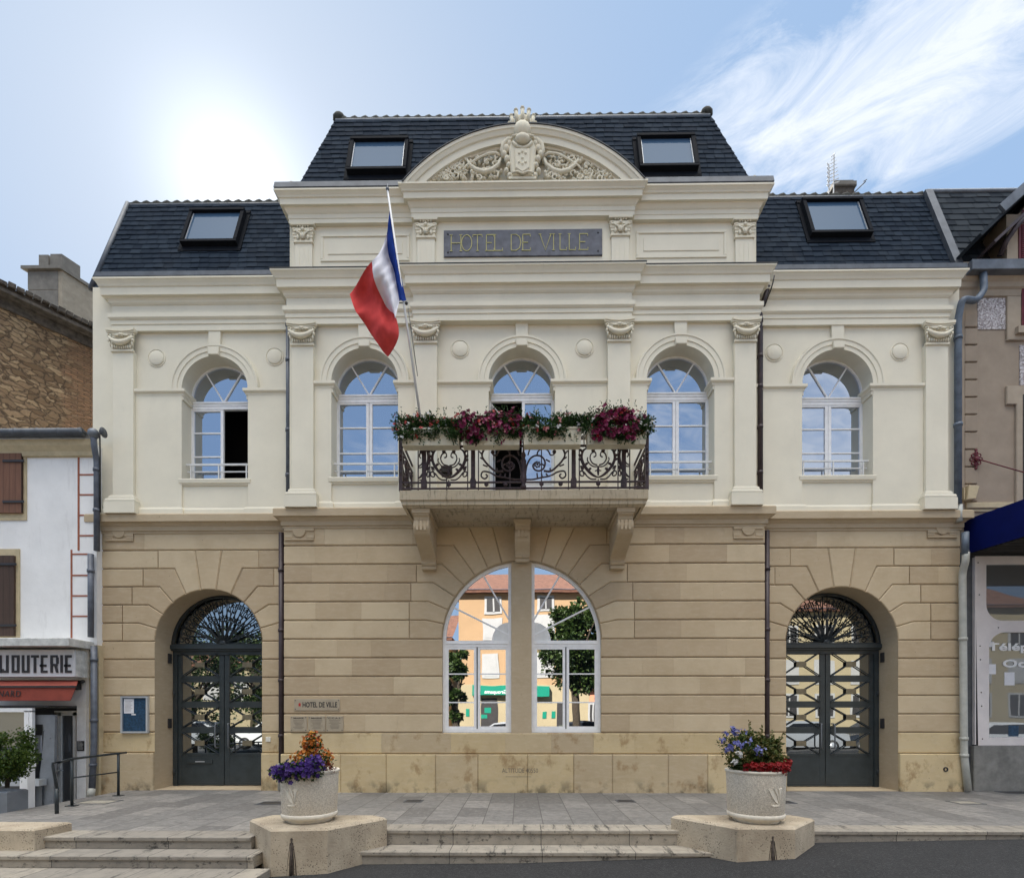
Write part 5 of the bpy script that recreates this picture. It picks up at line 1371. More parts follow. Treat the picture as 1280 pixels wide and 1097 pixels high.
def cloth(u, v):
    c_ = [cr(col, v) for col in NETV]; p = cr(c_, u); p.y += .035*sin(u*15+v*7)*u+.018*sin(v*19-u*9)*u+.008*sin(v*41+u*17)
    return p
for k, (nm, mt) in enumerate((('blue_stripe', 'flag_blue'), ('white_stripe', 'flag_white'), ('red_stripe', 'flag_red'))):
    mb = MB(); nu, nv = 16, 30
    vs = [cloth((k+i/nu)/3, j/nv) for j in range(nv+1) for i in range(nu+1)]
    mb.add(vs, [(j*(nu+1)+i, j*(nu+1)+i+1, (j+1)*(nu+1)+i+1, (j+1)*(nu+1)+i) for j in range(nv) for i in range(nu)], True)
    mb.build(nm, mt, fl)

# ================================================================== PLANTS
foliage('leaf_dark', [(.018, .045, .010), (.030, .075, .016), (.045, .10, .022), (.06, .12, .03)])
foliage('leaf_box', [(.025, .06, .010), (.05, .10, .015), (.085, .14, .02), (.12, .17, .03)])
foliage('leaf_olive', [(.035, .06, .012), (.07, .10, .02), (.13, .15, .035), (.16, .12, .04)])
foliage('leaf_tree', [(.015, .035, .008), (.028, .058, .012), (.045, .08, .016), (.06, .095, .02)])
foliage('petal_red', [(.42, .03, .03), (.55, .06, .05), (.60, .10, .09)])
foliage('petal_crimson', [(.22, .004, .006), (.34, .008, .010), (.26, .005, .008)])
foliage('petal_magenta', [(.10, .004, .030), (.19, .008, .055), (.27, .014, .085), (.40, .06, .16)])
foliage('petal_pink', [(.55, .16, .18), (.62, .25, .25), (.70, .40, .40)])
foliage('petal_white', [(.75, .74, .70), (.82, .82, .80)])
foliage('petal_orange', [(.42, .07, .015), (.60, .18, .02), (.66, .30, .03), (.35, .04, .015)])
foliage('petal_violet', [(.05, .02, .17), (.09, .04, .28), (.17, .09, .42)])
foliage('petal_blue', [(.16, .16, .55), (.26, .28, .66), (.38, .40, .74)])
foliage('petal_brown', [(.16, .03, .025), (.22, .05, .03), (.10, .04, .02)])
def leaf(mb, p, d, up, ln, wd):
    s_ = d.cross(up)
    if s_.length < 1e-4: s_ = d.orthogonal()
    s_.normalize(); n_ = s_.cross(d).normalized()
    mb.add([p, p+d*ln*.5+s_*wd*.5+n_*wd*.18, p+d*ln, p+d*ln*.5-s_*wd*.5+n_*wd*.18], [(0, 1, 2), (0, 2, 3)])
def rdir(rnd, bias=None, k=0):
    v = Vector((rnd.gauss(0, 1), rnd.gauss(0, 1), rnd.gauss(0, 1))).normalized()
    if bias: v = (v+bias*k).normalized()
    return v
def leaves(mb, rnd, c, r, n, ln, shell=.55, wd=.55, grav=0.0):
    c = Vector(c); r = Vector(r) if isinstance(r, (tuple, list)) else Vector((r, r, r))
    for _ in range(n):
        d = rdir(rnd); k = shell+(1-shell)*rnd.random()
        p = c+Vector((d.x*r.x, d.y*r.y, d.z*r.z))*k
        dd = rdir(rnd, d+Vector((0, 0, grav)), .9); l = ln*rnd.uniform(.6, 1.25)
        leaf(mb, p, dd, rdir(rnd, Vector((0, 0, 1)), 1.0), l, l*wd)
def flower(mb, p, nrm, r, rnd, petals=5):
    a = nrm.orthogonal().normalized(); b_ = nrm.cross(a); t0 = rnd.uniform(0, 6); vs = [p-nrm*r*.15]; fs = []
    for k in range(petals):
        a0 = t0+2*pi*k/petals; hw = pi/petals*.95
        for da, rr, hh in ((-hw, .75, .0), (-hw*.4, 1.0, .22), (hw*.4, 1.0, .22), (hw, .75, .0)):
            vs.append(p+(a*cos(a0+da)+b_*sin(a0+da))*r*rr+nrm*r*hh)
        o = 1+4*k; fs.append((0, o, o+1, o+2, o+3))
    mb.add(vs, fs)
def blossoms(mb, rnd, c, rad, n, r, cl=1, front=True, spread=.03):
    c = Vector(c); rad = Vector(rad)
    for _ in range(n):
        d = rdir(rnd, Vector((0, -.8, .35)) if front else None, .9)
        p = c+Vector((d.x*rad.x, d.y*rad.y, d.z*rad.z))*rnd.uniform(.85, 1.1)
        for _k in range(cl):
            q = p+rdir(rnd)*spread*rnd.random()*(cl > 1)
            flower(mb, q, rdir(rnd, d+Vector((0, -.4, .2)), 1.3), r*rnd.uniform(.75, 1.15), rnd)
# window boxes on the railing and what grows in them
BX = [(501, 574.5), (577, 650.5), (653.5, 727.5), (733.5, 809)]
labs = ['cream flower box at the left end of the balcony rail', 'cream flower box second from the left, under the big magenta mound', 'cream flower box third from the left on the rail', 'cream flower box at the right end of the balcony rail']
yB0, yB1 = -1.28, -1.07
rnd = random.Random(21)
boxes = []
for i, (a, b_) in enumerate(BX):
    x0, x1 = X(a, yB0), X(b_, yB0); z0, z1 = Z(555, yB0), Z(534, yB0)
    bt = thing('flower_box', labs[i], 'flower box', ((x0+x1)/2, (yB0+yB1)/2, z0), group='cream flower boxes hung on the balcony rail')
    mb = MB()
    # tapered trough
    t_ = .02; vs = []
    for z, e_ in ((z0, .02), (z1, 0.0)): vs += [(x0+e_, yB0+e_, z), (x1-e_, yB0+e_, z), (x1-e_, yB1-e_, z), (x0+e_, yB1-e_, z)]
    for z, e_ in ((z1, t_), (z1-.05, t_)): vs += [(x0+e_, yB0+e_, z), (x1-e_, yB0+e_, z), (x1-e_, yB1-e_, z), (x0+e_, yB1-e_, z)]
    mb.add(vs, [(0, 1, 2, 3)]+[(k*4+j, k*4+(j+1) % 4, k*4+4+(j+1) % 4, k*4+4+j) for k in range(3) for j in range(4)]+[(12, 13, 14, 15)])
    mb.build('trough', 'box_cream', bt)
    mb = MB(); mb.box(x0-.004, x1+.004, yB0-.012, yB0-.0, z1-.03, z1+.003)
    for q in (.12, .88): mb.prism([(x0+(x1-x0)*q-.006, z0+.01), (x0+(x1-x0)*q+.006, z0+.01), (x0+(x1-x0)*q+.006, z1-.031), (x0+(x1-x0)*q-.006, z1-.031)], yB0-.004, yB0+.02)
    mb.build('rim', 'box_cream', bt)
    boxes.append((x0, x1, z0, z1))
def hangplant(name, lab, cat, px0, px1, ztop, zbot, n, ln, fl_sets, seed, lumps, mat_='leaf_dark'):
    rnd = random.Random(seed); x0, x1 = X(px0, yB0), X(px1, yB0); yc = (yB0+yB1)/2-.03
    zc = Z(534, yB0)
    t_ = thing(name, lab, cat, ((x0+x1)/2, yc, zc-.02), group='plants trailing from the balcony boxes')
    lf = MB(); L_ = []
    for _i in range(lumps*2):
        x = x0+(x1-x0)*((_i*.618) % 1.0)+rnd.uniform(-.04, .04); z = rnd.uniform(Z(zbot, yB0), Z(ztop, yB0)); fz = (z-Z(zbot, yB0))/(Z(ztop, yB0)-Z(zbot, yB0))
        r_ = rnd.uniform(.07, .13); y = yc-.10*(1-fz)+rnd.uniform(-.05, .06); L_.append((x, y, z, r_))
        leaves(lf, rnd, (x, y, z), (r_*1.25, r_, r_*.95), n*2//lumps, ln*.95, .15)
    for _ in range(lumps//2):     # stray shoots
        x = rnd.uniform(x0, x1); up = rnd.random() < .55
        p = Vector((x, yc-.08, Z(ztop if up else zbot, yB0))); d = Vector((rnd.uniform(-.5, .5), -.2, .9 if up else -.9)).normalized()
        for k in range(6): leaf(lf, p+d*.025*k, rdir(rnd, d, .8), Vector((0, -1, .3)), ln*.8, ln*.45)
    lf.build('leaves', mat_, t_)
    for nm, mt, cnt, r_, cl in fl_sets:
        fb = MB()
        for _ in range(int(cnt*1.7)):
            x, y, z, rr = rnd.choice(L_); blossoms(fb, rnd, (x, y, z), (rr*1.2, rr*1.1, rr*1.1), 1, r_, cl, True, .045)
        fb.build(nm, mt, t_)
hangplant('geranium', 'trailing green geranium with small red and white flowers at the left end of the balcony', 'plant', 499, 580, 519, 546, 1600, .05, [('red_flowers', 'petal_red', 14, .022, 4), ('white_flowers', 'petal_white', 11, .022, 3), ('pink_flowers', 'petal_pink', 12, .018, 3)], 1, 26)
hangplant('petunia', 'large dark magenta petunia mound left of the balcony centre', 'plant', 578, 650, 518, 549, 1700, .045, [('magenta_flowers', 'petal_magenta', 100, .034, 3), ('red_flowers', 'petal_red', 14, .022, 4), ('pink_flowers', 'petal_pink', 9, .02, 3)], 2, 26)
hangplant('geranium', 'low green geranium with a few white flowers right of the balcony centre', 'plant', 650, 746, 519, 543, 1700, .05, [('white_flowers', 'petal_white', 14, .022, 4), ('pink_flowers', 'petal_pink', 10, .02, 4), ('red_flowers', 'petal_red', 4, .02, 3)], 3, 28)
hangplant('petunia', 'tall dark magenta petunia mound in the rightmost balcony box', 'plant', 747, 797, 512, 548, 1500, .045, [('magenta_flowers', 'petal_magenta', 115, .036, 3), ('crimson_flowers', 'petal_crimson', 14, .026, 3)], 4, 24)
hangplant('geranium', 'small white-flowered geranium spilling over the right corner of the balcony', 'plant', 797, 812, 521, 541, 420, .05, [('white_flowers', 'petal_white', 12, .022, 4), ('pink_flowers', 'petal_pink', 4, .018, 3)], 5, 8)

# ---------------- stone pots on their blocks
m, t, b = newmat('washed_stone')
p = pos(t); vz = t.nodes.new('ShaderNodeTexVoronoi'); vz.inputs['Scale'].default_value = 75; t.links.new(p, vz.inputs[0])
c = mixc(t, ramp(t, vz.outputs['Color'], [(.2, 0.), (.9, 1.)]), (.66, .59, .48), (.84, .77, .65))
c = mixc(t, ramp(t, vz.outputs['Distance'], [(.46, 0.), (.75, .35)]), c, (.30, .26, .21))
t.links.new(c, b.inputs['Base Color']); b.inputs['Roughness'].default_value = .9; bump(t, b, vz.outputs['Distance'], .5, -.005)
m, t, b = newmat('pitted_concrete')
p = pos(t); vz = t.nodes.new('ShaderNodeTexVoronoi'); vz.inputs['Scale'].default_value = 42; t.links.new(p, vz.inputs[0])
c = mixc(t, ramp(t, noise_(t, p, 2.4, 6), [(.35, 0.), (.7, 1.)]), (.36, .295, .215), (.54, .46, .345))
c = mixc(t, M_(t, 'MULTIPLY', ramp(t, vz.outputs['Distance'], [(.20, 1.), (.34, 0.)]), ramp(t, noise_(t, p, 5, 4), [(.44, 0.), (.56, .9)])), c, (.09, .075, .055))
c = mixc(t, ramp(t, noise_(t, pos(t, (5, 5, .6)), 1.2, 6, .7), [(.60, 0.), (.72, .5)]), c, (.13, .11, .08))
t.links.new(c, b.inputs['Base Color']); b.inputs['Roughness'].default_value = .95
bump(t, b, M_(t, 'ADD', M_(t, 'MULTIPLY', vz.outputs['Distance'], .4), noise_(t, p, 30, 5)), .6, .006)
simple('pot_trim', (.74, .68, .57), .8, .1, 12, .2)
simple('soil', (.04, .03, .02), .95, .3, 20, .6)
simple('moss_stain', (.07, .055, .045), .95, .4, 20, .3)
def blockthing(poly, zt, zb, lab, stain):
    cx_ = sum(p[0] for p in poly)/len(poly); cy_ = sum(p[1] for p in poly)/len(poly)
    r_ = thing('concrete_plinth', lab, 'plinth', (cx_, cy_, zb))
    mb = MB(); mb.hprism(poly, zb, zt, .025); mb.build('block', 'pitted_concrete', r_)
    sx, sy, w_ = stain; mb = MB()
    zc_ = zt-.12
    mb.tube([(sx, sy-.003, zc_), (sx, sy-.006, zb+.25)], [.010, .02], 6); mb.ball((sx, sy-.002, zc_), (.014, .012, .02), 6, 4)
    for k in range(5): mb.tube([(sx+(k-2)*.008, sy-.002, zc_-.04), (sx+(k-2)*.022, sy-.002, zc_-.25), (sx+(k-2)*.03, sy-.002, zb+.24)], .0045, 4)
    mb.build('water_outlet', 'moss_stain', r_)
lp = [(-3.45, -3.5), (-2.895, -4.09), (-2.257, -4.03), (-1.73, -3.37), (-1.95, -3.2), (-3.3, -3.2)]
blockthing(lp, .173, -.7, 'pitted beige concrete block with a rusty drain mark under the left flower pot', (-2.66, -4.068, 1))
rp = [(1.986, -3.24), (2.556, -3.93), (3.24, -3.93), (3.77, -3.4), (3.6, -3.15), (2.1, -3.15)]
blockthing(rp, .177, -.7, 'pitted beige concrete block under the right flower pot', (2.98, -3.93, 1))
mb = MB(); mb.hprism([(-9, -3.87), (-5.88, -3.87), (-5.82, -3.42), (-9, -3.42)], -.7, .118, .02)
ob = mb.build('low_wall', 'pitted_concrete', origin=(-7.4, -3.64, -.7)); tag(ob, 'low beige concrete wall end at the left beside the steps', 'wall')
def pot(cx_, cy_, z0, rad, h, lab, motif):
    r_ = thing('stone_pot', lab, 'flower pot', (cx_, cy_, z0), group='round washed-stone flower pots')
    mb = MB(); mb.lathe([(rad*.90, .085), (rad*.93, .10), (rad*.985, h-.045), (rad*.99, h-.03), (rad*.88, h-.03), (rad*.85, h-.12)], (cx_, cy_, z0), 48); mb.build('bowl', 'washed_stone', r_)
    mb = MB(); mb.lathe([(rad*.74, .0), (rad*.77, .012), (rad*.77, .03), (rad*.92, .055), (rad*.955, .075), (rad*.955, .10), (rad*.93, .115), (rad*.80, .115)], (cx_, cy_, z0), 48); mb.build('foot_ring', 'pot_trim', r_)
    mb = MB(); mb.lathe([(rad*.99, h-.038), (rad*1.02, h-.03), (rad*1.025, h-.005), (rad*1.01, h), (rad*.90, h), (rad*.885, h-.01), (rad*.885, h-.05)], (cx_, cy_, z0), 48); mb.build('rim', 'pot_trim', r_)
    mb = MB(); mb.lathe([(.001, h-.06), (rad*.87, h-.06), (rad*.87, h-.07)], (cx_, cy_, z0), 32, False); mb.build('soil', 'soil', r_)
    # raised leaf emblem on the front
    mb = MB(); a0 = -pi/2+motif
    def q(u, v, o=.012):
        a = a0+u/rad; rr = rad*(.935+.05*(v-.1)/h)+o; return (cx_+rr*cos(a), cy_+rr*sin(a), z0+v)
    for pts in ([(-.11, .46), (-.05, .43), (.0, .36), (.03, .28), (-.01, .30), (-.06, .36)], [(-.04, .47), (.0, .45), (.025, .38), (.04, .29), (.005, .38)], [(.09, .47), (.06, .40), (.045, .29), (.04, .40), (.03, .46)], [(-.07, .265), (.05, .275), (.045, .255), (-.04, .25)]):
        pts = [(u, v-.02) for u, v in pts]
        n_ = len(pts); mb.add([q(*w_) for w_ in pts]+[q(w_[0], w_[1], -.004) for w_ in pts], [tuple(range(n_))]+[(k, (k+1) % n_, n_+(k+1) % n_, n_+k) for k in range(n_)])
    mb.build('leaf_emblem', 'pot_trim', r_)
PLX, PLY = -2.66, -3.55; PRX, PRY = 2.965, -3.52
pot(PLX, PLY, .173, .352, .645, 'pale washed-stone flower pot holding orange and violet flowers, left', -.25)
pot(PRX, PRY, .177, .352, .645, 'washed-stone flower pot with raised leaf emblem holding blue and red flowers, right', .30)
def plant_thing(name, lab, base, group=None): return thing(name, lab, 'plant', base, group=group)
rnd = random.Random(31)
G_ = 'flowers growing in the stone pots'
zp = .173+.60
o = plant_thing('begonia', 'upright bush of orange and yellow flowers above the violet petunias', (PLX, PLY, zp), G_)
lf = MB(); fb = MB(); st = MB()
for _ in range(22):
    a = rnd.uniform(0, 6.28); rr = rnd.uniform(.02, .25); c_ = Vector((PLX+.03+rr*cos(a), PLY+.6*rr*sin(a), zp+rnd.uniform(.12, .50)*(1-.5*(rr/.3)**2)))
    leaves(lf, rnd, c_, .07, 32, .045, .3); blossoms(fb, rnd, c_, (.085, .085, .085), 17, .019, 1)
    st.tube([(PLX+.4*(c_.x-PLX), PLY, zp), c_], .006, 4)
st.build('stems', 'leaf_dark', o); lf.build('leaves', 'leaf_dark', o); fb.build('orange_flowers', 'petal_orange', o)
o = plant_thing('petunia', 'violet petunias trailing over the left rim of the left pot', (PLX-.1, PLY-.1, zp), G_)
lf = MB(); fb = MB()
for _ in range(26):
    x = rnd.uniform(-.37, .22); z = .08+rnd.uniform(-.10, .08)-.16*max(0, -x-.18)/.2; y = -.22-.12*(1-min(1, abs(x)/.4))-rnd.uniform(0, .06)
    if x < -.3: y = rnd.uniform(-.15, .05)
    c_ = Vector((PLX+x, PLY+y, zp+z)); leaves(lf, rnd, c_, .080, 80, .042, .2); blossoms(fb, rnd, c_, (.085, .085, .085), 9, .028, 1)
lf.build('leaves', 'leaf_dark', o); fb.build('violet_flowers', 'petal_violet', o)
o = plant_thing('sedum', 'small red-brown plant on the right rim of the left pot', (PLX+.25, PLY-.1, zp), G_)
lf = MB(); leaves(lf, rnd, (PLX+.26, PLY-.12, zp+.07), (.11, .10, .075), 330, .028, .3); lf.build('leaves', 'petal_brown', o)
zp = .177+.60
o = plant_thing('euonymus', 'rounded green and yellow leafy shrub in the right pot', (PRX, PRY, zp), G_)
lf = MB(); st = MB()
for _ in range(44):
    a = rnd.uniform(0, 6.28); rr = .31*sqrt(rnd.random()); hh = rnd.uniform(.02, .52)*(1-.35*(rr/.31)**2)+.03
    c_ = Vector((PRX+.01+rr*cos(a)*1.05, PRY+.7*rr*sin(a), zp+hh)); leaves(lf, rnd, c_, .095, 130, .046, .1, .66)
for sx, hh in ((-.24, .40), (-.12, .62), (.04, .56), (.30, .50), (.17, .50), (-.33, .30)):
    p0 = Vector((PRX+sx*.6, PRY-.05, zp+.1)); p1 = Vector((PRX+sx, PRY-.08, zp+hh)); st.tube([p0, p1], .006, 4)
    for k in range(12): leaf(lf, p0.lerp(p1, .55+.045*k), rdir(rnd, Vector((0, 0, 1)), .6), Vector((0, -1, .2)), .04, .024)
st.build('stems', 'leaf_olive', o); lf.build('leaves', 'leaf_olive', o)
o = plant_thing('plumbago', 'pale blue flower heads on the left of the right pot', (PRX-.1, PRY-.2, zp), G_)
fb = MB(); lf = MB()
for px, py, n_ in ((916, 912, 22), (921, 915, 16), (906, 918, 14), (913, 934, 34), (921, 930, 24), (926, 932, 16), (903, 925, 12), (946, 934, 14), (949, 941, 10), (954, 938, 8), (939, 925, 6), (933, 930, 5), (908, 936, 14), (929, 914, 8)):
    c_ = P3(px, py, PRY-.27+rnd.uniform(0, .05)); blossoms(fb, rnd, c_, (.04, .03, .04), int(n_*.8), .017, 1); leaves(lf, rnd, c_+Vector((0, .05, -.04)), .06, 26, .035, .3)
lf.build('leaves', 'leaf_dark', o); fb.build('blue_flowers', 'petal_blue', o)
o = plant_thing('begonia', 'dark red flowers in a low band along the front rim of the right pot', (PRX, PRY-.28, zp), G_)
fb = MB(); lf = MB()
for k in range(24):
    a = -pi*.93+pi*.90*k/23; c_ = Vector((PRX+.02+.33*cos(a), PRY+.31*sin(a), zp+.075+rnd.uniform(-.02, .05)+.04*(k > 18)))
    if k > 4: blossoms(fb, rnd, c_, (.055, .05, .05), 16, .021, 1)
    leaves(lf, rnd, c_+Vector((0, .03, -.02)), .06, 26, .035, .3)
lf.build('leaves', 'leaf_dark', o); fb.build('red_flowers', 'petal_crimson', o)
o = plant_thing('nicotiana', 'two small white blossoms between the blue and red flowers of the right pot', (PRX-.12, PRY-.3, zp), G_)
fb = MB()
for px, py in ((923, 941), (926, 943), (919, 951), (917, 953)): blossoms(fb, rnd, P3(px, py, PRY-.33), (.02, .02, .02), 4, .024, 1)
lf = MB(); leaves(lf, rnd, P3(921, 950, PRY-.28), .05, 30, .03, .3); lf.build('leaves', 'leaf_dark', o); fb.build('white_flowers', 'petal_white', o)

# ================================================================== LEFT NEIGHBOUR: WHITE SHOP HOUSE
m, t, b = newmat('white_wall')
p = pos(t); c = mixc(t, ramp(t, noise_(t, p, 1.4, 6), [(.35, 0.), (.7, 1.)]), (.80, .79, .77), (.90, .89, .87))
c = mixc(t, M_(t, 'MULTIPLY', ramp(t, noise_(t, pos(t, (3, 3, .5)), 2, 6, .7), [(.55, 0.), (.75, 1.)]), .3), c, (.42, .40, .38))
t.links.new(c, b.inputs['Base Color']); b.inputs['Roughness'].default_value = .85; bump(t, b, noise_(t, p, 12, 6), .35, .01)
simple('beige_trim', (.56, .46, .29), .8, .1, 6, .15); simple('brick_line', (.34, .12, .07), .85, .15, 9, .1)
def planks(name, col):
    m, t, b = newmat(name); p = pos(t)
    wv = t.nodes.new('ShaderNodeTexWave'); wv.inputs['Scale'].default_value = 2.6; wv.bands_direction = 'X'; wv.wave_profile = 'SAW'; t.links.new(p, wv.inputs[0])
    n = noise_(t, pos(t, (14, 14, 1.2)), 1.5, 6, .7)
    c = mixc(t, ramp(t, n, [(.3, 0.), (.75, 1.)]), tuple(x*.6 for x in col), col)
    c = mixc(t, ramp(t, wv.outputs[1], [(0, .9), (.06, 0.), (.94, 0.), (1, .9)]), c, (.01, .008, .006))
    t.links.new(c, b.inputs['Base Color']); b.inputs['Roughness'].default_value = .75; bump(t, b, n, .4, .004)
planks('red_wood', (.23, .105, .06)); planks('brown_wood', (.085, .048, .032))
simple('awning_red', (.27, .055, .035), .8, .12, 5, .15); simple('canopy_white', (.60, .60, .57), .8, .2, 7, .3); simple('shop_grey', (.20, .215, .235), .45, .1, 5, .05)
simple('lightbox', (.62, .63, .64), .4, .05, 6, 0)
YH = .12
sh = thing('shop_house', 'narrow white house with red-lined quoins, a jeweller shop sign and red awning', 'house', (X(40, YH), YH, -.4))
XL, XR = X(-160, YH), X(121, YH)
def ZH(py): return W(60, py, YH)[1]
mb = MB(); wall(mb, [(XL, ZH(806)), (XR, ZH(806)), (XR, ZH(556)), (XL, ZH(556))], [], YH); mb.box(XL, XR, YH+.01, YH+3.2, ZH(806), ZH(556)); mb.build('wall', 'white_wall', sh)
mb = MB(); sweep(mb, [(XL, YH), (XR-.02, YH)], [(0, ZH(572)), (.05, ZH(571)), (.06, ZH(566)), (.12, ZH(560)), (.14, ZH(553.5)), (0, ZH(552.5))]); mb.build('cornice', 'beige_trim', sh)
mb = MB(); zg = ZH(548); mb.tube([(XL, YH-.20, zg), (XR-.12, YH-.20, zg)], .085, 12); mb.box(XL, XR-.1, YH-.2, YH+.1, zg+.02, zg+.06)
for k in range(8): x = X(-60+k*27, YH-.2); mb.lathe([(.0, 0)], (0, 0, 0), 3) if False else mb.tube([(x, YH-.2, zg), (x+.012, YH-.2, zg)], .095, 12)
mb.build('gutter', 'dark_zinc', sh)
mb = MB(); xg = X(117, YH-.2); mb.ball((xg, YH-.2, zg-.02), (.10, .10, .10), 12, 8); mb.build('gutter_hopper', 'zinc', sh)
px_ = X(121, YH-.08)
ZH2 = ZH
pipe([(xg, YH-.2, zg-.06), (xg+.0, YH-.19, zg-.25), (px_, YH-.08, zg-.5), (px_, YH-.08, ZH(690))], .052, 'grey_pipe', (ZH(590), ZH(640)), parent=sh)
px2 = X(113.5, YH-.08); pipe([(px2, YH-.08, ZH(694)), (px2, YH-.08, ZH(797))], .052, 'grey_pipe', (ZH(715),), parent=sh)
px3 = X(117.5, YH-.10); pipe([(px3, YH-.10, ZH(808)), (px3, YH-.10, ZH(930)), (px3-.04, YH-.10, ZH(985))], .056, 'grey_pipe', (ZH(825), ZH(900), ZH(955)), parent=sh)
pipe([(px3-.04, YH-.10, ZH(984)), (px3-.04, YH-.14, -.10)], .065, 'pale_pipe', name='pipe_shoe', parent=sh)
pipe([(xg+.12, YH-.2, zg+.05), (px_+.075, YH-.09, zg-.3), (px_+.07, YH-.08, ZH(642))], .013, 'dark_box', name='cable', parent=sh)
# painted red lines
def line(a, b_, c_, d_):
    mb = MB(); mb.box(X(a, YH), X(b_, YH), YH-.008, YH-.0005, ZH(c_), ZH(d_)); mb.build('painted_quoin_line', 'brick_line', sh)
line(97.3, 99.6, 688, 569)
for py in (571, 593.5, 618.5, 644, 669.5): line(99.7, 118, py+.9, py-.9)
line(88.5, 90.6, 798, 687)
for py in (692.5, 719, 744.5, 770): line(90.7, 110, py+.9, py-.9)
def shutter(px0, px1, py0, py1, tx0, tx1, ty0, ty1, mt, bars_):
    x0, x1 = X(px0, YH-.05), X(px1, YH-.05)
    mb = MB(); mb.box(X(tx0, YH), X(tx1, YH), YH-.02, YH-.0005, ZH(ty1), ZH(ty0)); ob = mb.build('window_surround', 'beige_trim', sh)
    mb = MB(); mb.box(x0, x1, YH-.065, YH-.021, ZH(py1), ZH(py0)); sb = mb.build('shutter', mt, ob)
    mb = MB()
    for py in bars_: z = ZH(py); mb.box(x1-.36, x1+.06, YH-.085, YH-.066, z-.022, z+.022)
    mb.build('hinge_strap', 'dark_box', sb)
shutter(-45, 27.5, 568, 642, -60, 34, 568, 650, 'red_wood', (578, 628.5))
shutter(-45, 18, 695, 795, -60, 25.5, 686, 797, 'brown_wood', (706, 782))
# street canopy, sign, awning
YC = -.35
mb = MB(); mb.hprism([(XL, YC-.1), (X(124, YW), YC-.1), (X(124, YW), YW-.02), (XL, YW-.02)], Z(807.5, YC, 60), Z(797.5, YC, 60), .015); mb.build('canopy', 'canopy_white', sh)
YS = YH-.05
mb = MB(); xj = X(96, YS); xk = X(107.5, YS)
mb.box(XL, xk, YS, YS+.15, Z(884, YS, 60), Z(808, YS, 60)); mb.build('shop_fascia', 'white_wall', sh)
mb = MB(); mb.box(xj, xk, YS+.0, YS+.14, -.16, Z(884, YS, 60)-.002); mb.build('shop_pilaster', 'white_paint', sh)
mb = MB(); mb.box(xk+.002, X(122.5, YH), YH+.02, YH+.3, -.3, ZH(806)); mb.build('party_wall', 'beige_trim', sh)
ys = -.22
sx0, sx1, sz0, sz1 = X(-80, ys), X(93.5, ys), Z(845.5, ys, 40), Z(812, ys, 40)
mb = MB(); mb.box(sx0, sx1, ys, YS, sz0, sz1, .012); mb.box(sx0, sx1, ys-.01, ys-.0, sz0+.0, sz0+.03); mb.box(sx0, sx1, ys-.01, ys-.0, sz1-.03, sz1)
sn = mb.build('shop_sign', 'lightbox', sh)
mb = MB()
for k in range(5): mb.box(sx1+.002+.008*k, sx1+.008+.008*k, ys+.03+.05*k, YS, sz0, sz1)
mb.build('sign_end', 'canopy_white', sn)
# heavy geometric capitals
mb = MB(); yl = ys-.014; zb = Z(840.5, ys, 40); hh = Z(818.5, ys, 40)-zb; t_ = .045
def LB(px, a, b_, c_, d_):   # letter-space box
    x = X(px, ys); mb.box(x+a, x+b_, yl, yl+.010, zb+c_*hh, zb+d_*hh)
wl = .148
def letter(ch, px):
    if ch == 'I': LB(px, 0, t_, 0, 1)
    if ch == 'J': LB(px, wl-.07, wl-.07+t_, 0, 1); LB(px, .0, wl-.07, 0, .14); LB(px, .0, .03, .14, .22)
    if ch == 'O': LB(px, 0, t_, 0, 1); LB(px, wl-t_, wl, 0, 1); LB(px, t_, wl-t_, 0, .13); LB(px, t_, wl-t_, .87, 1)
    if ch == 'U': LB(px, 0, t_, 0, 1); LB(px, wl-t_, wl, 0, 1); LB(px, t_, wl-t_, 0, .13)
    if ch == 'T': LB(px, 0, wl, .86, 1); LB(px, wl/2-t_/2, wl/2+t_/2, 0, .86)
    if ch == 'E': LB(px, 0, t_, 0, 1); LB(px, t_, wl-.02, .86, 1); LB(px, t_, wl-.02, 0, .13); LB(px, -.02, wl-.04, .34, .47)
    if ch == 'R': LB(px, 0, t_, 0, 1); LB(px, t_, wl-.01, .87, 1); LB(px, t_, wl-.01, .38, .51); LB(px, wl-t_+.01, wl+.01, .51, .87); mb.prism([(X(px, ys)+.08, zb+.38*hh), (X(px, ys)+.08+t_, zb+.38*hh), (X(px, ys)+wl+.01, zb), (X(px, ys)+wl+.01-t_, zb)], yl, yl+.010)
    if ch == 'B': LB(px, 0, t_, 0, 1); LB(px, wl-t_, wl, 0, 1); LB(px, t_, wl-t_, 0, .13); LB(px, t_, wl-t_, .87, 1); LB(px, t_, wl-t_, .44, .57)
for ch, px in (('B', -15), ('I', -.4), ('J', 3.2), ('O', 15.2), ('U', 27.8), ('T', 39.4), ('E', 51.5), ('R', 63.5), ('I', 76), ('E', 81.8)): letter(ch, px)
mb.build('lettering', 'ink', sn)
ax0, ax1 = X(-60, -.75), X(92.5, -.75); az = Z(875, -.75, 40)
mb = MB(); zt_ = Z(849.5, YS-.1, 40); yf_ = -.62; zf = Z(858, yf_, 40)
bxr = X(97.5, YS-.1); fxr = X(95, yf_)
mb.add([(ax0, YS-.1, zt_), (bxr, YS-.1, zt_), (fxr, yf_, zf), (ax0, yf_, zf), (ax0, yf_-.01, Z(875, yf_, 40)), (X(88.5, yf_), yf_-.01, Z(875, yf_, 40))], [(0, 1, 2, 3), (3, 2, 5, 4)])
mb.v += [(x, y+.006, z-.006) for x, y, z in mb.v[:6]]; mb.f += [(6, 7, 8, 9), (9, 8, 11, 10)]; mb.sm += [False]*2
ob = mb.build('awning', 'awning_red', sh)
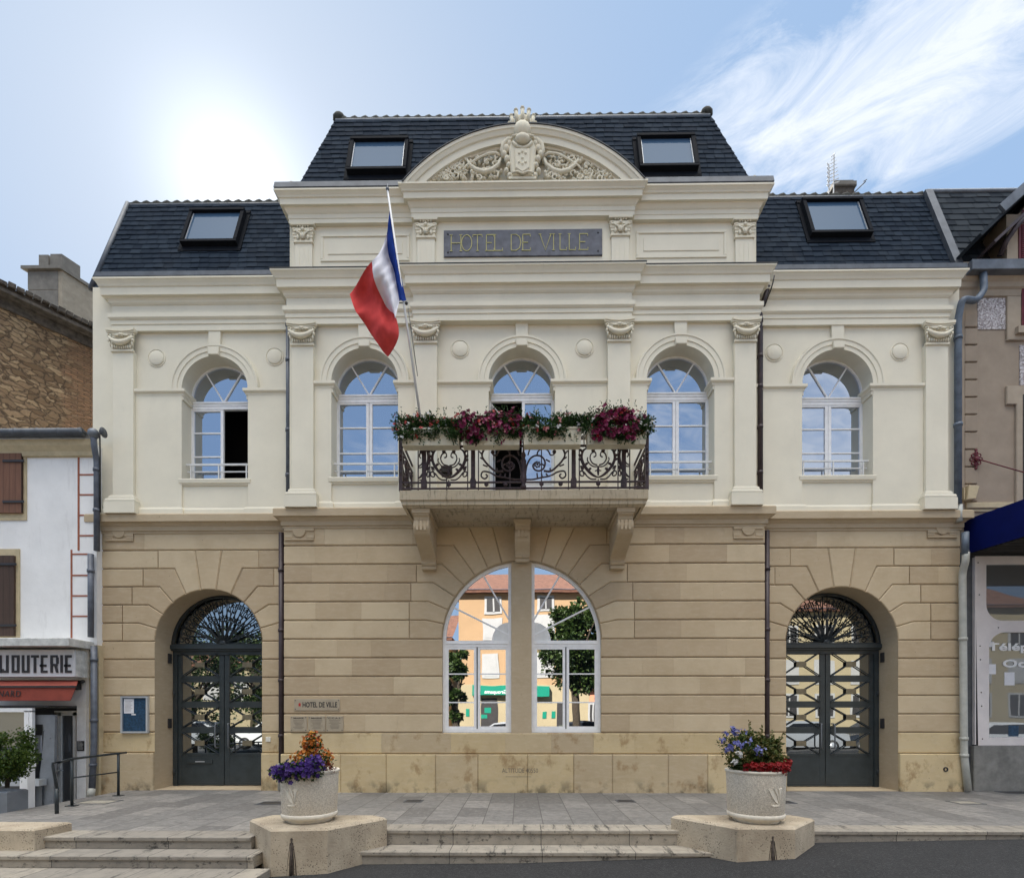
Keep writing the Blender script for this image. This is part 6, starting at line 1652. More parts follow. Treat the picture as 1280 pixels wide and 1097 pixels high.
mb = MB(); mb.box(ax0, fxr, yf_-.02, yf_+.02, zf-.015, zf+.02); mb.tube([(X(97, YS-.05), YS-.02, Z(853, YS, 97)), (X(104, YS-.1), YS-.10, Z(851.5, YS, 97))], .035, 8); mb.box(X(97, YS), X(102, YS), YS-.12, YS, Z(862, YS, 97), Z(850, YS, 97)); mb.build('awning_arm', 'dark_box', ob)
mb = MB(); vs, fs = text_mesh('NARD', 1, 0, 1, .002, 1.15); kx0 = min(v[0] for v in vs); kx1 = max(v[0] for v in vs)
xL_, xR_ = X(-.5, yf_), X(27, yf_); zz_ = Z(867, yf_, 20)
mb.add([(xL_+(a-kx0)/(kx1-kx0)*(xR_-xL_)+b_*.02, yf_-.018-c_, zz_+b_*.16) for a, b_, c_ in vs], fs); mb.build('lettering', 'ink', ob)
# glazed shop front
YD = -.55
gz = lambda py, y=YD: Z(py, y, 40)
mb = MB(); wx = X(96, YS); mb.box(XL, wx, YH+.9, YH+1.0, -.8, gz(884, YS)); mb.box(XL, wx, YD+.02, YH+1, Z(884, YS, 40)+.001, Z(884, YS, 40)+.03); mb.build('shop_interior', 'dark_box', sh)
mb = MB()
for a, b_ in ((32, 37.5), (38.2, 42)): mb.box(X(a, YD), X(b_, YD), YD-.03, YD+.03, -.4 if a > 33 else gz(975), gz(888))
mb.box(XL, X(42, YD), YD-.03, YD+.03, gz(889.5), gz(884.5)); mb.build('window_frame', 'white_paint', sh)
mb = MB(); mb.box(XL, X(32, YD), YD+.0, YD+.01, gz(973), gz(889.6)); mb.build('pane', 'shop_glass', sh)
mb = MB(); mb.box(XL, X(52, YD-.05), YD-.10, YD+.05, gz(981), gz(973)); mb.build('window_ledge', 'aluminium', sh)
mb = MB(); mb.box(XL, X(50, YD), YD+.04, YD+.05, gz(1023), gz(981)); mb.build('display_pane', 'shop_glass', sh)
mb = MB(); mb.box(XL, X(66, YD), YD-.04, YD+.06, -.65, gz(1021.5)); mb.build('shop_plinth', 'dark_zinc', sh)
# wavy grey panel at the return
mb = MB(); Lx = [(55, 905), (56, 915), (55, 930), (53, 950), (51, 965), (50.5, 975), (52, 990), (54, 1003), (52, 1016), (51, 1022)]
poly = [(X(a, YD+.1), Z(b_, YD+.1, 40)) for a, b_ in Lx]+[(X(67.5, YD+.1), Z(1020, YD+.1, 40)), (X(70, YD+.1), Z(893, YD+.1, 40)), (X(42.5, YD+.1), Z(893, YD+.1, 40)), (X(42.5, YD+.1), Z(905, YD+.1, 40))]
mb.prism(poly, YD+.08, YD+.13); 
for px, py in ((55, 912), (63, 922), (54, 974), (64, 1000)): x, z = W(px, py, YD+.08); mb.ball((x, YD+.075, z), .012, 6, 4)
mb.build('wavy_panel', 'shop_grey', sh)
mb = MB(); mb.box(X(42.5, YD), X(55, YD), YD+.16, YD+.17, gz(1019), gz(906)); mb.build('display_pane', 'shop_glass', sh)
yd = YH+.02
mb = MB()
for a, b_ in ((69.5, 73), (74, 78), (92.5, 96)): mb.box(X(a, yd), X(b_, yd), yd-.03, yd+.04, -.3, Z(890, yd, 80))
mb.box(X(69.5, yd), X(96, yd), yd-.03, yd+.04, Z(894, yd, 80), Z(888, yd, 80)); ob = mb.build('shop_door', 'soft_white', sh)
mb = MB(); mb.box(X(78, yd), X(92.5, yd), yd, yd+.01, -.26, Z(894, yd, 80)); mb.build('pane', 'shop_glass', ob)
mb = MB(); x, z = W(76, 962, yd); mb.box(x-.02, x+.02, yd-.05, yd-.03, z-.08, z+.08); mb.tube([(x, yd-.06, z), (x+.10, yd-.07, z)], .012, 6); mb.build('handle', 'aluminium', ob)
mb = MB(); x0, x1 = X(96.8, YS), X(105.6, YS); mb.box(x0, x1, YS-.012, YS-.0005, Z(938, YS, 100), Z(925.5, YS, 100)); ob = mb.build('opening_hours_sign', 'dark_box', sh)
mb = MB(); rr = random.Random(4)
for k in range(7): mb.box(x0+.012, x1-.012-rr.uniform(0, .05), YS-.014, YS-.0125, Z(937, YS, 100)+.02+.024*k, Z(937, YS, 100)+.026+.024*k)
mb.build('small_print', 'soft_white', ob)
# stock on show behind the glass
rr = random.Random(8)
for k, (px, py, w_, h_, mt) in enumerate(((8, 1010, .12, .26, 'shop_grey'), (20, 1014, .35, .38, 'shop_grey'), (4, 1018, .2, .04, 'red_mark'), (47, 1010, .10, .12, 'soft_white'), (48, 930, .10, .35, 'paper'), (86, 930, .16, .5, 'shop_grey'))):
    y = YD+.35 if k < 5 else yd+.3; x, z = W(px, py, y); mb = MB(); mb.box(x-w_/2, x+w_/2, y, y+.08, z-h_/2, z+h_/2, .01); mb.build('display_stand', mt, sh)

# ---------------- white bollard post, clipped shrub, handrail
ypz = -1.15; x0, x1 = X(29.5, ypz), X(39, ypz); zb_ = pave_z(x0, 0); 
pt = thing('barrier_post', 'square white post in front of the jeweller shop window', 'post', ((x0+x1)/2, ypz, zb_))
mb = MB(); mb.box(x0, x1, ypz-.07, ypz+.07, zb_-.05, Z(958, ypz, 34)); mb.box(x0-.01, x1+.01, ypz-.08, ypz+.08, Z(958, ypz, 34)+.001, Z(953.5, ypz, 34)); mb.build('post', 'white_paint', pt)
mb = MB(); mb.tube([(x1-.05, ypz-.09, Z(960, ypz, 34)), (x1-.05, ypz-.07, Z(960, ypz, 34))], .03, 8); mb.build('lock', 'grey_pipe', pt)
ysb = -2.0; xc, zc = W(9, 938, ysb); zb_ = pave_z(xc, 0)
sb = thing('shrub', 'rounded clipped green shrub in a grey tub at the left edge', 'shrub', (xc, ysb, zb_))
mb = MB(); mb.hprism([(xc-.17, ysb-.17), (xc+.17, ysb-.17), (xc+.17, ysb+.17), (xc-.17, ysb+.17)], zb_, zb_+.36, .02); mb.build('tub', 'shop_grey', sb)
mb = MB(); mb.tube([(xc, ysb, zb_+.4), (xc+.02, ysb, zc-.1)], .03, 6); mb.build('stem', 'soil', sb)
mb = MB(); rnd = random.Random(3)
for k in range(46):
    d = rdir(rnd); q = rnd.uniform(.4, 1)**.5; c_ = Vector((xc-.04+d.x*.41*q, ysb+d.y*.38*q, zc-.03+d.z*.38*q)); leaves(mb, rnd, c_, .12, 150, .048, .2, .62)
mb.build('foliage', 'leaf_box', sb)
hr = thing('handrail', 'thin dark metal handrail with two rails left of the left door', 'handrail', (X(90, -1.6), -1.5, 0))
xh = -7.40; P1 = P3(148, 941, -.5); P2 = P3(90, 948, -1.6); P3_ = P3(66, 953, -2.25)
pf = lambda P_: pave_z(P_.x, 0)
mb = MB(); e_ = P3(158, 940, -.30)
mb.tube([e_, P1, P2, P3_+Vector((.10, 0, .01)), P3_, P3_+Vector((.0, 0, -.05)), P3(71, 985, -2.25)], .02, 8); mb.tube([P3(148, 964.5, -.5), P3(91, 971.5, -1.6)], .014, 6); mb.build('rail', 'iron_paint', hr)
for P_, nm in ((P1, 0), (P2, 1)):
    mb = MB(); mb.tube([(P_.x, P_.y, pf(P_)), P_], .022, 8); mb.box(P_.x-.08, P_.x+.08, P_.y-.05, P_.y+.05, pf(P_), pf(P_)+.012); mb.build('post', 'iron_paint', hr)
mb = MB(); q = P3(71, 985, -2.25); mb.tube([(q.x, q.y, pf(q)), q], .026, 8); mb.build('post', 'iron_paint', hr)

# drain covers set in the paving
def cover(px, py, w_, d_, lab, fillc='dark_box'):
    D = CAMZ*F/(py-CY); x, _ = W(px, py, D+CAMY); y = D+CAMY
    r_ = thing('drain_cover', lab, 'drain cover', (x, y, 0), group='square drain covers in the paving')
    mb = MB()
    for q in ((-w_, w_, -d_, -d_+.03), (-w_, w_, d_-.03, d_), (-w_, -w_+.03, -d_+.03, d_-.03), (w_-.03, w_, -d_+.03, d_-.03)): mb.box(x+q[0], x+q[1], y+q[2], y+q[3], -.01, .006)
    mb.build('frame', 'dark_zinc', r_)
    mb = MB(); mb.box(x-w_+.03, x+w_-.03, y-d_+.03, y+d_-.03, -.01, .003); mb.build('plate', 'concrete' if fillc == 'c' else fillc, r_)
cover(122, 1003, .30, .2, 'flat square drain cover beside the dark handrail', 'c')
cover(340, 1004, .22, .16, 'small drain cover behind the left concrete block')
cover(517, 1001, .16, .12, 'small drain cover left of the carved altitude inscription')
cover(782, 1000.5, .16, .12, 'small drain cover between the inscription and the right flower pot')
cover(977, 1001.5, .2, .14, 'drain cover close to the right side of the right flower pot')
cover(1207, 1001.5, .22, .16, 'drain cover at the right near the pale downpipe', 'c')
cover(1275, 989, .35, .16, 'dark grating in front of the grey shop base at the right edge')

# ---------------- old stone building behind the shop house
m, t, b = newmat('rubble'); 
tcx = t.nodes.new('ShaderNodeTexCoord'); g = t.nodes.new('ShaderNodeNewGeometry')
mpn = t.nodes.new('ShaderNodeMapping'); mpn.inputs['Rotation'].default_value = (0, 0, radians(-54)); mpn.inputs['Scale'].default_value = (1, 1, 2.1); t.links.new(g.outputs['Position'], mpn.inputs[0])
ns = t.nodes.new('ShaderNodeVectorMath'); ns.operation = 'ADD'; sc_ = t.nodes.new('ShaderNodeVectorMath'); sc_.operation = 'SCALE'; sc_.inputs[3].default_value = .6
t.links.new(noise_(t, g.outputs['Position'], 3, 3, .5, 1), sc_.inputs[0]); t.links.new(mpn.outputs[0], ns.inputs[0]); t.links.new(sc_.outputs[0], ns.inputs[1])
vz = t.nodes.new('ShaderNodeTexVoronoi'); vz.inputs['Scale'].default_value = 4.2; t.links.new(ns.outputs[0], vz.inputs[0])
ve = t.nodes.new('ShaderNodeTexVoronoi'); ve.feature = 'DISTANCE_TO_EDGE'; ve.inputs['Scale'].default_value = 4.2; t.links.new(ns.outputs[0], ve.inputs[0])
sp_ = t.nodes.new('ShaderNodeSeparateXYZ'); t.links.new(vz.outputs['Color'], sp_.inputs[0])
rub = ramp(t, sp_.outputs[0], [(0, (.17, .11, .06)), (.5, (.30, .205, .12)), (1, (.44, .32, .19))])
rub = mixc(t, M_(t, 'MULTIPLY', ramp(t, noise_(t, g.outputs['Position'], 14, 6), [(.4, 0.), (.7, 1.)]), .5), rub, (.17, .11, .06))
rub = mixc(t, ramp(t, ve.outputs['Distance'], [(.0, .95), (.12, 0.)]), rub, (.07, .048, .03))
brk = t.nodes.new('ShaderNodeTexBrick'); brk.inputs['Scale'].default_value = 1; brk.inputs['Brick Width'].default_value = .21; brk.inputs['Row Height'].default_value = .055; brk.inputs['Mortar Size'].default_value = .011; brk.inputs['Mortar Smooth'].default_value = .4
brk.inputs['Color1'].default_value = (.40, .225, .12, 1); brk.inputs['Color2'].default_value = (.25, .15, .085, 1); brk.inputs['Mortar'].default_value = (.13, .085, .055, 1)
cb = t.nodes.new('ShaderNodeCombineXYZ'); sx = t.nodes.new('ShaderNodeSeparateXYZ'); t.links.new(g.outputs['Position'], sx.inputs[0]); t.links.new(sx.outputs[1], cb.inputs[0]); t.links.new(M_(t, 'ADD', sx.outputs[2], M_(t, 'MULTIPLY', noise_(t, g.outputs['Position'], 4, 3), .07)), cb.inputs[1]); t.links.new(cb.outputs[0], brk.inputs[0])
edge = M_(t, 'ADD', M_(t, 'ADD', sx.outputs[1], M_(t, 'MULTIPLY', noise_(t, g.outputs['Position'], 2.5, 5), 1.2)), M_(t, 'MULTIPLY', sx.outputs[2], -.05))
c = mixc(t, ramp(t, M_(t, 'SUBTRACT', edge, 3.0), [(.0, 0.), (.25, 1.)]), rub, mixc(t, ramp(t, noise_(t, g.outputs['Position'], 6, 6, .7), [(.42, 0.), (.62, .65)]), brk.outputs['Color'], (.20, .125, .07)))
t.links.new(c, b.inputs['Base Color']); b.inputs['Roughness'].default_value = .95
bump(t, b, M_(t, 'ADD', M_(t, 'MULTIPLY', ramp(t, ve.outputs['Distance'], [(0, 0.), (.15, 1.)]), .8), noise_(t, g.outputs['Position'], 25, 5)), .9, .03)
simple('old_roof_edge', (.10, .085, .07), .95, .35, 9, .6); simple('block_grey', (.20, .185, .16), .9, .15, 6, .4); simple('render_beige', (.36, .31, .235), .9, .12, 6, .3)
A0 = P3(0, 372, 2.0); B0 = P3(113, 425, 3.36)
dv = (Vector((B0.x, B0.y, 0))-Vector((A0.x, A0.y, 0))).normalized(); nv_ = Vector((dv.y, -dv.x, 0))     # faces the viewer
zt_ = (A0.z+B0.z)/2
qa = Vector((A0.x, A0.y, 0))-dv*1.3; qb = qa+dv*9
bn = thing('old_building', 'old rubble and brick building with concrete chimney, behind the white house', 'building', (A0.x, A0.y, 0))
def vbox(mb, u0, u1, n0, n1, z0, z1):
    vs = [(qa+dv*u+nv_*n).to_tuple()[:2]+(z,) for u in (u0, u1) for n in (n0, n1) for z in (z0, z1)]
    mb.add(vs, [(0, 1, 3, 2), (4, 6, 7, 5), (0, 4, 5, 1), (2, 3, 7, 6), (0, 2, 6, 4), (1, 5, 7, 3)])
mb = MB(); vbox(mb, 0, 9, -5, 0, 3, zt_); mb.build('wall', 'rubble', bn)
mb = MB(); vbox(mb, -.2, 9, -5, .30, zt_+.02, zt_+.10); vbox(mb, -.2, 9, -5, .22, zt_+.101, zt_+.22); vbox(mb, -.2, 9, -.04, .06, zt_-.22, zt_+.015)
rr = random.Random(6)
for k in range(60): 
    u = -.1+.15*k; vbox(mb, u, u+.13, .18, .33+rr.uniform(-.04, .04), zt_+.20+rr.uniform(-.02, .02), zt_+.27+rr.uniform(-.02, .03))
ob = mb.build('roof', 'old_roof_edge', bn)
# the chimney block: long wall of concrete blocks with two flues
cA = P3(35.5, 335, 4.6); cB = P3(78, 335, 4.6)
mb = MB(); zc0 = zt_; zc1 = cA.z; wch = cB.x-cA.x
cd_ = Vector((.45, 1, 0)).normalized()
def cbox(mb, x0, x1, l0, l1, z0, z1):
    vs = [(x+cd_.x*l, cA.y+cd_.y*l, z) for x in (x0, x1) for l in (l0, l1) for z in (z0, z1)]
    mb.add(vs, [(0, 1, 3, 2), (4, 6, 7, 5), (0, 4, 5, 1), (2, 3, 7, 6), (0, 2, 6, 4), (1, 5, 7, 3)])
cbox(mb, cA.x, cB.x, 0, 3.2, zc0-1.2, zc1-.09); ch_ = mb.build('chimney', 'render_beige', bn)
mb = MB(); cbox(mb, cA.x-.10, cB.x+.06, -.10, 3.3, zc1-.089, zc1); mb.build('chimney_cap', 'block_grey', ch_)
for l, w0, w1, hh in ((.05, .24, .52, .42), (.05, .58, .92, .44), (1.5, .40, .78, .52)):
    mb = MB(); cbox(mb, cA.x+wch*w0+(.15 if l > 1 else 0), cA.x+wch*w1+(.15 if l > 1 else 0), l, l+.45, zc1+.001, zc1+hh); mb.build('chimney_pot', 'block_grey', ch_)
mb = MB(); cbox(mb, cA.x-.004, cB.x-.12, -.012, .0, zc0-1.2, zc1-.65); cbox(mb, cA.x-.004, cB.x-.12, -.012, .0, zc1-.63, zc1-.10); mb.build('block_facing', 'block_grey', ch_)

# ================================================================== RIGHT NEIGHBOUR
YR = .40
simple('taupe_render', (.335, .27, .205), .9, .08, 3, .25); simple('taupe_trim', (.40, .33, .25), .9, .08, 4, .2); simple('burgundy', (.14, .018, .028), .5, .15, 8, .1)
m, t, b = newmat('pebble_dash'); p = pos(t); vz = t.nodes.new('ShaderNodeTexVoronoi'); vz.inputs['Scale'].default_value = 40; t.links.new(p, vz.inputs[0])
c = ramp(t, vz.outputs['Color'], [(.1, (.20, .17, .16)), (.5, (.44, .40, .40)), (.9, (.72, .70, .70))]); t.links.new(c, b.inputs['Base Color']); b.inputs['Roughness'].default_value = .95; bump(t, b, vz.outputs['Distance'], .9, -.01)
simple('awning_blue', (.002, .007, .085), .8, .08, 4, .05, spec=.1); simple('shop_metal', (.74, .69, .68), .5, .05, 4, .02); simple('grey_base', (.22, .215, .20), .9, .2, 5, .3); simple('dark_soffit', (.03, .028, .026), .8, .2, 9, .1)
rh = thing('shop_building', 'taupe rendered building with slate roof, burgundy shutters and blue shop awning', 'building', (X(1240, YR), YR, 0))
def XRt(px, y=None): return X(px, YR if y is None else y)
def ZR_(py, y=None): return W(1240, py, YR if y is None else y)[1]
RX0, RX1 = RW1+.01, XRt(1560)
ztop = ZR_(338)
mb = MB(); mb.box(RX0, RX1, YR, YR+6, ZR_(700), ztop); mb.build('wall', 'taupe_render', rh)
mb = MB(); mb.box(RX0, XRt(1203), YR-.05, YR, ZR_(640), ztop)
for k in range(13):
    z1 = ZR_(389+21.7*k); z0 = ZR_(389+21.7*(k+1))
    if z0 < ZR_(640): break
    mb.prism([(XRt(1203.5), z0+.012), (XRt(1220), z0+.012), (XRt(1220), z1-.012), (XRt(1203.5), z1-.012)], YR-.045, YR, .012)
mb.build('quoin', 'taupe_render', rh)
for a, b_, c_, d_ in ((1221.5, 1256, 373, 412), (1274, 1330, 432, 482)): mb = MB(); mb.box(XRt(a), XRt(b_), YR-.014, YR, ZR_(d_), ZR_(c_)); mb.build('pebble_panel', 'pebble_dash', rh)
# cornice, gutter box
mb = MB(); sweep(mb, [(RX0, YR+.1), (RX0, YR), (RX1, YR)] if False else [(RX0+.02, YR), (RX1, YR)], [(0, ZR_(373)), (.05, ZR_(372)), (.06, ZR_(365)), (.10, ZR_(363)), (.10, ZR_(357)), (.13, ZR_(355)), (.17, ZR_(348)), (.17, ZR_(343)), (.2, ZR_(338)), (0, ZR_(335))]); mb.build('cornice', 'taupe_trim', rh)
gzt, gzb = Z(323, YR-.3, 1240), Z(336, YR-.3, 1240)
mb = MB(); mb.box(X(1216, YR-.3), RX1, YR-.30, YR+.0, gzb, gzt, .01); mb.build('gutter', 'zinc', rh)
# window surrounds with shutters
mb = MB(); mb.prism([(XRt(1256.5), ZR_(427)), (XRt(1330), ZR_(427)), (XRt(1330), ZR_(372)), (XRt(1256.5), ZR_(372))], YR-.05, YR, .012); ob = mb.build('window_surround', 'taupe_trim', rh)
mb = MB(); mb.box(XRt(1266), XRt(1330), YR-.12, YR-.051, ZR_(421), ZR_(412.5)); mb.build('window_sill', 'taupe_trim', ob)
mb = MB(); mb.box(XRt(1273.5), XRt(1330), YR-.07, YR-.051, ZR_(411), ZR_(362))
for k in range(22): z = ZR_(411)+.035+.038*k; mb.box(XRt(1276), XRt(1330), YR-.09, YR-.071, z, z+.02)
mb.build('shutter', 'burgundy', ob)
mb = MB(); mb.prism([(XRt(1268), ZR_(640)), (XRt(1340), ZR_(640)), (XRt(1340), ZR_(484)), (XRt(1256), ZR_(484)), (XRt(1256), ZR_(507)), (XRt(1268), ZR_(507))], YR-.05, YR, .012); ob = mb.build('window_surround', 'taupe_trim', rh)
mb = MB(); mb.box(XRt(1275.5), XRt(1330), YR-.056, YR-.051, ZR_(640), ZR_(495)); mb.build('recess', 'dark_box', ob)
mb = MB(); mb.box(XRt(1277), XRt(1280), YR-.075, YR-.057, ZR_(640), ZR_(509)); mb.box(XRt(1277), XRt(1330), YR-.075, YR-.057, ZR_(509), ZR_(505)); mb.build('window_frame', 'white_paint', ob)
mb = MB(); mb.box(XRt(1280.2), XRt(1330), YR-.068, YR-.060, ZR_(640), ZR_(509.5)); mb.build('pane', 'window_glass', ob)
mb = MB(); mb.prism([(XRt(1205), ZR_(636)), (XRt(1300), ZR_(636)), (XRt(1300), ZR_(629)), (XRt(1205), ZR_(629))], YR-.06, YR, .01); mb.prism([(XRt(1205), ZR_(640)), (XRt(1300), ZR_(640)), (XRt(1300), ZR_(636.3)), (XRt(1205), ZR_(636.3))], YR-.03, YR, .01); mb.build('string_course', 'beige_trim', rh)
# floodlight
mb = MB(); x, z = W(1212, 617, YR-.1)
mb.prism([(x-.10, z-.14), (x+.08, z-.12), (x+.15, z+.13), (x-.06, z+.15)], YR-.16, YR-.02, .012); mb.box(x-.13, x-.105, YR-.12, YR-.001, z-.12, z+.12)
fld = mb.build('wall_lamp', 'beige_trim', origin=(x, YR-.05, z)); tag(fld, 'small beige wall lamp below the burgundy iron ornament', 'lamp')
mb = MB(); mb.prism([(x-.03, z-.08), (x+.06, z-.07), (x+.10, z+.10), (x+.0, z+.11)], YR-.17, YR-.155); mb.build('lens', 'old_roof_edge', fld)
# iron tie ornament with rod
x, z = W(1220.5, 573.5, YR-.06)
io = thing('iron_ornament', 'burgundy wrought iron wall rosette with a long thin rod running right', 'ornament', (x, YR-.06, z))
mb = MB()
for k in range(8):
    a = k*pi/4+pi/8*0; r_ = .09 if k % 2 == 0 else .085
    mb.tube([(x+r_*cos(a)+.035*cos(q*.9), YR-.055, z+1.25*r_*sin(a)+.035*sin(q*.9)) for q in range(8)], .010, 5)
mb.ball((x, YR-.07, z), (.05, .03, .05), 8, 6)
for s_ in (-1, 1): mb.tube([(x, YR-.055, z), (x, YR-.055, z+s_*.21)], [.014, .008], 6); mb.ball((x, YR-.055, z+s_*.18), (.035, .012, .02), 6, 4)
mb.build('rosette', 'burgundy', io)
mb = MB(); mb.tube([(x, YR-.07, z), P3(1300, 596, YR-.45)], .011, 6); mb.build('rod', 'burgundy', io)
# slate roof of the right building and its dormer
RYb, RYt = YR+.0, YR+1.1
mb = MB(); slates(mb, (rbr-.1, WY0-.02, WB), (RX1, WY0-.02, WB), (RX1, WY1, WT+.03), (rtr, WY1, WT+.03), 15, .30, 12, .016); mb.build('slate_roof', 'old_slate', rh)
mb = MB(); mb.tube([(rtr+.05, WY1, WT+.05), (RX1, WY1, WT+.05)], .05, 8); mb.build('ridge_flashing', 'zinc', rh)
mb = MB(); mb.add([(rtr, WY1, WT), (RX1, WY1, WT), (RX1, 6, WT-1), (rtr, 6, WT-1)], [(0, 1, 2, 3)]); mb.build('rear_slope', 'old_slate', rh)
yD = YR-.22; ddx = X(1258, yD)
mb = MB(); mb.box(ddx, X(1400, yD), yD, yD+1.2, gzt, Z(268, yD, 1260)); dm = mb.build('dormer', 'taupe_trim', rh)
mb = MB(); mb.box(X(1272, yD), X(1330, yD), yD-.03, yD-.001, gzt+.02, Z(283, yD, 1270))
for k in range(24): z = gzt+.04+.04*k; mb.box(X(1275, yD), X(1330, yD), yD-.045, yD-.031, z, z+.02)
mb.build('dormer_shutter', 'burgundy', dm)
yv = yD-.28
apx = X(1345, yv); apz = Z(190, yv, 1280)
lo_ = P3(1219, 303, yv+.15); mb = MB(); r0 = P3(1252, 266, yv); apex = Vector((apx, yv, r0.z+(apx-r0.x)*.90)); foot = Vector((lo_.x, yv, lo_.z))
def slope_board(p0, p1, th, dep, off=0): 
    d = (p1-p0).normalized(); n_ = Vector((-d.z, 0, d.x)); vs = []
    for P_ in (p0, p1):
        for a in (off, off+th):
            for y_ in (yv, yv+dep): q = P_+n_*a; vs.append((q.x, y_, q.z))
    return vs, [(0, 1, 3, 2), (4, 6, 7, 5), (0, 4, 5, 1), (2, 3, 7, 6), (0, 2, 6, 4), (1, 5, 7, 3)]
vs, fs = slope_board(foot, apex, .06, 1.6); mb.add(vs, fs); mb.add([(2*apex.x-x, y, z) for x, y, z in vs], fs); gb_ = MB(); gb_.prism([(ddx, gzt+.02), (2*apex.x-ddx, gzt+.02), (2*apex.x-ddx, foot.z+.42), (apex.x, apex.z-.12), (ddx+.01, foot.z+.42)], yD-.012, yD+1.1); gb_.build('dormer_gable', 'taupe_trim', dm); mb.build('dormer_roof', 'taupe_trim', dm) if False else mb.build('dormer_roof', 'old_slate', dm)
mb = MB(); vs, fs = slope_board(r0, apex, .17, .06, -.03); mb.add([(x, y-.065, z) for x, y, z in vs], fs); mb.add([(2*apex.x-x, y-.065, z) for x, y, z in vs], fs); mb.build('verge_board', 'zinc', dm)
mb = MB(); vs, fs = slope_board(foot+Vector((.15, 0, -.02)), apex+Vector((.1, 0, -.1)), .05, .9, -.16); mb.add(vs, fs)
br_ = P3(1262, 292, yv+.05); mb.tube([br_+Vector((-.0, .2, -.25)), br_+Vector((.03, .1, -.05)), br_+Vector((.16, 0, .18)), br_+Vector((.40, 0, .42))], .05, 6); mb.build('eaves_bracket', 'brown_pipe', dm)
# awning and shop front
asx = 8.92
aw = MB(); a0 = P3(1197, 651, YR); 
pl_ = [(YR-.001, 5.44), (YR-.001, 4.80), (YR-.05, 4.74), (-1.75, 4.60), (-1.75, 5.20), (-.2, 5.46)]
pl_ = [(YR-.001, 5.42), (YR-.001, 4.73), (-1.75, 4.62), (-1.75, 5.26)]
n_ = len(pl_); aw.add([(asx, y, z) for y, z in pl_]+[(RX1, y, z) for y, z in pl_], [tuple(range(n_)), tuple(range(n_, 2*n_)), (0, 3, 7, 4), (2, 3, 7, 6)]); aw.v = [v for v in aw.v]
ob = aw.build('awning', 'awning_blue', rh)
mb = MB(); mb.add([(asx+.05, YR-.01, 4.76), (asx+.05, -1.7, 4.65), (RX1, -1.7, 4.65), (RX1, YR-.01, 4.76)], [(0, 1, 2, 3)])
for k in range(16): y0_ = YR-.05-.105*k; zq = 4.75-(YR-y0_)*.055; mb.box(asx+.03, RX1, y0_-.06, y0_, zq-.03, zq)
mb.build('awning_slats', 'dark_soffit', ob)
YQ = YR-.02; zq = lambda py: W(1240, py, YQ)[1]
sfx0 = X(1215.5, YQ); RXs = X(1400, YQ)
w1 = [(X(1229, YQ), zq(775))]; r1 = .32; x1_, z1_ = X(1229.5, YQ), zq(776)
h1 = [(RXs-.3, z1_)]+arcpts(x1_+r1, z1_+r1, r1, 1.5*pi, pi, 10)+[(x1_, zq(706)), (RXs-.3, zq(706))]
x2_, z2_ = X(1233, YQ), zq(790.5)
h2 = [(RXs-.3, zq(921)), (x2_, zq(921))]+[(x2_, z2_-r1)]+arcpts(x2_+r1, z2_-r1, r1, pi, pi/2, 10)[1:]+[(RXs-.3, z2_)]
mb = MB(); wall(mb, [(sfx0+.06, zq(931)), (RXs, zq(931)), (RXs, zq(696)), (sfx0, zq(696))], [h1, h2], YQ-.06, .05)
mb.box(sfx0, sfx0+.02, YQ-.059, YQ+.02, zq(930), zq(697)); sf = mb.build('shop_front_panel', 'shop_metal', rh)
mb = MB()
for px, py in ((1222.5, 703), (1224, 743), (1248, 784), (1225, 807), (1225.5, 824), (1226.5, 865), (1227, 882), (1228, 923)): x, z = W(px, py, YQ-.06); mb.ball((x, YQ-.062, z), (.014, .008, .014), 8, 4)
mb.build('rivets', 'dark_box', sf)
mb = MB(); mb.box(x1_-.1, RXs, YQ-.012, YQ-.004, zq(928), zq(700)); mb.build('pane', 'shop_glass', sf)
mb = MB(); put_text(mb, 'T\u00e9l\u00e9phonie', X(1233, YQ)+.82, YQ-.02, zq(811)+.02, .20, 1.62, off=.03, ext=.002); mb.build('lettering', 'white_paint', sf); mb = MB(); put_text(mb, 'Occasion', X(1251, YQ)+.70, YQ-.02, zq(829), .16, 1.36, off=.03, ext=.002); mb.build('lettering', 'white_paint', sf)
for px, py, w_, h_, mt in ((1238, 805, .12, .10, 'paper'), (1239, 836, .16, .20, 'paper'), (1261, 848, .20, .26, 'paper'), (1266, 913, .20, .22, 'board_blue')):
    x, z = W(px, py, YQ+.0); mb = MB(); mb.box(x-w_/2, x+w_/2, YQ-.016, YQ-.013, z-h_/2, z+h_/2); mb.build('poster', mt, sf)
mb = MB(); mb.box(sfx0-.02, RX1, YQ-.0, YQ+.1, zq(697), zq(690)); mb.box(RX0, sfx0-.004, YQ, YQ+.3, -.1, zq(690)); mb.build('shop_jamb', 'dark_zinc', rh)
mb = MB(); mb.prism([(X(1213, YQ), -.25), (RX1, -.25), (RX1, zq(931.5)), (X(1213, YQ), zq(931.5))], YQ-.08, YQ+.1, .01); mb.build('shop_base', 'grey_base', rh)
mb = MB(); mb.box(sfx0, RX1, YR+.3, YR+.35, 0, ZR_(690)); mb.build('shop_interior', 'dark_box', rh)
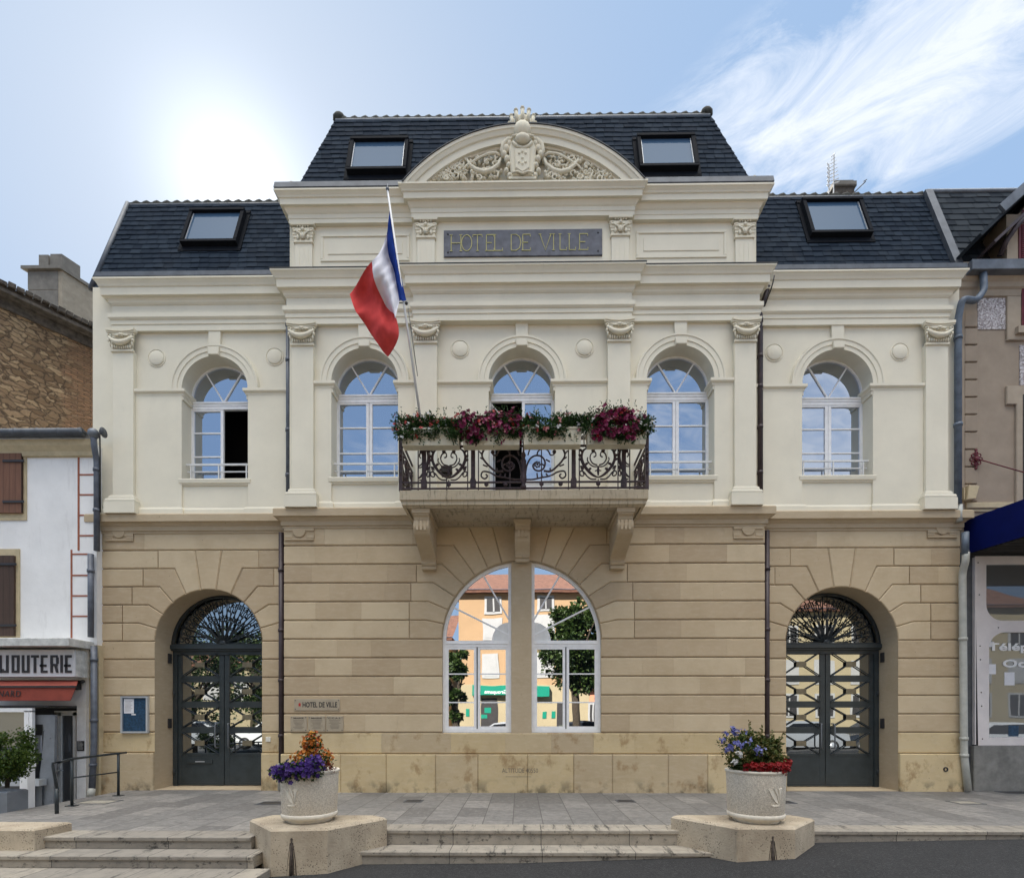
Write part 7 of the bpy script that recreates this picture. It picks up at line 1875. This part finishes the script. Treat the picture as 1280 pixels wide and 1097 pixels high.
# the downpipe between the two buildings
yq = YW-.10
pr = thing('rainwater_pipe', 'grey-blue then cream downpipe between the town hall and the taupe building', 'downpipe', (X(1204, yq), yq, 0))
gx = X(1229, YR-.2)
pipe([(gx, YR-.2, gzb), (gx-.0, YR-.22, gzb-.35), (gx-.18, YR-.25, gzb-.58), (X(1198, yq), yq-.08, W(1198, 378, yq)[1]), (X(1197.5, yq), yq, W(1198, 400, yq)[1]), (X(1197.5, yq), yq, W(1198, 630, yq)[1])], .062, 'blue_pipe', (7.2, 8.9), 'upper_pipe', pr)
pipe([(X(1199, yq), yq, W(1198, 631, yq)[1]), (X(1199, yq), yq, 5.3)], .055, 'pale_pipe', name='joint_pipe', parent=pr)
pipe([(X(1200, yq), yq-.12, 5.05), (X(1200, yq), yq-.12, 4.62)], .06, 'blue_pipe', name='lower_stub', parent=pr)
pipe([(X(1200.5, yq), yq-.12, 4.66), (X(1200.5, yq), yq-.12, 4.5), (X(1203, yq), yq, 4.3), (X(1205, yq), yq, .75), (X(1209, yq), yq-.02, .03)], .062, 'pale_pipe', (3.0, 1.05, .72), 'lower_pipe', pr)
# chimney and aerials behind the right wing
ych = 2.6
x0, x1 = X(1041, ych), X(1070, ych); z0, z1 = WT-.6, W(1055, 225, ych)[1]
chm = thing('chimney', 'small mossy stone chimney behind the right wing roof ridge', 'chimney', ((x0+x1)/2, ych, z0))
mb = MB(); mb.box(x0+.04, x1-.04, ych, ych+.6, z0, z1-.17); mb.build('stack', 'old_roof_edge', chm)
mb = MB(); mb.box(x0, x1, ych-.05, ych+.65, z1-.169, z1-.05, .02); mb.box(x0+.06, x1-.06, ych, ych+.6, z1-.049, z1); mb.build('cap', 'block_grey', chm)
def aerial(name, lab, px, pt_, pb, mast):
    x, zt__ = W(px, pt_, ych-.3); zb__ = WT-.3
    a = thing(name, lab, 'aerial', (x, ych-.3, zb__))
    mb = MB(); mb.tube([(x, ych-.3, zb__), (x+mast, ych-.3, zt__)], .014, 6); mb.build('mast', 'zinc', a)
    return a, x, zt__
a, x, zt__ = aerial('tv_aerial', 'tall pale rake aerial left of the small chimney, behind the roof ridge', 1041.5, 193, 245, .02)
mb = MB()
for k in range(9): z = zt__-.02-.085*k; w_ = .05+.012*k; mb.tube([(x-w_, ych-.3, z-.05), (x+w_, ych-.3, z+.05)], .009, 5)
mb.build('elements', 'soft_white', a)
a, x, zt__ = aerial('tv_aerial', 'shorter pale aerial standing just left of the tall rake aerial', 1036, 205, 245, 0)
mb = MB()
for k in range(6): z = zt__-.03-.10*k; mb.tube([(x-.07, ych-.35, z), (x+.05, ych-.25, z-.03)], .009, 5)
mb.build('elements', 'soft_white', a)
a0 = P3(1070, 238, ych-.1); a1 = P3(1082, 227, ych-.1); mb = MB(); mb.tube([a0+Vector((-.2, 0, -.2)), a1], .012, 6); mb.tube([a1+Vector((-.05, 0, .0)), a1+Vector((.03, 0, .05))], .01, 5)
tag(mb.build('rod_aerial', 'dark_box', origin=tuple(a0)), 'thin dark rod leaning out right of the small chimney', 'aerial')

# ================================================================== THE OTHER SIDE OF THE SQUARE (seen mirrored in the panes)
simple('peach', (.36, .235, .13), .85, .05, 1, .1); simple('cream_house', (.34, .285, .18), .85, .05, 1, .1); simple('terracotta', (.13, .06, .04), .9, .25, 4, .3)
simple('shop_green', (.0, .20, .13), .5, .05, 3, 0); simple('pink_wall', (.60, .25, .15), .85, .05, 2, .1); simple('blind_white', (.36, .36, .36), .6, .04, 3, 0); simple('car_white', (.7, .72, .74), .25, .02, 3, 0)
simple('car_dark', (.02, .025, .035), .2, .05, 3, 0); simple('car_silver', (.35, .37, .40), .25, .03, 3, 0, .4); simple('tyre', (.02, .02, .02), .8, .1, 9, 0)
YO = -20.6; RZ = -.22
def Rf(px, py, y=YO, g=.15):      # where a point mirrored in a pane at depth g stands on the plane y
    D = (g-CAMY)+(g-y); return ((px-650)*D/F, CAMZ+(CY-py)*D/F)
def house(name, lab, px0, px1, pyt, y, depth, mt, wins, roofm='terracotta'):
    x0, _ = Rf(px0, 700, y); x1, _ = Rf(px1, 700, y); zt = Rf(650, pyt, y)[1]
    h = thing(name, lab, 'house', ((x0+x1)/2, y, RZ-.3))
    mb = MB(); mb.box(x0, x1, y-depth, y, RZ-.6, zt); mb.build('wall', mt, h)
    mb = MB(); mb.box(x0-.3, x1+.3, y-depth, y+.35, zt, zt+.18); mb.add([(x0-.35, y+.4, zt+.181), (x1+.35, y+.4, zt+.181), (x1+.35, y-depth/2, zt+2.4), (x0-.35, y-depth/2, zt+2.4)], [(0, 1, 2, 3)]); mb.build('roof', roofm, h)
    for a, b_, c_, d_, kd in wins:
        xa, za = Rf(a, d_, y); xb, zb = Rf(b_, c_, y)
        f = MB(); f.box(xa-.13, xb+.13, y, y+.04, za-.13, zb+.13); ob = f.build('window', 'blind_white', h)
        g = MB(); g.box(xa, xb, y+.041, y+.05, za, zb); g.build('pane', 'blind_white' if kd == 'b' else 'dark_box', ob)
        if kd != 'b': g = MB(); g.box((xa+xb)/2-.04, (xa+xb)/2+.04, y+.05, y+.07, za, zb); g.build('glazing_bar', 'blind_white', ob)
    return h
h = house('peach_house', 'peach rendered three-storey building across the square above a green shop fascia', 573, 737, 742, YO, 9, 'peach',
      [(608.5, 624, 748, 765, 'g'), (674, 690, 747, 761, 'g'), (606, 625, 775, 797, 'b'), (670, 690, 771, 797, 'b'), (606, 621, 820, 844, 'b'), (671, 690, 818, 844, 'b')])
def rbox(mb, a, b_, c_, d_, y0, y1): xa, za = Rf(a, d_, YO); xb, zb = Rf(b_, c_, YO); mb.box(xa, xb, y0, y1, za, zb)
mb = MB(); rbox(mb, 573, 737, 856, 1000, YO, YO+.06); mb.build('ground_floor_render', 'cream_house', h)
mb = MB(); rbox(mb, 591, 637, 857, 869, YO+.061, YO+.4); mb.build('shop_fascia', 'shop_green', h)
mb = MB(); rbox(mb, 662, 686, 858, 870, YO+.061, YO+.4); mb.build('shop_fascia', 'shop_green', h)
mb = MB(); xa, za = Rf(620, 863, YO)
vs, fs = text_mesh('Groupama', 1, .02, 1, .004); kx0, kx1 = min(v[0] for v in vs), max(v[0] for v in vs)
mb.add([(xa-(a-(kx0+kx1)/2)/(kx1-kx0)*1.4, YO+.41+c_, za-.12+b_*.30) for a, b_, c_ in vs], fs); mb.build('lettering', 'soft_white', h)
mb = MB(); rbox(mb, 602, 622, 873, 912, YO+.061, YO+.08); rbox(mb, 696, 706, 876, 915, YO+.061, YO+.08); mb.build('shop_opening', 'dark_box', h)
mb = MB(); rbox(mb, 606, 614, 884, 890, YO+.081, YO+.09); rbox(mb, 602, 609, 892, 897, YO+.081, YO+.09); rbox(mb, 582, 587, 885, 895, YO+.061, YO+.09); rbox(mb, 678, 683, 889, 898, YO+.061, YO+.09); rbox(mb, 689, 694, 889, 898, YO+.061, YO+.09); mb.build('poster', 'shop_green', h)
house('pink_house', 'low salmon pink building at the right of the peach one across the square', 737.5, 830, 860, YO+.1, 6, 'pink_wall', [(738, 746, 880, 915, 'g'), (770, 785, 880, 915, 'g')])
house('cream_house', 'long cream house with balconies across the square at the far right', 832, 1290, 760, YO-1, 8, 'cream_house', [(a, a+20, r_, r_+26, k) for a in range(850, 1280, 46) for r_, k in ((780, 'g'), (825, 'b'), (868, 'g'))])
house('cream_house', 'cream house across the square behind the plane trees', 330, 560, 800, YO-3, 8, 'cream_house', [(a, a+16, r_, r_+22, 'b') for a in range(345, 550, 38) for r_ in (815, 858)])
house('cream_house', 'pale corner house far left across the square', -60, 300, 830, YO-9, 8, 'cream_house', [(a, a+16, 850, 872, 'b') for a in range(-40, 290, 40)])
def tree(px, pyb, y, rx, rz, lab, seed, n=34, trunk=2.2):
    x, zc = Rf(px, pyb, y); rnd = random.Random(seed); tt = thing('plane_tree', lab, 'tree', (x, y, RZ), group='plane trees on the square')
    mb = MB(); mb.tube([(x, y, RZ-.3), (x+.1, y, RZ+trunk*.5), (x-.05, y, zc-rz*.3)], [.24, .19, .13], 9)
    for k in range(7): a = rnd.uniform(0, 6.28); mb.tube([(x, y, zc-rz*.55), (x+.4*rx*cos(a), y+.4*rx*sin(a), zc-.1*rz), (x+.8*rx*cos(a), y+.8*rx*sin(a), zc+rnd.uniform(-.1, .5)*rz)], [.10, .06, .02], 6)
    mb.build('trunk', 'soil', tt)
    mb = MB()
    for _ in range(n):
        d = rdir(rnd); q = rnd.uniform(.35, 1)**.6; c_ = Vector((x+d.x*rx*q, y+d.y*rx*q*.8, zc+d.z*rz*q)); leaves(mb, rnd, c_, rnd.uniform(.45, .9)*rx*.38, 150, .20, .4, .7)
    mb.build('crown', 'leaf_tree', tt)
tree(718, 806, -14.5, 1.5, 2.2, 'dense plane tree in front of the right end of the peach building', 1, 90)
tree(568, 852, -15, .75, 2.0, 'narrow plane tree at the left corner of the peach building', 2, 26)
tree(420, 842, -15, 2.9, 2.7, 'broad plane tree left of the narrow one across the square', 3, 40)
tree(318, 842, -15, 2.9, 2.7, 'broad plane tree second from the left end across the square', 4, 40)
tree(215, 840, -15, 2.8, 2.9, 'broad plane tree at the far left across the square', 5, 44)
def car(px, y, ln, h, mt, lab):
    x, _ = Rf(px, 900, y); z0 = RZ; c_ = thing('parked_car', lab, 'car', (x, y, z0), group='cars parked across the square')
    L2 = ln/2; body = [(-L2, .30), (-L2, .62), (-L2+.12, .80), (-L2*.58, .90), (-L2*.22, h-.06), (0, h), (L2*.42, h-.03), (L2*.78, .95), (L2-.05, .88), (L2, .55), (L2-.05, .28)]
    mb = MB(); n_ = len(body); hw = .85
    lay = [(-hw, 0), (-hw+.10, 1), (hw-.10, 1), (hw, 0)]
    vs = []
    for yy, _k in ((-hw, 0), (-hw*.2, 0), (hw*.2, 0), (hw, 0)):
        for a, b_ in body: tuck = .16*max(0, (b_-.85)/(h-.85)) if abs(yy) > .5 else 0; vs.append((x+a, y+yy-(tuck if yy > 0 else -tuck), z0+b_))
    mb.add(vs, [tuple(range(n_)), tuple(range(3*n_, 4*n_))]+[(j*n_+i, j*n_+(i+1) % n_, (j+1)*n_+(i+1) % n_, (j+1)*n_+i) for j in range(3) for i in range(n_)]); mb.build('body', mt, c_)
    mb = MB(); mb.prism([(x-L2*.50, z0+.93), (x-L2*.20, z0+h-.12), (x+L2*.38, z0+h-.10), (x+L2*.68, z0+.95)], y+hw-.09, y+hw-.02); mb.build('side_window', 'black_frame', c_)
    for s_ in (-1, 1):
        for yy in (-hw+.1, hw-.08):
            mb = MB(); xx = x+s_*L2*.62; mb.tube([(xx, y+yy-.1, z0+.31), (xx, y+yy+.1, z0+.31)], .31, 16); w_ = mb.build('wheel', 'tyre', c_)
            mb = MB(); mb.tube([(xx, y+yy+.101, z0+.31), (xx, y+yy+.108, z0+.31)], .20, 12); mb.build('rim', 'car_silver', w_)
car(720, -16.5, 4.4, 1.45, 'car_dark', 'dark blue hatchback parked before the peach building'); car(628, -17.5, 4.1, 1.42, 'car_silver', 'silver car parked before the green shop fascia')
car(830, -16.3, 4.2, 1.5, 'car_dark', 'black car parked at the right of the blue hatchback'); car(1010, -13, 4.3, 1.5, 'car_silver', 'silver car parked opposite the right door'); car(1120, -13.2, 4.3, 1.55, 'car_dark', 'dark car parked right of the silver one opposite the right door')
car(1240, -12.8, 4.2, 1.45, 'car_white', 'white car parked opposite the shop with the blue awning')
car(330, -15, 4.3, 1.5, 'car_white', 'white car parked under the plane trees opposite the left door'); car(220, -15.3, 4.2, 1.45, 'car_silver', 'silver car parked under the plane trees at the far left')
